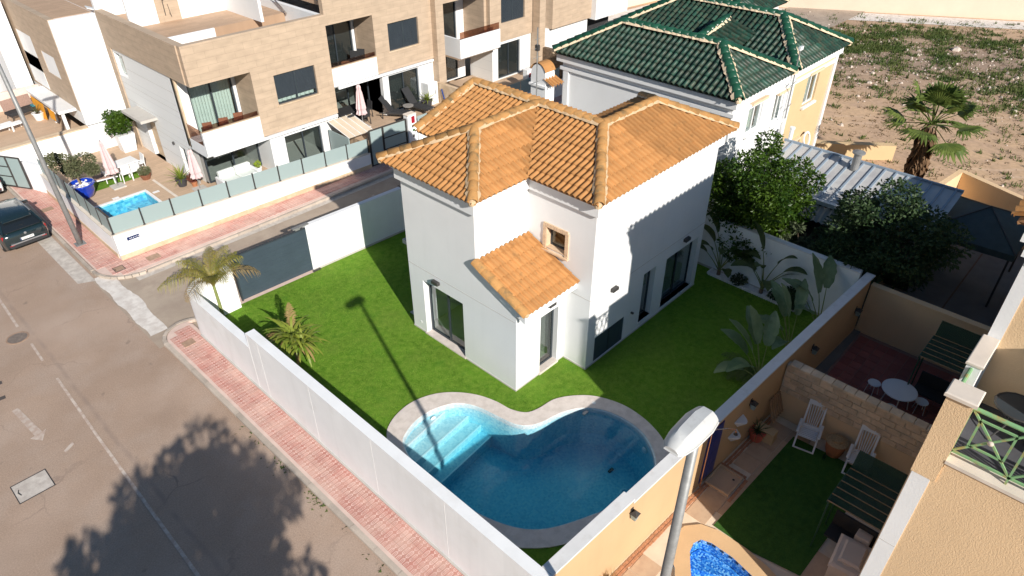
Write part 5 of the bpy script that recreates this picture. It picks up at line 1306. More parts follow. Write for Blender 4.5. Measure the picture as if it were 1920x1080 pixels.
for z0, z1 in ((3.6, 6.2), (1.25, 3.3)):
    f = frame_window(C_, 'y', YF + 2.2, 27.55, 29.65, z0, z1, "anthracite", "window_glass", 1, .07, name="patio_door"); MB().box(27.6, 29.6, YF + 2.25, YF + 2.26, z0 + .05, z1 - .05).build("roller_blind", "black_fabric", f)
w = MB(); wall_holes(w, (30.7, YF + .1), (34.2, YF + .1), 1.1, 3.5, .25, [(.5, 2.5, 1.2, 3.3)], (0, 1), True); w.box(30.7, 30.9, YF + .351, YF + 2.1, 1.1, 3.45); w.build("ground_wall", "white_panelling", C_)
f = frame_window(C_, 'y', YF + .22, 31.2, 33.2, 1.2, 3.3, "anthracite", "window_glass", 1, .07, name="patio_door"); MB().box(31.25, 33.15, YF + .27, YF + .28, 1.25, 3.25).build("roller_blind", "black_fabric", f)
MB().box(33.95, 34.2, YF + .36, 39.5, 1.1, 8.4).build("party_wall", "white_plaster", C_); MB().box(26.5, 34.2, YF + 2.4, 39.5, 6.5, 6.6).build("roof", "roof_terrace_tile", C_)
MB().box(34.25, 34.8, 30.0, 31.5, .8, 8.4).build("party_pier", "travertine_cladding", C_)
D_ = thing("row_house", "travertine clad house at the far end of the row beside the green tiled roof", "house")
w = MB(); wall_holes(w, (36.2, YF), (40.3, YF), 3.3, 8.2, .3, [(1.6, 3.4, 5.0, 6.4)], (0, 1), True); w.box(36.2, 36.4, YF + .301, 36, 3.3, 8.2); w.build("stone_cladding", "travertine_cladding", D_)
shutter_window(D_, 37.8, 39.6, 5.0, 6.4, YF + .14, 1.0); interior(D_, 37.5, 40, YF + .305, YF + 2, 3.6, 6.4)
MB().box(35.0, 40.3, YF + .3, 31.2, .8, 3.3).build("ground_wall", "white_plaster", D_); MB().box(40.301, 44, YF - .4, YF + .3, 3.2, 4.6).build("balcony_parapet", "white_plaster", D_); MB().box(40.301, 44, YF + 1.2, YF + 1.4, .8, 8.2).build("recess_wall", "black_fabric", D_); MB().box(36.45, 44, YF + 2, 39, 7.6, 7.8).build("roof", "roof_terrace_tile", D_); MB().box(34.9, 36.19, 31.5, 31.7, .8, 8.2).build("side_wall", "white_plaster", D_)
# front wall with frosted glass panels
fw = thing("frosted_fence_wall", "low white wall topped by frosted glass panels along the side road", "wall")
YN = lambda x: 28.55 - .036 * (x - 6.6)
ZN = lambda x: 1.28 - .030 * (x - 6.6)
def nwall(x0, x1, o0, o1, zf0, zf1, name, m, par):
    vs = []
    for x in (x0, x1):
        for o in (o0, o1): vs += [(x, YN(x) + o, zf0(x)), (x, YN(x) + o, zf1(x))]
    return MB().add(vs, [(0, 4, 5, 1), (2, 3, 7, 6), (1, 5, 7, 3), (0, 2, 6, 4), (0, 1, 3, 2), (4, 6, 7, 5)]).build(name, m, par)
nwall(6.6, 19.15, 0, .22, lambda x: -.03, ZN, "wall", "wall_white", fw)
nwall(6.59, 19.16, -.02, .24, lambda x: ZN(x) + .001, lambda x: ZN(x) + .035, "coping", "marble_ledge", fw)
nwall(6.6, 19.15, -.025, -.001, lambda x: -.03, lambda x: PZ + .22, "skirting", "travertine", fw)
PX = [6.66 + 1.247 * k for k in range(11)]
for a, b in zip(PX, PX[1:]):
    nwall(a + .035, b - .035, .10, .112, lambda x: ZN(x) + .06, lambda x: ZN(x) + .78, "glass_panel", "frosted_glass", fw)
for a in PX: MB().box(a - .025, a + .025, YN(a) + .085, YN(a) + .135, ZN(a) + .036, ZN(a) + .82).build("post", "dark_metal", fw); MB().box(a - .05, a + .05, YN(a) + .06, YN(a) + .16, ZN(a) + .036, ZN(a) + .05).build("post_foot", "dark_metal", fw)
ww = thing("street_fence_wall", "white wall with glass panels beside the lamp post on the street side of the small pool", "wall")
MB().box(6.6, 6.84, 28.79, 37.2, -.03, 1.15).build("wall", "wall_white", ww); MB().box(6.58, 6.86, 28.79, 37.2, 1.151, 1.19).build("coping", "marble_ledge", ww); MB().prism([(6.6, 37.2), (6.84, 37.2), (6.5, 38.2), (6.25, 38.15)], -.03, 1.6).build("wall", "wall_white", ww)
MB().box(6.575, 6.599, 28.8, 37.2, -.03, PZ + .2).build("skirting", "travertine", ww)
for k in range(7):
    y0 = 28.85 + k * 1.2; MB().box(6.71, 6.722, y0 + .035, y0 + 1.165, 1.22, 1.95).build("glass_panel", "frosted_glass", ww); MB().box(6.69, 6.74, y0 - .025, y0 + .025, 1.19, 2.0).build("post", "dark_metal", ww)
sg = thing("street_sign", "dark blue street name plate with white lettering on the white corner wall", "sign", (7.05, YN(7.05) - .012, .95))
mat("sign_blue", (0.012, 0.03, 0.11), .4, .05)
MB().box(0, .78, -.006, .012, -.07, .08).build("plate", "sign_blue", sg)
def lettering(txt, parent, size, m, M, name="lettering", depth=.002):
    cu = bpy.data.curves.new("txt", 'FONT'); cu.body = txt; cu.size = size; cu.extrude = depth; cu.resolution_u = 2
    o = bpy.data.objects.new("txt", cu); COL.objects.link(o)
    dg = bpy.context.evaluated_depsgraph_get(); me = bpy.data.meshes.new_from_object(o.evaluated_get(dg))
    bpy.data.objects.remove(o); bpy.data.curves.remove(cu)
    me.materials.clear(); me.materials.append(MATS[m]); q = bpy.data.objects.new(name, me); COL.objects.link(q); q.parent = parent; q.matrix_local = M; return q
ms_ = MB()
rl_ = random.Random(8)
for k in range(9):
    x = .1 + k * .07
    ms_.box(x, x + .03, -.0085, -.0062, -.016 + rl_.uniform(-.005, .005), .018 + rl_.uniform(-.005, .008))
ms_.build("lettering", "plastic_white", sg)
# gates and sign pillars
def glass_gate(label, p, q, z0, z1, n=(.36,)):
    t = thing("glass_gate", label, "gate"); p = Vector((*p, 0)); q = Vector((*q, 0)); d = q - p; up = Vector((0, 0, 1))
    at = lambda s, z: p + d * s + up * z
    for s in (0, n[0], 1): MB().bar(at(s, z0), at(s, z1), .07).build("stile", "dark_metal", t)
    MB().bar(at(0, z1), at(1, z1), .06).build("top_rail", "dark_metal", t); MB().bar(at(0, z0 + .03), at(1, z0 + .03), .06).build("bottom_rail", "dark_metal", t)
    for f in (.35, .67): MB().bar(at(n[0], z0 + (z1 - z0) * f), at(1, z0 + (z1 - z0) * f), .05).build("mid_rail", "dark_metal", t)
    zs = [z0 + .06] + [z0 + (z1 - z0) * f for f in (.35, .67)] + [z1 - .03]
    MB().bar(at(.0 + .03, (z0 + z1) / 2), at(n[0] - .03, (z0 + z1) / 2), .014, z1 - z0 - .1).build("glass_panel", "frosted_glass", t)
    for a, b in zip(zs, zs[1:]): MB().bar(at(n[0] + .03, (a + b) / 2), at(.97, (a + b) / 2), .014, b - a - .05).build("glass_panel", "frosted_glass", t)
glass_gate("frosted glass gate in dark frame behind the villa roof", (19.28, YN(19.3) + .1), (21.6, YN(21.6) + .1), .12, 2.05)
glass_gate("frosted glass gate in dark frame behind the parked dark car", (6.2, 38.3), (5.1, 40.3), .12, 1.75)
pl_ = thing("sign_pillar", "white gate pillar with red emblem plaque and small notices", "pillar", (21.95, YN(21.95), 0))
MB().box(-.28, .28, 0, .35, -.03, 2.2).build("pillar", "wall_white", pl_); MB().bev(-.3, .3, -.02, .37, 2.2, 2.26, .02).build("pillar_cap", "marble_ledge", pl_)
mat("sign_red", (0.35, 0.01, 0.025), .5, .05); mat("sign_green", (0.06, 0.14, 0.05), .5, .1)
MB().box(-.05, .17, -.012, -.001, 1.75, 2.12).build("red_plaque", "sign_red", pl_); MB().box(-.02, .14, -.012, -.001, 1.30, 1.42).build("green_plaque", "sign_green", pl_); MB().box(-.02, .09, -.012, -.001, .98, 1.12).build("notice", "dark_metal", pl_)
lettering("34", pl_, .15, "dark_metal", Matrix.Translation((-.0, -.004, 1.52)) @ Matrix.Rotation(math.pi / 2, 4, 'X'), "house_number")
p2_ = thing("sign_pillar", "white gate pillar with small plaques beside the tiled chimney", "pillar", (31.2, 28.0, 0)); MB().box(-.25, .25, 0, .35, -.03, 2.4).build("pillar", "wall_white", p2_); MB().box(-.1, .1, -.012, -.001, 1.95, 2.2).build("red_plaque", "sign_red", p2_); MB().box(-.1, .06, -.012, -.001, 1.4, 1.5).build("notice", "dark_metal", p2_)
# terraces
sheet("pool_terrace", [(6.84, 28.7), (12.3, 28.6), (12.3, 40.1), (6.6, 40.1)], .25, "wood_tile") if False else None
tr_ = struct(filled([[(6.84, 28.77), (19.2, 28.35), (19.2, 32.2), (12.3, 32.2), (12.3, 40.1), (6.84, 40.1)], APO], .3, "pool_terrace", "wood_tile"))
sheet("joint_strip", [(10.55, 28.7), (10.68, 28.7), (10.68, 34.6), (10.55, 34.6)], .304, "marble_ledge")
ap = thing("small_pool", "small rectangular turquoise pool on the wood tiled terrace", "swimming pool")
s_ = MB()
for i in range(4):
    p, q = APO[i], APO[(i + 1) % 4]; s_.quad((*p, -.6), (*q, -.6), (*q, .3), (*p, .3))
s_.build("basin_wall", "small_pool_mosaic", ap); MB().quad((7.62, 31, -.6), (9.78, 31, -.6), (9.78, 33.62, -.6), (7.62, 33.62, -.6)).build("basin_floor", "small_pool_mosaic", ap)
for k, (r_, z) in enumerate([(1.5, -.35), (1.0, -.1)]):
    pts = [(9.77, 33.61)] + [(9.77 - r_ * math.cos(R(a)), 33.61 - r_ * math.sin(R(a))) for a in range(0, 91, 9)]; MB().prism(pts, -.59, z).build("step", "small_pool_mosaic", ap)
    e_ = MB(); e_.tube([(p[0], p[1], z + .005) for p in pts[1:]], .025, 5); e_.build("step_edge", "plastic_white", ap)
MB().quad((7.62, 31, .22), (9.78, 31, .22), (9.78, 33.62, .22), (7.62, 33.62, .22)).build("water", "bright_water", ap)
e_ = MB(); e_.box(7.45, 9.9, 33.62, 33.78, .3, .325); e_.box(9.78, 9.92, 31, 33.62, .3, .325); e_.build("coping", "plastic_white", ap)
for (x, yv) in [(8.55, 33.95), (10.15, 33.2)]: MB().box(x - .15, x + .15, yv - .09, yv + .09, .301, .31).build("skimmer_lid", "plastic_white", ap)
flat("terrace_turf", [(7.9, 35.35), (10.45, 35.35), (10.45, 36.6), (7.9, 36.6)], .304, "turf")
trB = thing("raised_terrace", "raised tiled terrace with white retaining wall in front of the middle house", "terrace")
MB().box(19.201, 26.4, 28.6, 32.3, .0, 1.35).build("terrace_slab", "wood_tile", trB); MB().box(22.3, 26.4, 27.98, 28.2, -.03, 1.2).build("retaining_wall", "wall_white", trB)
for k in range(3): MB().box(22.35 + k * 1.3, 23.6 + k * 1.3, 28.05, 28.062, 1.22, 2.0).build("glass_panel", "frosted_glass", trB)
MB().box(25.7, 25.9, 28.3, 30.2, 1.35, 2.5).build("divider_wall", "travertine", trB); MB().box(26.4, 34.5, 28.4, 32.6, .0, 1.15).build("terrace_slab", "wood_tile", trB); MB().box(26.6, 34.4, 27.85, 28.05, -.03, 1.1).build("retaining_wall", "wall_white", trB)
for k in range(6): MB().box(26.7 + k * 1.2, 27.85 + k * 1.2, 27.92, 27.932, 1.12, 1.95).build("glass_panel", "frosted_glass", trB)
mat("gabion", (0.17, 0.12, 0.08), .95, .4, 9, 1, 20)
MB().box(26.0, 26.3, 28.3, 30.0, 1.35, 2.4).build("stone_wall", "gabion", trB); MB().box(34.6, 34.9, 27.9, 30.0, .6, 2.6).build("stone_wall", "gabion", trB)
# small glazed canopy between the two houses
gc = thing("glazed_canopy", "small glass roofed porch between the two travertine houses", "porch"); MB().add([(18.45, 28.75, 1.75), (19.95, 28.75, 1.75), (19.95, 30.55, 2.15), (18.45, 30.55, 2.15)], [(0, 1, 2, 3)]).build("glass_roof", mat("opal_glass", (.66, .55, .42), .3, .05), gc)
for k in range(5): MB().bar((18.45 + k * .375, 28.74, 1.77), (18.45 + k * .375, 30.55, 2.17), .03).build("glazing_bar", "plastic_white", gc)
MB().box(18.4, 18.45, 28.75, 30.5, .3, 1.75).build("side_panel", "frosted_glass", gc)
# rear plot: boundary wall, white flank, stone house
bd = thing("plot_wall", "tall white boundary wall behind the terrace of the small pool", "wall"); MB().box(3.9, 12.0, 40.13, 40.4, -.03, 1.62).build("wall", "wall_white", bd); MB().box(3.9, 10.05, 40.1, 40.5, 1.62, 1.68).build("coping", "travertine", bd)
Eh = thing("flank_house", "travertine house with blank white flank and orange awning at the upper left", "house")
MB().box(10.1, 12.25, 40.5, 48.5, 1.62, 6.95).build("flank_wall", "wall_white", Eh); MB().box(12.251, 20, 40.5, 48.5, 1.6, 6.2).build("body", "white_plaster", Eh); MB().box(10.4, 12.2, 40.75, 48.3, 6.95, 6.97).build("roof_terrace", "roof_terrace_tile", Eh)
w = MB(); wall_holes(w, (10.08, 48.5), (10.08, 40.62), 2.35, 6.98, .3, [(1.2, 3.6, 3.45, 5.4), (4.7, 6.6, 3.75, 4.9)], (1, 0), True); w.build("stone_cladding", "travertine_cladding", Eh)
MB().box(10.06, 10.2, 44.9, 47.3, 2.5, 3.45).build("balcony_parapet", "white_plaster", Eh); MB().box(10.1, 10.11, 44.9, 47.3, 3.45, 4.2).build("balcony_glass", "frosted_glass", Eh)
frame_window(Eh, 'x', 10.28, 41.9, 43.8, 3.75, 4.9, "dark_metal", "window_glass", 1, .07); MB().box(10.4, 10.45, 41.8, 47.5, 2.4, 5.6).build("inner_wall", "interior_dark", Eh)
MB().box(9.2, 10.07, 41.2, 46.2, 2.28, 2.42).build("canopy", "plastic_white", Eh); MB().bar((9.4, 43.1, 1.3), (9.4, 43.1, 2.3), .15).build("pillar", "white_plaster", Eh); MB().bar((9.4, 41.4, 1.3), (9.4, 41.4, 2.3), .15).build("pillar", "white_plaster", Eh)
mat("orange_cloth", (.85, .36, .02), .9, .06)
MB().add([(9.16, 43.5, 2.27), (9.16, 45.6, 2.27), (9.12, 45.5, 1.32), (9.10, 44.4, 1.30), (9.12, 43.6, 1.35)], [(0, 1, 2, 3, 4)]).build("awning_cloth", "orange_cloth", Eh); MB().add([(9.16, 41.8, 2.27), (9.16, 42.9, 2.27), (9.13, 42.8, 1.7), (9.12, 41.9, 1.75)], [(0, 1, 2, 3)]).build("awning_cloth", "orange_cloth", Eh)
et = thing("upper_terrace", "tiled terrace with lounge furniture behind the white boundary wall", "terrace"); MB().box(3.5, 10.05, 40.51, 47.0, .9, 1.3).build("terrace_slab", "wood_tile", et); MB().box(3.5, 10.05, 47.0, 47.2, 1.3, 2.3).build("brick_wall", mat("whitewashed_brick", (.74, .60, .52), .9, .12, 5, .5, 30, col2=(.62, .36, .27), thr=4, ramp=(.58, .72)), et)
nx = thing("next_house", "white house with glass balcony at the upper left corner", "house"); MB().box(5.2, 9.9, 52, 60, 0, 9).build("wall", "white_plaster", nx); MB().box(3.8, 5.15, 49, 50.5, 2.0, 2.7).build("balcony_glass", "frosted_glass", nx); MB().box(9.0, 9.9, 47.3, 52, .0, 6.9).build("side_wall", "white_plaster", nx); MB().box(5.15, 5.2, 54, 58, 3, 8).build("stone_strip", "travertine_cladding", nx)
rt = thing("rear_roof", "tiled roof terrace with white parapet behind the end house", "house"); MB().box(12.3, 34, 40.5, 54, 0, 6.35).build("body", "wall_white", rt); MB().box(12.5, 33.8, 40.7, 53.8, 6.35, 6.4).build("roof_terrace", "roof_terrace_tile", rt)
for (x0, x1, y0, y1) in [(12.3, 34, 53.8, 54), (19.6, 19.8, 40.6, 53.8), (26.3, 26.5, 40.6, 53.8)]: MB().box(x0, x1, y0, y1, 6.4, 7.6).build("parapet", "wall_white", rt)
# ------------------------------------------------------------------ green tiled twin house
gh = thing("green_roof_house", "white and yellow twin house with dark green glazed tile hipped roofs", "house")
w = MB(); wall_holes(w, (25.35, 20.7), (25.35, 11.95), 0, 6.1, .3, [], (1, 0))
wall_holes(w, (25.35, 11.95), (30.6, 11.95), 0, 6.1, .3, [(1.5, 2.75, 4.2, 5.5), (3.9, 4.8, 4.0, 5.3), (4.0, 4.8, 1.0, 2.2)], (0, 1)); w.build("wall", "white_plaster", gh)
w = MB(); wall_holes(w, (30.62, 11.93), (35.2, 11.93), 0, 6.1, .3, [(1.75, 3.05, 3.95, 5.4), (.8, 2.2, .9, 2.2)], (0, 1)); w.build("yellow_wall", "yellow_plaster", gh)
w = MB(); wall_holes(w, (35.2, 11.93), (35.2, 20.7), 0, 6.1, .3, [], (-1, 0)); wall_holes(w, (35.2, 20.7), (25.35, 20.7), 0, 6.1, .3, [], (0, -1)); w.build("rear_wall", "white_plaster", gh)
MB().box(25.9, 34.9, 12.6, 20.2, 3.0, 3.1).build("interior_floor", "interior_dark", gh)
cb = MB(); band_loop(cb, [(25.35, 11.95), (35.2, 11.95), (35.2, 20.7), (25.35, 20.7)], .10, 5.45, 5.6); band_loop(cb, [(25.35, 11.95), (35.2, 11.95), (35.2, 20.7), (25.35, 20.7)], .22, 5.85, 6.15); cb.build("cornice", "white_plaster", gh)
for x in (30.45, 35.05): MB().box(x, x + .28, 11.84, 11.928, 0, 5.85).build("pilaster", "white_plaster", gh)
MB().box(25.27, 25.349, 20.3, 20.6, 0, 5.45).build("pilaster", "white_plaster", gh)
for (s0, s1, z0, z1) in [(26.85, 28.1, 4.2, 5.5), (29.25, 30.15, 4.0, 5.3), (32.37, 33.67, 3.95, 5.4), (29.35, 30.15, 1.0, 2.2), (31.42, 32.82, .9, 2.2)]:
    f = frame_window(gh, 'y', 12.06, s0, s1, z0, z1, "plastic_white", "window_glass", 1, .08); MB().box(s0 - .08, s1 + .08, 11.8, 12.05, z0 - .1, z0 - .002).build("sill", "white_plaster", f); MB().box(s0 - .06, s1 + .06, 11.78, 11.92, z1 + .05, z1 + .16).build("awning_case", "lime_band", f)
    MB().box(s0 + .1, s1 - .1, 12.3, 12.32, z0, z1).build("blind", "curtain", f)
bl = MB(); bl.box(35.25, 36.4, 12.2, 14.5, 2.6, 3.9); bl.build("balcony", "yellow_plaster", gh); MB().box(35.3, 36.35, 12.15, 12.2, 3.2, 4.3).build("balcony_screen", "wood", gh)
MB().lathe([(.38, 0), (.38, .06), (.28, .06), (.28, 0)], n=24, cap=False).build("satellite_dish", "plastic_white", gh).matrix_world = Matrix.Translation((33.4, 11.7, 2.1)) @ Matrix.Rotation(R(75), 4, 'X')
gr_ = Roof(gh, "green_glaze", "green_ridge" if "green_ridge" in MATS else mat("green_ridge", (.014, .07, .04), .3, .2, 2, rnd=.2).name, "lime_band", "green_under", .27, .40, .47)
GE, GR = 6.25, 7.45
c0, c1, c2, c3 = (25.05, 21.0, GE), (25.05, 11.65, GE), (29.75, 11.65, GE), (29.75, 21.0, GE); r0, r1 = (27.3, 13.9, GR), (27.3, 18.9, GR)
gr_.plane([c0, c1, r0, r1]); gr_.plane([c1, c2, r0], weight=0); gr_.plane([c2, c3, r1, r0], weight=60, tiles=False); gr_.plane([c3, c0, r1], weight=60, tiles=False)
d0, d1, d2, d3 = (29.95, 21.6, GE), (29.95, 11.62, GE), (35.6, 11.62, GE), (35.6, 21.6, GE); q0, q1 = (32.8, 13.9, GR + .12), (32.8, 19.3, GR + .12)
gr_.plane([d0, d1, q0, q1]); gr_.plane([d1, d2, q0]); gr_.plane([d2, d3, q1, q0], tiles=False); gr_.plane([d3, d0, q1], tiles=False)
# little cross gable between the two hips
g0, g1, g2 = (29.75, 14.6, 6.5), (31.4, 14.6, 6.9), (31.2, 16.2, 7.15)
gr_.plane([(29.2, 14.5, 6.45), (31.6, 14.5, 7.0), (31.4, 15.9, 7.35), (29.0, 15.9, 6.95)], weight=10); gr_.ridge((29.0, 15.92, 6.97), (31.4, 15.92, 7.38))
for a, b in [(c0, r1), (c1, r0), (c2, r0), (r0, r1), (d1, q0), (d2, q0), (q0, q1), (d0, q1)]: gr_.ridge(a, b, bed=.2)
gr_.finish(300)
for p in (c1, c0, c2, d1, d2): MB().lathe([(.12, -.06), (.13, .02), (.11, .1), (.04, .14), (.001, .145)], (p[0] + .03, p[1] + .03, p[2]), 10, False).build("hip_end", "lime_band", gh)
g3 = thing("far_green_roof", "small dark green tiled roof showing behind the twin house", "house"); MB().box(37.2, 42.0, 18.2, 22.6, 0, 5.9).build("wall", "white_plaster", g3)
r3 = Roof(g3, "green_glaze", "green_ridge", "lime_band", "green_under", .27, .40, .47)
r3.plane([(36.9, 22.9, 6.0), (36.9, 17.9, 6.0), (39.6, 20.4, 7.2)]); r3.plane([(36.9, 17.9, 6.0), (42.3, 17.9, 6.0), (39.6, 20.4, 7.2)]); r3.plane([(42.3, 17.9, 6), (42.3, 22.9, 6), (39.6, 20.4, 7.2)], tiles=False)
for a, b in [((36.9, 22.9, 6.0), (39.6, 20.4, 7.2)), ((36.9, 17.9, 6.0), (39.6, 20.4, 7.2)), ((42.3, 17.9, 6.0), (39.6, 20.4, 7.2))]: r3.ridge(a, b, bed=.2)
r3.finish(60)
an = thing("roof_antenna", "grey aerial mast clamped to the white wall below the green roof", "antenna", (29.9, 11.6, 0))
MB().tube([(0, 0, 4.2), (-.1, 0, 7.3)], .03, 6).build("mast", "galvanised", an); MB().tube([(-.35, 0, 4.6), (.3, 0, 4.8)], .018, 5).build("bracket", "galvanised", an); MB().tube([(-.3, 0, 5.7), (.3, 0, 5.8)], .018, 5).build("bracket", "galvanised", an); MB().box(-.2, .1, -.05, .05, 7.2, 7.35).build("head", "plastic_white", an)
# tiled barrel chimney and antenna at the rear corner
cm = thing("tiled_chimney", "white arched chimney with a small orange tiled hood beside the green roof house", "chimney", (24.45, 21.15, 0))
MB().box(-.32, .32, -.45, .45, 0, 4.9).build("stack", "white_plaster", cm)
b = MB(); pr = [(-.45, 4.9), (.45, 4.9), (.45, 5.35)] + [(.45 * math.cos(R(a)), 5.35 + .5 * math.sin(R(a))) for a in range(15, 180, 15)] + [(-.45, 5.35)]
b.add([(-.32, p[0], p[1]) for p in pr] + [(.32, p[0], p[1]) for p in pr], [tuple(range(len(pr)))[::-1], tuple(range(len(pr), 2 * len(pr)))] + [(i, (i + 1) % len(pr), len(pr) + (i + 1) % len(pr), len(pr) + i) for i in range(len(pr))]); b.build("arched_top", "white_plaster", cm)
hd = MB(); n_ = 9
for i in range(n_):
    a0, a1 = R(20 + 140 * i / n_), R(20 + 140 * (i + 1) / n_); hd.quad((-.36, .5 * math.cos(a0), 5.37 + .55 * math.sin(a0)), (.36, .5 * math.cos(a0), 5.37 + .55 * math.sin(a0)), (.36, .5 * math.cos(a1), 5.37 + .55 * math.sin(a1)), (-.36, .5 * math.cos(a1), 5.37 + .55 * math.sin(a1)))
hd.build("tile_hood", "terracotta_tile", cm); MB().box(-.4, .4, -.52, .52, 4.82, 4.92).build("ledge", "white_plaster", cm)
for k in range(4): t_ = MB(); vs, fs = tile_verts(.2, .6); t_.add([(-.38 + k * .2 + v[0], -.95 + v[1], 4.98 + v[1] * .45 + v[2]) for v in vs], fs); t_.build("hood_tile", "terracotta_tile", cm)
am = thing("antenna_mast", "tall grey television aerial mast beside the tiled chimney", "antenna", (23.75, 20.9, 0)); MB().tube([(0, 0, 0), (0, 0, 7.6)], .03, 6).build("mast", "galvanised", am)
for k, z in enumerate((5.2, 6.3, 6.7, 7.1)): MB().tube([(-.3 + .05 * k, 0, z), (.3 - .05 * k, 0, z)], .012, 5).build("element", "galvanised", am)
MB().box(-.08, .08, -.08, .08, 6.6, 6.85).build("amplifier", "dark_metal", am)
# ------------------------------------------------------------------ sheet metal roof behind the trees
mr = thing("metal_roof_shed", "shed with ribbed grey sheet metal roof and vent pipe beyond the garden trees", "shed")
zr = lambda x: 2.62 + (x - 26.7) * .19
def rp_(x, yv, o=0): return (x, yv, zr(x) + o)
MB().add([rp_(26.7, 9.4), rp_(26.7, 4.0), rp_(29.9, 4.0), rp_(29.9, 11.3), rp_(27.6, 11.3)], [(0, 1, 2, 3, 4)]).build("roof_sheet", "sheet_metal", mr)
for k in range(16):
    yv = 11.0 - k * .45; x0 = 26.7 if yv < 9.3 else 27.5
    if yv > 4.0: MB().bar(rp_(x0, yv, .03), rp_(29.9, yv, .03), .07, .06).build("roof_rib", "rib_shade_blue", mr)
MB().bar(rp_(26.62, 9.5, -.02), rp_(26.62, 4.0, -.02), .18, .16).build("gutter", "coping_white", mr); MB().bar(rp_(29.92, 4.0, .02), rp_(29.92, 11.4, .02), .1, .12).build("ridge_flashing", "rib_shade_blue", mr)
aw_ = MB(); n_ = 46
for i in range(n_):
    y0, y1 = 9.2 - i * .11, 9.2 - (i + 1) * .11; z0 = .035 * (1 if i % 2 else -1); z1 = -z0; aw_.quad((25.95, y0, 2.05 + z0), (25.95, y1, 2.05 + z1), (26.6, y1, 2.45 + z1), (26.6, y0, 2.45 + z0))
aw_.build("corrugated_awning", mat("old_corrugated", (.44, .40, .36), .7, .15, 3), mr)
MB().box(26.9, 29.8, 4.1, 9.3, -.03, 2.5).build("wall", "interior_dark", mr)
vp = MB(); vp.lathe([(.16, 0), (.16, .75), (.14, .75)], (29.3, 8.0, 3.05), 14, False); vp.lathe([(.001, .95), (.26, .86), (.26, .80), (.001, .80)], (29.3, 8.0, 3.05), 14, False); vp.build("vent_pipe", "galvanised", mr)
MB().lathe([(.09, 0), (.09, .8), (.12, .8), (.12, .88), (.001, .88)], (30.0, 11.2, 3.0), 12, False).build("vent_pipe", "plastic_white", mr)
lw = thing("lot_kerb_wall", "low beige wall running from the yellow house into the open lot", "wall"); MB().prism([(36.0, 12.6), (36.3, 12.9), (39.2, 9.2), (38.9, 8.9)], -.03, .8).build("wall", "yellow_plaster", lw)
fwl = thing("far_lot_wall", "long pale wall along the far edge of the open lot", "wall"); mat("pale_wall", (.70, .56, .44), .9, .05, .5)
MB().prism([(60, 38), (60.3, 38.2), (86, -6), (85.6, -6)], -.05, 2.6).build("wall", "pale_wall", fwl); MB().prism([(45, 40), (45, 39.6), (60, 38), (60.3, 38.2)], -.05, 2.6).build("wall", "pale_wall", fwl)
flat("far_track", [(46, 39), (60, 37.3), (85, -6), (82, -6), (58, 35), (46, 36)], -.03, "white_concrete")
# ------------------------------------------------------------------ open lot: stones, weeds
rl = random.Random(21)
def lot_ok(x, yv): return x > 37 and yv < 36.5 - (x - 60) * 1.75 and yv > -6 and x < 84 and not (x < 43 and yv > 17.2) and not (yv > 25 and x < 47)
def dens(x, yv):
    """weeds and rubble lie in a band across the far half of the lot"""
    u = x + .45 * yv
    return max(0, 1 - abs(u - 64) / 12)
mat("lot_stone", (.64, .54, .46), .9, .2, 4, rnd=.3)
st_ = MB(); n = 0; tone = []
while n < 2300:
    x = rl.uniform(37, 84); yv = rl.uniform(-6, 36)
    if not lot_ok(x, yv) or rl.random() > .06 + dens(x, yv): continue
    s = rl.choice([.03, .03, .04, .05, .06, .08, .12]) * rl.uniform(.7, 1.4); a = rl.uniform(0, 6.28); n += 1
    pts = [(x + s * math.cos(a + k * 1.257) * rl.uniform(.7, 1.2), yv + s * math.sin(a + k * 1.257) * rl.uniform(.7, 1.2)) for k in range(5)]
    h = s * rl.uniform(.5, .9) - .05
    st_.add([(p[0], p[1], -.06) for p in pts] + [(x + (p[0] - x) * .5, yv + (p[1] - yv) * .5, h) for p in pts], [(k, (k + 1) % 5, 5 + (k + 1) % 5, 5 + k) for k in range(5)] + [(5, 6, 7, 8, 9)])
tag(stuff(st_.build("lot_rubble", "lot_stone")), "pale stones and rubble scattered over the open lot", "rubble")
for (x, yv, s) in [(62.5, 12.5, .34), (53.5, 19.5, .22), (57, 22.5, .25), (60.5, 6.5, .2), (50.5, 14.5, .18)]:
    b = MB(); 
    for k in range(1): b.lathe([(s, -.1), (s * 1.05, s * .2), (s * .7, s * .6), (s * .25, s * .75), (.001, s * .76)], (x, yv, -.05), 7, False)
    ob = b.build("boulder", "lot_stone"); 
    for v in ob.data.vertices: v.co.x += rl.uniform(-.2, .2) * s; v.co.y += rl.uniform(-.2, .2) * s
    tag(ob, ["large pale boulder in the weeds at the right of the open lot", "pale boulder among the rubble near the small green roof", "pale boulder in the rubble at the back of the open lot", "small pale boulder by the weeds at the far right", "small pale boulder on bare sand of the open lot"][[.34, .22, .25, .2, .18].index(s)], "boulder", "boulders in the open lot")
leafmat("weed", (.05, .10, .02), (.15, .17, .05), .7, .25, .6)
def weeds(n, okf, hmin, hmax, seed, name, label, m="weed", clump=14):
    r = random.Random(seed); b = MB(); k = 0
    while k < n:
        p = okf(r)
        if p is None: continue
        k += 1; x, yv, z = p; sp = r.uniform(.08, .6)
        for _ in range(clump):
            a = r.uniform(0, 6.28); d = sp * math.sqrt(r.random()); px, py = x + d * math.cos(a), yv + d * math.sin(a); h = r.uniform(hmin, hmax) * (1.2 - d / (sp + .01) * .6); wd = r.uniform(.02, .05); t = r.uniform(0, 6.28)
            b.add([(px - wd * math.cos(t), py - wd * math.sin(t), z), (px + wd * math.cos(t), py + wd * math.sin(t), z), (px + r.uniform(-.08, .08), py + r.uniform(-.08, .08), z + h)], [(0, 1, 2)])
    return tag(stuff(b.build(name, m)), label, "weeds")
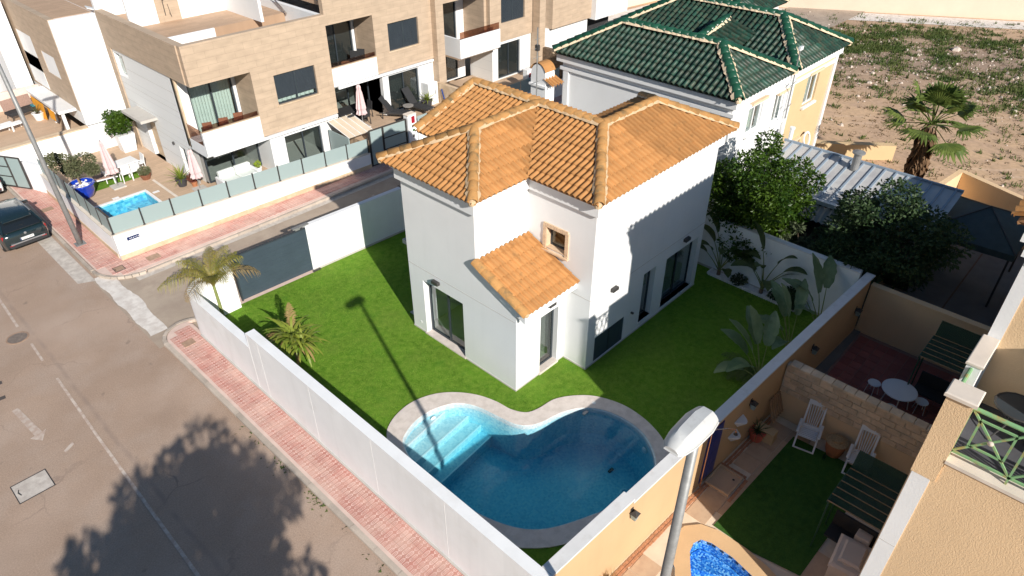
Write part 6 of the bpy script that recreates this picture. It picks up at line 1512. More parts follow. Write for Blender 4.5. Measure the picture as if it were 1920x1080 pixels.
def lot_weed(r):
    x = r.uniform(37, 84); yv = r.uniform(-6, 36)
    if not lot_ok(x, yv): return None
    d = dens(x, yv); cl = .5 + .5 * math.sin(x * .9 + math.sin(yv * .7) * 2) * math.cos(yv * .8 + x * .3)
    cl = .55 * cl + .45 * (.5 + .5 * math.sin(x * .31 + yv * .47 + 1.7 * math.sin(yv * .23 + x * .11)))
    if r.random() > .012 + d * cl ** 3 * 2.2: return None
    return (x, yv, -.05)
weeds(9000, lot_weed, .08, .32, 31, "lot_weeds", "green and brown weeds growing in patches over the open lot")
leafmat("dry_weed", (.13, .085, .045), (.22, .15, .08), .9, .2, .8)
def lot_dry(r):
    x = r.uniform(37, 80); yv = r.uniform(-6, 34)
    if not lot_ok(x, yv): return None
    cl = .5 + .5 * math.sin(x * .5 + 2) * math.cos(yv * .6 + x * .2)
    if r.random() > .15 + cl * .6: return None
    return (x, yv, -.05)
weeds(2200, lot_dry, .03, .12, 32, "dry_weeds", "dry brown grass tufts thinly covering the sandy lot", "dry_weed", 8)
def kerb_weed(r):
    yv = r.choice([16.1, 15.6, 14.5, 14.2, 12.6, 12.4, 11.2, 9.7, 9.4, 8.9, 8.5, 7.9]) + r.uniform(-.25, .25); return (5.365 + r.uniform(-.015, .015), yv, 0.0)
weeds(22, kerb_weed, .015, .05, 33, "kerb_weeds", "small green weeds growing in the joint below the kerb", "weed", 9)
# ------------------------------------------------------------------ vegetation
leafmat("ficus_leaf", (.020, .060, .008), (.095, .165, .016), .4, .35, 1.2)
leafmat("dark_leaf", (.025, .055, .02), (.075, .12, .045), .5, .25, 1.0)
leafmat("shrub_leaf", (.06, .085, .04), (.13, .155, .085), .6, .25, 2.0)
leafmat("palm_leaf", (.16, .18, .03), (.38, .31, .07), .5, .3, 2.5)
leafmat("dry_frond", (.26, .17, .06), (.38, .27, .11), .7, .3, 3)
leafmat("strap_leaf", (.13, .21, .025), (.33, .36, .06), .45, .3, 2.5)
leafmat("banana_leaf", (.13, .20, .09), (.26, .33, .18), .4, .3, 1.5)
leafmat("fan_leaf", (.06, .105, .022), (.19, .24, .055), .5, .25, 1.5)
leafmat("olive_leaf", (.085, .10, .045), (.19, .19, .10), .6, .25, 4)
leafmat("areca_leaf", (.05, .085, .03), (.14, .17, .055), .5, .3, 2)
mat("dead_skirt", (.19, .115, .065), .95, .3, 8)
def leaves(mb, r, cx, cy, cz, sx, sy, sz, n, size, flat_=.3):
    for _ in range(n):
        while True:
            a, b, c = r.uniform(-1, 1), r.uniform(-1, 1), r.uniform(-1, 1); q = a * a + b * b + c * c
            if q <= 1: break
        k = (q ** -.18) if q > .001 else 1; p = Vector((cx + a * sx * k * .96, cy + b * sy * k * .96, cz + c * sz * k * .96))
        d = Vector((a + r.uniform(-.9, .9), b + r.uniform(-.9, .9), c * .5 + r.uniform(-.7, .7) - flat_ * .4)); d.normalize()
        u = Vector((r.uniform(-1, 1), r.uniform(-1, 1), r.uniform(-.2, 1))); s_ = d.cross(u)
        if s_.length < .05: continue
        s_.normalize(); L = size * r.uniform(.7, 1.35); wd = L * .27
        nrm = s_.cross(d) * (L * .08)
        mb.add([p, p + d * L * .45 + s_ * wd + nrm, p + d * L, p + d * L * .45 - s_ * wd + nrm], [(0, 1, 2, 3)])
def clumped(r, center, radii, k, n, size, spread=.42, top=-.5):
    """crown of clumps scattered through an ellipsoid, with open gaps between them"""
    mb = MB(); cs = []
    while len(cs) < k:
        a, b, c = r.uniform(-1, 1), r.uniform(-1, 1), r.uniform(top, 1); q = math.sqrt(a * a + b * b + c * c)
        if q > 1 or q < .35: continue
        cs.append((a, b, c))
    for (a, b, c) in cs:
        s_ = r.uniform(.6, 1.2) * spread
        leaves(mb, r, center[0] + a * radii[0], center[1] + b * radii[1], center[2] + c * radii[2], radii[0] * s_, radii[1] * s_, radii[2] * s_ * .8, int(n / k * s_ / spread), size)
    return mb, [(center[0] + a * radii[0] * .8, center[1] + b * radii[1] * .8, center[2] + c * radii[2] * .8) for a, b, c in cs]
def tree(name, label, base, center, radii, k, n, size, m, seed, trunk=.14, spread=.42, top=-.5, cat="tree", group=None):
    r = random.Random(seed); t = thing(name, label, cat, base, group=group); B = Vector(base); C = Vector(center) - B
    mb, cs = clumped(r, C, radii, k, n, size, spread, top); mb.build("crown", m, t)
    tb = MB(); fork = Vector((C.x * .35, C.y * .35, max(.3, C.z - radii[2] * .9)))
    tb.tube([(0, 0, -.03), fork * .5 + Vector((r.uniform(-.08, .08), r.uniform(-.08, .08), 0)), fork], [trunk, trunk * .8, trunk * .7], 8); tb.build("trunk", "bark", t)
    for c in cs[::max(1, len(cs) // 12)]:
        mid = fork.lerp(Vector(c), .5) + Vector((r.uniform(-.1, .1), r.uniform(-.1, .1), .1)); l = MB(); l.tube([fork, mid, c], [trunk * .5, trunk * .3, trunk * .08], 6, False); l.build("limb", "bark", t)
    return t
tree("ficus_tree", "bushy green ficus tree sunlit on its left behind the villa's back wall", (24.4, 9.6, 0), (24.45, 9.55, 2.95), (1.95, 1.95, 2.35), 64, 36000, .14, "ficus_leaf", 1, .16, .34, -.95)
tree("dark_tree", "dense dark tree in the shade in front of the metal roof", (25.4, 4.9, 0), (25.4, 4.9, 3.0), (1.6, 1.85, 1.8), 52, 15000, .15, "dark_leaf", 2, .16, .36, -.8)
tree("overhanging_shrub", "dark shrub hanging over the corner of the yellow wall", (23.75, 5.5, 0), (23.85, 5.75, 1.75), (.9, 1.15, 1.05), 26, 8000, .12, "dark_leaf", 3, .08, .4, -.8, "shrub")
tree("oleander_shrub", "grey green oleander bush behind the white back wall", (24.1, 7.6, 0), (24.1, 7.6, 1.8), (.6, .8, .9), 18, 2800, .16, "shrub_leaf", 4, .05, .4, -.6, "shrub")
tree("garden_shrub", "dark green shrub beside the ficus under the corrugated awning", (25.1, 6.9, 0), (25.1, 6.9, 1.4), (.75, .9, .9), 18, 3200, .14, "dark_leaf", 5, .05, .42, -.6, "shrub")
tree("street_tree", "tall street tree beside the road throwing its mottled shadow on the asphalt", (-2.9, -.8, 0), (-2.9, -.75, 7.6), (2.8, 2.7, 2.5), 90, 15000, .27, "dark_leaf", 6, .22, .25, -1)
# low round bush in the pebble bed
def bush(name, label, base, rad, h, n, size, m, seed, cat="bush"):
    r = random.Random(seed); t = thing(name, label, cat, base); mb = MB(); leaves(mb, r, 0, 0, h * .5, rad, rad, h * .55, n, size); mb.build("foliage", m, t); s_ = MB()
    for k in range(4): a = k * 1.57; s_.tube([(0, 0, 0), (math.cos(a) * rad * .4, math.sin(a) * rad * .4, h * .7)], .012, 5)
    s_.build("stem", "bark", t); return t
bush("low_bush", "rounded dark green bush at the end of the pebble bed", (22.72, 7.0, .05), .42, .75, 1300, .13, "dark_leaf", 7)
bush("ground_cover_plant", "small reddish green plant between the banana plants in the pebble bed", (22.8, 9.15, .05), .3, .35, 500, .09, "shrub_leaf", 8)
bush("ground_cover_plant", "small dark plant right of the second banana plant in the pebble bed", (22.8, 7.65, .05), .22, .3, 300, .09, "dark_leaf", 9)
def arch(p0, az, L, elev, droop, n=10):
    """points of an arching stalk"""
    pts = [Vector(p0)]; e = elev
    for i in range(n):
        st = L / n; pts.append(pts[-1] + Vector((math.cos(az) * math.cos(e), math.sin(az) * math.cos(e), math.sin(e))) * st); e -= droop / n
    return pts
def frond(mb, r, p0, az, L, elev, droop, lw=.3, pairs=26, wid=.018, hang=.5):
    pts = arch(p0, az, L, elev, droop, 12); mb.tube(pts, [.016 * (1 - i / 13) + .003 for i in range(13)], 4, False)
    for i in range(pairs):
        s_ = (.12 + .88 * i / pairs) * 11.99; k = int(s_); f = s_ - k; p = pts[k].lerp(pts[k + 1], f); d = (pts[k + 1] - pts[k]).normalized(); sd_ = d.cross(Vector((0, 0, 1)))
        if sd_.length < .05: sd_ = Vector((1, 0, 0))
        sd_.normalize(); ll = lw * math.sin(math.pi * (.15 + .8 * i / pairs)) * r.uniform(.8, 1.15)
        for s2 in (-1, 1):
            dv = (sd_ * s2 * .8 + d * .6 + Vector((0, 0, r.uniform(-.1, .25)))).normalized(); m_ = p + dv * ll * .55; e_ = p + dv * ll + Vector((0, 0, -ll * hang * r.uniform(.6, 1.3)))
            w_ = d * wid; mb.add([p - w_ * .6, m_ - w_, e_, m_ + w_, p + w_ * .6], [(0, 1, 3, 4), (1, 2, 3)])
def feather_palm(name, label, base, ht, nf, L, seed, lw=.3, m="palm_leaf", elev=(.3, 1.3), droop=(1.3, 2.2), dry=2, pairs=26, wid=.018):
    r = random.Random(seed); t = thing(name, label, "palm", base)
    tk = MB(); tk.tube([(0, 0, -.02), (.02, .02, ht * .5), (0, 0, ht)], [.08, .06, .05], 8); tk.build("trunk", mat("palm_trunk", (.22, .25, .08), .8, .2, 8), t)
    for k in range(nf):
        az = k * 2.399 + r.uniform(-.3, .3); mb = MB(); f = k / nf
        frond(mb, r, (0, 0, ht - .05), az, L * r.uniform(.8, 1.15), elev[1] + (elev[0] - elev[1]) * f + r.uniform(-.1, .1), r.uniform(*droop), lw, pairs, wid, .9); mb.build("frond", "dry_frond" if k >= nf - dry else m, t)
    return t
feather_palm("feather_palm", "thin yellowish feather palm leaning over the white wall by the sliding gate", (7.5, 21.7, 0), 1.7, 15, 1.95, 41, .44, elev=(.95, 1.52), droop=(.8, 2.1), dry=4, pairs=32, wid=.012)
# strap-leaved cordyline clump over the wall
r = random.Random(51); t = thing("cordyline", "spiky yellow green cordyline palm overhanging the white street wall", "palm", (8.15, 17.8, 0))
tk = MB(); tk.tube([(0, 0, 0), (0, 0, 1.0)], .07, 8); tk.build("trunk", "bark", t)
for hd, (hx, hy, hz) in enumerate([(0, 0, 1.1), (.12, -.35, .95), (-.05, .3, 1.0)]):
    for k in range(34):
        az = k * 2.399 + hd; mb = MB(); pts = arch((hx, hy, hz), az, r.uniform(.75, 1.15), 1.45 - k * .05, r.uniform(.9, 1.9), 7)
        for i in range(7):
            p, q = pts[i], pts[i + 1]; d = (q - p); s_ = d.cross(Vector((0, 0, 1))); s_ = (s_.normalized() if s_.length > .01 else Vector((1, 0, 0))); w0 = .042 * math.sin(math.pi * min(.98, (i + .6) / 8)); w1 = .042 * math.sin(math.pi * min(.99, (i + 1.6) / 8.6)); mb.add([p - s_ * w0, p + s_ * w0, q + s_ * w1, q - s_ * w1], [(0, 1, 2, 3)])
        mb.build("leaf", "dry_frond" if k > 28 else "strap_leaf", t)
mb = MB(); frond(mb, r, (.15, .2, 1.1), 1.0, 1.1, 1.45, .6, .25); mb.build("dry_frond", "dry_frond", t)
mb = MB(); frond(mb, r, (.0, .25, 1.0), 2.6, .9, .9, 1.6, .22); mb.build("dry_frond", "dry_frond", t)
# banana-like strelitzia with big paddle leaves
def paddle(mb, pts, wmax, r, fold=.25):
    n = len(pts) - 1; rows = []
    for i, p in enumerate(pts):
        d = (pts[min(i + 1, n)] - pts[max(i - 1, 0)]).normalized(); s_ = d.cross(Vector((0, 0, 1))); s_ = s_.normalized() if s_.length > .02 else Vector((1, 0, 0)); up = s_.cross(d)
        f = i / n; w_ = wmax * (math.sin(math.pi * min(.985, .06 + .93 * f)) ** .6) * (1 if f < .9 else .8); j = r.uniform(.86, 1.08)
        rows.append([p - s_ * w_ * j + up * w_ * fold, p - s_ * w_ * .5 + up * w_ * fold * .25, p, p + s_ * w_ * .5 + up * w_ * fold * .25, p + s_ * w_ * j + up * w_ * fold])
    for a, b in zip(rows, rows[1:]):
        for k in range(4): mb.quad(a[k], a[k + 1], b[k + 1], b[k])
def strelitzia(label, base, specs, seed, m="banana_leaf", stem="palm_trunk"):
    """specs: (azimuth deg, petiole length, blade length, width, elevation deg, droop)"""
    r = random.Random(seed); t = thing("banana_plant", label, "plant", base)
    tk = MB(); tk.tube([(0, 0, -.02), (0, 0, .35)], [.09, .06], 8); tk.build("stem", "bark", t)
    for (az, pl_, bl_, wd, el, dr_) in specs:
        pet = arch((r.uniform(-.05, .05), r.uniform(-.05, .05), .2), R(az), pl_, R(el), .25, 6); s_ = MB(); s_.tube(pet, [.03, .026, .022, .02, .017, .015, .012], 5, False); ps = s_.build("petiole", stem, t)
        d = (pet[-1] - pet[-2]).normalized(); e0 = math.asin(max(-1, min(1, d.z))); bl = arch(pet[-1], R(az), bl_, e0, dr_, 10); mb = MB(); paddle(mb, bl, wd, r); mb.build("leaf", m, t, smooth=True)
    return t
strelitzia("tall dark banana plant at the left end of the pebble bed", (22.8, 10.05, .05), [(100, 1.3, 1.0, .22, 78, 1.2), (150, 1.2, 1.0, .22, 70, 1.3), (200, 1.25, .9, .21, 74, 1.5), (-60, 1.4, 1.1, .23, 72, 1.0), (-95, 1.2, 1.1, .22, 64, 1.4), (95, 1.7, .95, .21, 84, .7), (-140, .8, .7, .18, 45, 1.2), (120, 1.0, .9, .2, 60, 1.3)], 61, "areca_leaf")
strelitzia("dark banana plant in the middle of the pebble bed", (22.8, 8.2, .05), [(95, .8, 1.4, .26, 62, 1.2), (140, 1.0, 1.1, .24, 66, 1.4), (95, 1.7, 1.2, .23, 86, .5), (-90, 1.2, 1.0, .22, 66, 1.3), (-70, 1.0, 1.0, .21, 58, 1.4), (-150, .9, .9, .21, 60, 1.6), (180, 1.2, .8, .19, 76, 1.4), (-100, 1.5, .9, .2, 78, 1.0)], 62, "areca_leaf")
strelitzia("large pale leaved banana plant against the yellow wall near the street lamp", (18.0, 5.85, 0), [(120, 1.2, 1.5, .27, 76, .5), (85, 1.35, 1.35, .26, 84, .3), (60, 1.25, 1.3, .27, 72, .6), (165, 1.0, 1.35, .26, 62, 1.3), (200, 1.0, 1.0, .22, 42, 1.0), (140, .8, 1.1, .24, 48, 1.5), (100, 1.0, 1.2, .25, 66, .9), (20, 1.2, 1.2, .24, 76, .7)], 63)
strelitzia("second pale leaved banana plant against the yellow wall", (19.9, 5.75, 0), [(100, 1.5, 1.3, .25, 86, .3), (150, 1.3, 1.2, .25, 70, .9), (60, 1.3, 1.4, .25, 68, .8), (20, 1.4, 1.4, .2, 60, .5), (180, 1.1, 1.1, .24, 60, 1.3), (120, 1.0, 1.2, .25, 62, 1.0), (90, 1.5, 1.0, .22, 78, .6)], 64)
strelitzia("tall banana plant in the corner where the yellow wall meets the white back wall", (22.0, 5.65, 0), [(80, 1.4, 1.5, .25, 84, .3), (130, 1.3, 1.3, .25, 74, .8), (170, 1.1, 1.4, .22, 60, .6), (30, 1.5, 1.2, .24, 78, .6), (200, 1.1, 1.1, .2, 50, 1.0), (100, 1.1, 1.2, .24, 66, .9)], 65)
r = random.Random(66); t = thing("areca_palm", "low feathery palm spreading over the shaded lawn beside the yellow wall", "palm", (18.5, 6.3, 0))
for k in range(9): mb = MB(); frond(mb, r, (0, 0, .15), R(110 + k * 17), r.uniform(1.1, 1.8), r.uniform(.5, 1.0), r.uniform(1.0, 1.5), .3, 28, .012, .4); mb.build("frond", "areca_leaf", t)
# fan palm on the lot
r = random.Random(71); t = thing("fan_palm", "fan palm with a brown skirt of dead leaves on the sandy lot", "palm", (35.5, 7.0, -.05))
tk = MB(); tk.tube([(0, 0, 0), (.05, .03, 1.9), (0, 0, 3.6)], [.26, .22, .2], 10); tk.build("trunk", "bark", t)
def fan(mb, p0, az, el, pl_, rad, r, nseg=18, spread=2.6):
    d = Vector((math.cos(az) * math.cos(el), math.sin(az) * math.cos(el), math.sin(el))); c = Vector(p0) + d * pl_; mb.tube([p0, Vector(p0) + d * pl_ * .5 + Vector((0, 0, .04)), c], [.03, .022, .016], 5, False)
    s_ = d.cross(Vector((0, 0, 1))).normalized(); up = s_.cross(d)
    for k in range(nseg):
        a = (k / (nseg - 1) - .5) * spread; dv = (d * math.cos(a) + s_ * math.sin(a) + up * .12 * math.cos(a)).normalized(); L = rad * (1 - .2 * abs(a) / spread * 2) * r.uniform(.9, 1.08); q = d.cross(dv); w_ = s_ * math.cos(a) - d * math.sin(a); w_ = w_.normalized() * L * .075
        m_ = c + dv * L * .6; e_ = c + dv * L + Vector((0, 0, -L * r.uniform(.1, .32))); mb.add([c - w_ * .3, m_ - w_, e_, m_ + w_, c + w_ * .3, m_ + up * .03], [(0, 1, 5), (1, 2, 5), (2, 3, 5), (3, 4, 5), (4, 0, 5)])
for k in range(22):
    f = k / 22; mb = MB(); fan(mb, (0, 0, 3.6), k * 2.399, 1.45 - f * 1.9, r.uniform(.95, 1.4), r.uniform(1.0, 1.3), r); mb.build("frond", "fan_leaf", t)
sk = MB()
for k in range(190):
    a = r.uniform(0, 6.28); z = r.uniform(1.5, 3.5); rr_ = .22 + r.uniform(.05, .3); L = r.uniform(.5, 1.0); c_, s_ = math.cos(a), math.sin(a); w_ = .07
    sk.add([(c_ * .2 - s_ * w_, s_ * .2 + c_ * w_, z), (c_ * .2 + s_ * w_, s_ * .2 - c_ * w_, z), (c_ * rr_ + s_ * w_ * 1.8, s_ * rr_ - c_ * w_ * 1.8, z - L * .6), (c_ * rr_ * .95, s_ * rr_ * .95, z - L), (c_ * rr_ - s_ * w_ * 1.8, s_ * rr_ + c_ * w_ * 1.8, z - L * .6)], [(0, 1, 2, 3, 4)])
stuff(sk.build("dead_leaf_skirt", "dead_skirt", t))
# ------------------------------------------------------------------ potted plants
def potted(name, label, base, r_, h, pm, fol):
    t = thing(name, label, "potted plant", base); pot(t, r_, h, pm); MB().lathe([(.001, h * .89), (r_ * .86, h * .89)], n=16, cap=False).build("soil", "soil", t); fol(t, h); return t
def rosette(n, L, m, seed, w0=.03, el=(1.4, .1), dr_=(.3, .9)):
    def f(t, h):
        r = random.Random(seed)
        for k in range(n):
            pts = arch((0, 0, h * .9), k * 2.399, L * r.uniform(.8, 1.1), el[0] + (el[1] - el[0]) * k / n, r.uniform(*dr_), 6); mb = MB()
            for i in range(6):
                p, q = pts[i], pts[i + 1]; d = q - p; s_ = d.cross(Vector((0, 0, 1))); s_ = s_.normalized() if s_.length > .01 else Vector((1, 0, 0)); a, b = w0 * (1 - i / 6.3), w0 * (1 - (i + 1) / 6.3); mb.add([p - s_ * a, p + s_ * a, q + s_ * b, q - s_ * b], [(0, 1, 2, 3)])
            mb.build("leaf", m, t)
    return f
def ball(rad, h2, n, size, m, seed):
    def f(t, h): r = random.Random(seed); mb = MB(); leaves(mb, r, 0, 0, h + h2 * .5, rad, rad, h2 * .55, n, size); mb.build("foliage", m, t)
    return f
mat("pot_red_white", (.55, .12, .08), .5, .1); mat("pot_dark", (.05, .05, .055), .5, .1); mat("pot_brown", (.22, .09, .05), .6, .15)
potted("potted_aloe", "spiky green plant in a red and white pot by the shower shelves", (15.75, 4.72, 0), .24, .36, "pot_red_white", rosette(26, .5, "areca_leaf", 81, .022))
potted("potted_dry_plant", "dry reddish spiky plant at the foot of the sunlit yellow wall", (8.75, 4.95, 0), .18, .22, "pot_terracotta", rosette(34, .5, "dry_frond", 82, .014, (1.5, .5)))
potted("potted_agave", "large spiky agave in a dark pot beside the corner of the travertine house", (11.35, 32.9, .3), .26, .42, "pot_dark", rosette(34, .85, "strap_leaf", 83, .045, (1.5, -.1), (.1, .5)))
potted("potted_succulent", "low grey succulent in a brown bowl on the pool terrace", (10.45, 34.94, .3), .26, .26, "pot_brown", ball(.28, .34, 420, .09, "olive_leaf", 84))
potted("potted_flower", "dark red leaved plant in a small pot beside the agave", (11.75, 32.45, .3), .15, .25, "pot_terracotta", ball(.24, .4, 300, .09, mat("red_leaf", (.13, .03, .02), .6, .3, 8).name, 85))
potted("potted_sago", "bright green sago palm in a dark pot on the raised terrace", (24.8, 30.05, 1.35), .26, .42, "pot_dark", rosette(26, .75, "strap_leaf", 86, .05, (1.4, 0), (.4, 1.0)))
potted("potted_grass", "spiky plant in a white pot on the upper left terrace", (8.9, 44.2, 1.3), .28, .4, "plastic_white", rosette(40, .7, "olive_leaf", 87, .018, (1.5, .3)))
potted("potted_lime", "lime green plant in a white pot beside the patio door", (14.6, 31.3, .3), .16, .4, "plastic_white", ball(.14, .3, 160, .08, leafmat("lime_leaf", (.25, .35, .02), (.4, .5, .04)).name, 88))
t = thing("olive_pot", "olive tree in a large glossy blue pot beside the small pool", "potted plant", (7.63, 35.06, .3))
MB().lathe([(.22, 0), (.38, .12), (.5, .4), (.54, .66), (.58, .7), (.58, .75), (.52, .75), (.48, .68), (.001, .66)], n=28, cap=False).build("pot", "blue_glaze", t, smooth=True); r = random.Random(90); s_ = MB()
for k in range(26): s_.lathe([(.06, 0), (.05, .04), (.001, .06)], (r.uniform(-.33, .33), r.uniform(-.33, .33), .66), 6, False)
stuff(s_.build("white_stones", "pebble_white", t)); tk = MB(); tk.tube([(0, 0, .6), (-.05, .05, 1.0), (.0, .2, 1.35)], [.06, .05, .04], 7); tk.build("trunk", "bark", t)
mb = MB()
for (x, y_, z, rr_) in [(-.35, .45, 1.75, .55), (.45, -.05, 1.75, .48), (.0, .5, 1.5, .4), (-.1, .05, 1.45, .4), (.55, -.4, 1.4, .32), (-.55, .75, 1.9, .35)]: leaves(mb, r, x, y_, z, rr_, rr_, rr_ * .8, 620, .11)
mb.build("crown", "olive_leaf", t)
for (x, y_, z) in [(-.3, .4, 1.7), (.4, -.05, 1.7), (.5, -.35, 1.4)]: b = MB(); b.tube([(0, .15, 1.3), (x * .6, y_ * .6, 1.5), (x, y_, z)], [.03, .02, .01], 5, False); b.build("limb", "bark", t)
t = thing("planter_cube", "leafy shrub in a tall white square planter by the entrance door", "potted plant", (11.3, 39.1, .3)); MB().add([(-.32, -.32, 0), (.32, -.32, 0), (.32, .32, 0), (-.32, .32, 0), (-.42, -.42, .95), (.42, -.42, .95), (.42, .42, .95), (-.42, .42, .95)], [(3, 2, 1, 0), (4, 5, 6, 7), (0, 1, 5, 4), (1, 2, 6, 5), (2, 3, 7, 6), (3, 0, 4, 7)]).build("planter", "plastic_white", t)
mb = MB(); r = random.Random(91)
for k in range(9): leaves(mb, r, r.uniform(-.4, .4), r.uniform(-.4, .4), r.uniform(1.15, 2.0), .36, .36, .32, 210, .15)
mb.build("foliage", "ficus_leaf", t); b = MB(); b.tube([(0, 0, .9), (.05, 0, 1.6)], .04, 6); b.build("trunk", "bark", t)
# ------------------------------------------------------------------ street lamps
def loft(mb, rings, cap=True):
    n = len(rings[0]); vs = [p for r_ in rings for p in r_]; fs = [(i * n + j, i * n + (j + 1) % n, (i + 1) * n + (j + 1) % n, (i + 1) * n + j) for i in range(len(rings) - 1) for j in range(n)]
    if cap: fs += [tuple(range(n - 1, -1, -1)), tuple(range((len(rings) - 1) * n, len(rings) * n))]
    return mb.add(vs, fs)
mat("lamp_shell", (.56, .56, .55), .45, .06, 5, col2=(.47, .46, .44), thr=9, ramp=(.55, .75))
mat("lamp_glass", (.50, .52, .52), .2, .05)
def street_lamp(label, base, top, rz, r0, r1, group="street lamps"):
    t = thing("street_lamp", label, "street lamp", base, 0, group); B = Vector(base); T = Vector(top) - B
    MB().tube([(0, 0, 0), T * .5, T], [r0, (r0 + r1) / 2, r1], 14).build("pole", "galvanised", t, smooth=True)
    MB().box(-.2, .2, -.2, .2, -.02, .03).build("base_plate", "galvanised", t)
    M = Matrix.Translation(T) @ Matrix.Rotation(rz, 4, 'Z')
    st = [(-.22, .10, .03, .07), (-.19, .155, .0, .15), (.0, .185, -.01, .20), (.35, .175, -.01, .19), (.52, .14, .0, .15), (.60, .09, .02, .08)]
    rings = []
    for x, hw, zb, zt in st: rings.append([M @ Vector((x, y_ * hw, zb + (zt - zb) * z_)) for y_, z_ in [(-1, .15), (-1, .42), (-.78, .72), (-.4, .97), (.4, .97), (.78, .72), (1, .42), (1, .15)]])
    o = loft(MB(), rings).build("lamp_head", "lamp_shell", t); smooth_angle(o, 28)
    rings = [[M @ Vector((x, y_ * hw * .97, zb + .03 - d)) for y_, d in [(-1, 0), (-.7, .06), (.7, .06), (1, 0)]] for x, hw, zb, zt in st[1:-1]]; loft(MB(), rings).build("lamp_bowl", "lamp_glass", t)
    rim = MB(); rim.tube([M @ Vector((x, y_ * hw * 1.02, .02)) for x, hw, zb, zt, y_ in [(*s_, -1) for s_ in st] + [(*s_, 1) for s_ in reversed(st)]] + [M @ Vector((st[0][0], -st[0][1], .02))], .014, 5, False); rim.build("rim", "lamp_shell", t)
    return t
street_lamp("grey street lamp with a white lantern head in front of the kidney pool", (5.87, 2.45, 0), (5.87, 2.45, 9.75), math.pi, .10, .062)
street_lamp("grey street lamp on the red pavement beside the dark car", (5.9, 31.2, PZ), (5.85, 32.3, 9.0), math.pi, .11, .07)

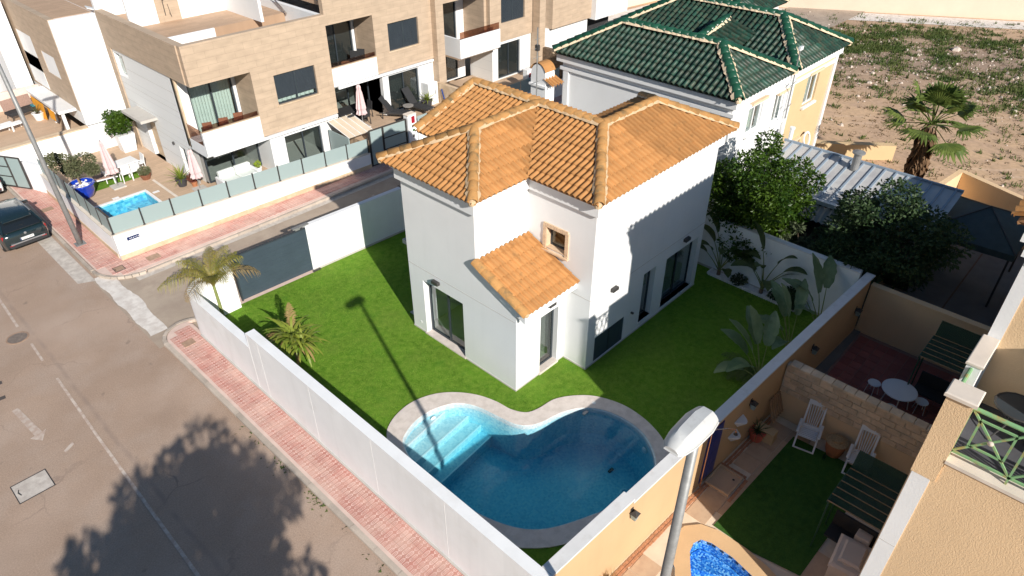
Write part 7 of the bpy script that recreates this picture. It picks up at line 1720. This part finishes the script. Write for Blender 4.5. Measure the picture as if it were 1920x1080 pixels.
# ------------------------------------------------------------------ parked cars
mat("car_paint_dark", (.010, .022, .026), .18, .05, coat=1.0, spec=.6); mat("car_paint_white", (.75, .75, .75), .25, .02, coat=1.0); mat("car_paint_black", (.012, .012, .014), .2, .05, coat=1.0)
mat("car_glass", (.012, .016, .020), .05, .02, spec=.7); mat("tail_red", (.42, .008, .015), .2, .05, coat=.8); mat("car_trim", (.03, .03, .032), .5, .1); mat("tyre", (.02, .02, .02), .9, .1); mat("silver_trim", (.45, .46, .48), .35, .05, metal=.7); mat("plate_white", (.78, .78, .78), .4, .02)
def car(label, loc, rz, paint, plate):
    t = thing("parked_car", label, "car", loc, rz, "cars parked along the kerb")
    S = [(0.0, .70, .42, .86), (.06, .82, .30, .92), (.22, .88, .22, 1.00), (.7, .905, .20, 1.00), (1.6, .905, .20, .97), (2.6, .90, .20, .96), (3.2, .89, .20, .95), (3.7, .86, .20, .86), (4.1, .78, .22, .74), (4.3, .62, .32, .58)]
    rings = []
    for y_, w_, z0, z1 in S: rings.append([(-w_ * .96, y_, z0), (-w_, y_, z0 + (z1 - z0) * .35), (-w_ * .985, y_, z0 + (z1 - z0) * .7), (-w_ * .92, y_, z1 - .03), (-w_ * .80, y_, z1), (w_ * .80, y_, z1), (w_ * .92, y_, z1 - .03), (w_ * .985, y_, z0 + (z1 - z0) * .7), (w_, y_, z0 + (z1 - z0) * .35), (w_ * .96, y_, z0)])
    body = loft(MB(), rings).build("body", paint, t); smooth_angle(body, 35)
    G = [(.10, .74, 1.0, .70, 1.03), (.55, .78, 1.0, .60, 1.40), (.95, .79, .99, .60, 1.47), (1.9, .79, .97, .60, 1.47), (2.35, .79, .96, .58, 1.41), (3.15, .74, .94, .66, .97)]
    rings = [[(-a, y_, z0), (-b * 1.02, y_, z1 - .03), (-b * .9, y_, z1), (b * .9, y_, z1), (b * 1.02, y_, z1 - .03), (a, y_, z0)] for y_, a, z0, b, z1 in G]
    smooth_angle(loft(MB(), rings).build("cabin_glass", "car_glass", t), 30)
    rf_ = loft(MB(), [[(-.60 * k, y_, z), (-.54 * k, y_, z + .03), (.54 * k, y_, z + .03), (.60 * k, y_, z)] for y_, z, k in [(.48, 1.375, 1.0), (.55, 1.405, 1.0), (.95, 1.462, 1.01), (1.9, 1.462, 1.01), (2.3, 1.412, 1.0), (2.36, 1.39, .98)]]).build("roof", paint, t); smooth_angle(rf_, 40)
    loft(MB(), [[(-.56, y_, z), (-.5, y_, z + .03), (.5, y_, z + .03), (.56, y_, z)] for y_, z in [(.36, 1.335), (.52, 1.385)]]).build("roof_spoiler", paint, t)
    for s in (-1, 1):
        MB().bar((s * .60, .6, 1.47), (s * .60, 2.2, 1.46), .03, .035).build("roof_rail", "silver_trim", t)
        for (y0, z0, y1, z1) in [(.10, 1.0, .62, 1.42), (1.75, .97, 1.75, 1.45), (3.12, .95, 2.33, 1.41)]: MB().bar((s * .775, y0, z0), (s * .605, y1, z1), .07, .05).build("pillar", paint, t)
        MB().add([(s * .86, .16, .72), (s * .86, .16, .88), (s * .40, .025, .86), (s * .42, .005, .76), (s * .70, .05, .72), (s * .70, .06, .88)], [(0, 4, 5, 1) if s < 0 else (1, 5, 4, 0), (4, 3, 2, 5) if s < 0 else (5, 2, 3, 4)]).build("tail_light", "tail_red", t)
        MB().box(s * .62 - .09, s * .62 + .09, -.025, .02, .40, .47).build("reflector", "tail_red", t)
        MB().bev(s * .95 - .1, s * .95 + .1, 2.5, 2.62, .98, 1.1, .02).build("mirror", paint, t)
        for y_ in (.72, 3.38):
            w_ = MB(); prof = [(.0, -.1), (.22, -.1), (.31, -.09), (.33, -.05), (.33, .05), (.31, .09), (.22, .1), (0.001, .1)]
            tmp = MB().lathe([(max(a, .001), b) for a, b in prof], n=20, cap=False); Mw = Matrix.Translation((s * .80, y_, .33)) @ Matrix.Rotation(math.pi / 2, 4, 'Y')
            wo_ = w_.add([Mw @ Vector(v) for v in tmp.v], tmp.f).build("wheel", "tyre", t); tmp = MB().lathe([(.001, .105), (.19, .105), (.21, .09)], n=14, cap=False); MB().add([Mw @ Vector((v[0], v[1], v[2] * s)) for v in tmp.v], tmp.f).build("rim", "silver_trim", wo_)
    MB().box(-.42, .42, .003, .03, .79, .83).build("light_bar", "tail_red", t)
    MB().add([(-.74, -.02, .50), (.74, -.02, .50), (.70, -.035, .32), (-.70, -.035, .32), (-.7, .3, .30), (.7, .3, .30)], [(0, 3, 2, 1), (3, 4, 5, 2)]).build("bumper", "car_trim", t)
    MB().box(-.66, .66, -.045, -.02, .47, .52).build("bumper_trim", "silver_trim", t)
    p_ = MB().box(-.26, .26, -.028, -.005, .57, .68).build("number_plate", "plate_white", t); MB().box(-.26, -.22, -.031, -.0281, .571, .679).build("plate_band", "sign_blue", p_)
    lettering(plate, p_, .105, "car_trim", Matrix.Translation((-.20, -.0285, .588)) @ Matrix.Rotation(math.pi / 2, 4, 'X'), "plate_number")
    MB().lathe([(.001, .012), (.05, .01), (.055, 0)], n=12, cap=False).build("badge", "silver_trim", t).matrix_local = Matrix.Translation((0, .002, .83)) @ Matrix.Rotation(math.pi / 2, 4, 'X')
    MB().bar((-.25, .22, 1.08), (.18, .28, 1.13), .02, .015).build("rear_wiper", "car_trim", t)
    return t
car("dark green hatchback parked at the kerb beside the street lamp", (4.38, 32.45, 0), R(2), "car_paint_dark", "3232 LRM")
car("white car parked in front of the dark hatchback at the left edge", (4.35, 38.6, 0), R(1), "car_paint_white", "")
# ------------------------------------------------------------------ terrace furniture across the side road
def dining_chair(label, loc, rz, m, group):
    t = thing("dining_chair", label, "chair", loc, rz, group); MB().bev(-.22, .22, -.22, .22, .43, .47, .01).build("seat", m, t); MB().bar((0, .21, .45), (0, .27, .88), .42, .03, (0, 1, 0)).build("backrest", m, t)
    for sx in (-1, 1):
        for sy in (-1, 1): MB().bar((sx * .2, sy * .2, .43), (sx * .22, sy * .22, 0), .035).build("leg", m, t)
    return t
def table(name, label, loc, rz, lx, ly, h, m):
    t = thing(name, label, "table", loc, rz); MB().bev(-lx, lx, -ly, ly, h - .04, h, .01).build("table_top", m, t)
    for sx in (-1, 1):
        for sy in (-1, 1): MB().bar((sx * (lx - .06), sy * (ly - .06), h - .04), (sx * (lx - .04), sy * (ly - .04), 0), .05).build("leg", m, t)
    return t
def closed_umbrella(label, loc, h, m, lean=0):
    t = thing("closed_umbrella", label, "parasol", loc); MB().tube([(0, 0, 0), (lean, 0, h)], .025, 8).build("pole", "galvanised", t)
    r = random.Random(int(h * 100)); n = 18; prof = [(.05, .98), (.10, .93), (.09, .87), (.13, .8), (.18, .6), (.22, .45), (.19, .40), (.25, .32), (.20, .30)]; rings = []
    for rad, f in prof: rings.append([(lean * f + rad * (1 + .22 * (-1) ** k) * math.cos(2 * math.pi * k / n), rad * (1 + .22 * (-1) ** k) * math.sin(2 * math.pi * k / n), h * f) for k in range(n)])
    loft(MB(), rings[::-1]).build("canopy", m, t); MB().bev(-.3, .3, -.3, .3, 0, .06, .015).build("base", "plinth", t); MB().lathe([(.03, 0), (.02, .06), (.001, .07)], (lean, 0, h * .98), 8, False).build("finial", "galvanised", t); return t
def sun_lounger(label, loc, rz, fm, cm_, back=.55, group="sun loungers", h=.32):
    t = thing("sun_lounger", label, "sun lounger", loc, rz, group)
    for s in (-1, 1): MB().bar((s * .3, -.95, h), (s * .3, .95, h), .05).build("side_rail", fm, t)
    for s in (-1, 1):
        for y_ in (-.75, .75): MB().bar((s * .3, y_, h), (s * .32, y_, 0), .045).build("leg", fm, t)
    MB().bev(-.28, .28, -.95, .3, h + .02, h + .06, .015).build("seat", cm_, t); MB().bar((0, .3, h + .05), (0, .9, h + .05 + back), .56, .045, (0, -.5, .8)).build("backrest", cm_, t); return t
table("patio_table", "white patio table on the small turf patch beside the pool", (9.85, 36.0, .3), R(5), .7, .42, .74, "plastic_white")
for k, (x, y_, rz, lb) in enumerate([(9.1, 36.0, 92, "white chair at the left end of the white patio table"), (10.65, 36.05, -88, "white chair at the right end of the white patio table"), (9.7, 35.4, 180, "white chair on the near side of the white patio table, left"), (10.15, 35.4, 180, "white chair on the near side of the white patio table, right")]): dining_chair(lb, (x, y_, .3), R(rz), "plastic_white", "white chairs at the patio table")
closed_umbrella("closed pink parasol on a square base by the white patio table", (9.13, 35.08, .3), 2.45, "pink_cloth", -.1); closed_umbrella("closed pink parasol beside the corner pillar of the travertine house", (11.75, 31.9, .3), 2.1, "pink_cloth"); closed_umbrella("closed pink parasol at the dark dining set on the raised terrace", (20.43, 30.3, 1.35), 2.35, "pink_cloth")
sun_lounger("white sun lounger behind the blue olive pot", (8.5, 36.0, .3), R(80), "plastic_white", mat("brown_mesh", (.32, .21, .17), .9, .2, 20).name, .3)
sf = thing("garden_sofa", "white two seat garden sofa in front of the patio door", "sofa", (13.35, 31.0, .3)); MB().bev(-.85, .85, -.4, .4, .1, .35, .03).build("base", "plastic_white", sf)
for s in (-1, 1): MB().bev(s * .42 - .4, s * .42 + .4, -.38, .25, .35, .5, .04).build("seat_cushion", "curtain", sf); MB().bev(s * .42 - .4, s * .42 + .4, .22, .42, .4, .85, .05).build("back_cushion", "curtain", sf); MB().bev(s * .9 - .06, s * .9 + .06, -.4, .4, .1, .6, .02).build("arm", "plastic_white", sf)
table("coffee_table", "low white coffee table left of the garden sofa", (12.25, 30.3, .3), 0, .4, .3, .4, "plastic_white")
table("dining_table", "dark dining table under the balcony of the middle house", (20.3, 31.3, 1.35), 0, .85, .5, .75, "black_fabric")
for (x, y_, rz, lb) in [(19.75, 30.55, 180, "dark chair at the near left of the dark dining table"), (20.75, 30.55, 180, "dark chair at the near right of the dark dining table"), (19.9, 32.0, 0, "dark chair at the far left of the dark dining table"), (21.45, 31.3, -90, "dark chair at the right end of the dark dining table")]: dining_chair(lb, (x, y_, 1.35), R(rz), "black_fabric", "dark chairs at the dining table")
sun_lounger("black lounger left of the small round table on the raised terrace", (22.55, 30.0, 1.35), R(35), "dark_metal", "black_fabric", .75, "black loungers on the raised terrace"); sun_lounger("black lounger right of the small round table on the raised terrace", (23.95, 29.9, 1.35), R(10), "dark_metal", "black_fabric", .8, "black loungers on the raised terrace")
t = thing("side_table", "small round table between the two black loungers", "table", (23.25, 29.9, 1.35)); MB().lathe([(.001, .5), (.3, .5), (.3, .53), (.001, .53)], n=20, cap=False).build("table_top", mat("stone_grey", (.25, .23, .21), .7, .1).name, t)
for k in range(3): a = k * 2.09; MB().tube([(.25 * math.cos(a), .25 * math.sin(a), 0), (.1 * math.cos(a), .1 * math.sin(a), .5)], .015, 5).build("leg", "dark_metal", t)
t = thing("storage_cabinet", "white storage cabinet beside the sago palm on the raised terrace", "cabinet", (25.25, 30.35, 1.35)); MB().bev(-.35, .35, -.3, .3, 0, 1.25, .02).build("body", "plastic_white", t); MB().box(.12, .16, -.31, -.301, .6, .85).build("handle", "dark_metal", t)
tag(MB().tube([(25.75, 29.6, 1.36), (25.78, 30.0, 2.4)], .05, 8).build("pool_noodle", mat("pink_foam", (.8, .1, .2), .8, .05).name), "pink foam pool noodle leaning on the divider wall", "pool noodle"); tag(MB().tube([(25.6, 29.4, 1.36), (25.66, 29.8, 2.2)], .04, 8).build("folded_parasol", mat("blue_cloth", (.02, .05, .2), .8, .05).name), "rolled blue beach parasol leaning beside the pink noodle", "parasol")
t = thing("balcony_table", "small round table on the balcony of the middle house", "table", (20.6, 31.4, 3.9)); MB().lathe([(.001, .6), (.25, .6), (.25, .63), (.001, .63)], n=18, cap=False).build("table_top", "travertine", t)
for k in range(3): a = k * 2.09; MB().tube([(.2 * math.cos(a), .2 * math.sin(a), 0), (.08 * math.cos(a), .08 * math.sin(a), .6)], .015, 5).build("leg", "travertine", t)
for (x, lb) in [(21.1, "dark high backed chair left on the balcony of the middle house"), (21.55, "dark high backed chair right on the balcony of the middle house")]: dining_chair(lb, (x, 31.5, 4.05), R(-60), "black_fabric", "balcony chairs of the middle house")
for (x, y_, lb) in [(12.7, 31.5, "brown wicker chair at the left of the corner balcony"), (13.5, 31.5, "brown wicker chair in the middle of the corner balcony"), (14.3, 31.6, "brown wicker chair at the right of the corner balcony")]: dining_chair(lb, (x, y_, 2.75), R(160), "pot_brown", "wicker chairs on the corner balcony")
t = thing("wicker_sofa", "black wire frame sofa on the upper left terrace", "sofa", (8.5, 45.4, 1.3), R(10)); MB().bev(-.8, .8, -.35, .35, .25, .4, .03).build("seat", "black_fabric", t)
for s in (-1, 1): MB().bar((s * .4, .36, .4), (s * .4, .5, .95), .74, .04, (0, 1, 0)).build("backrest", "brown_mesh", t)
for sx in (-1, 1):
    for sy in (-1, 1): MB().bar((sx * .7, sy * .3, .25), (sx * .75, sy * .33, 0), .03).build("leg", "dark_metal", t)
table("low_table", "small white table in front of the wire frame sofa", (7.6, 43.6, 1.3), .2, .35, .25, .35, "plastic_white"); sun_lounger("white lounger at the left edge of the upper terrace", (6.6, 43.6, 1.3), R(100), "plastic_white", "plastic_white", .35, "upper terrace loungers")
t = thing("cushion_stack", "teal cushion on a black stool beside the wire frame sofa", "cushion", (9.2, 45.5, 1.3)); MB().bev(-.2, .2, -.2, .2, .0, .35, .06).build("stool", "black_fabric", t); MB().bev(-.2, .2, -.2, .2, .35, .45, .04).build("cushion", mat("teal_cloth", (.02, .25, .35), .8, .1).name, t)
for (x, y_, lb) in [(13.2, 41.6, "folded white lounger at the left on the rear roof terrace"), (14.3, 41.5, "folded white lounger at the right on the rear roof terrace")]: sun_lounger(lb, (x, y_, 6.4), R(80), "plastic_white", "plastic_white", .25, "loungers on the rear roof terrace")
potted("roof_plant", "green plant in a blue pot on the rear roof terrace", (17.6, 43.2, 6.4), .22, .4, "blue_glaze", ball(.3, .4, 260, .12, "ficus_leaf", 95))
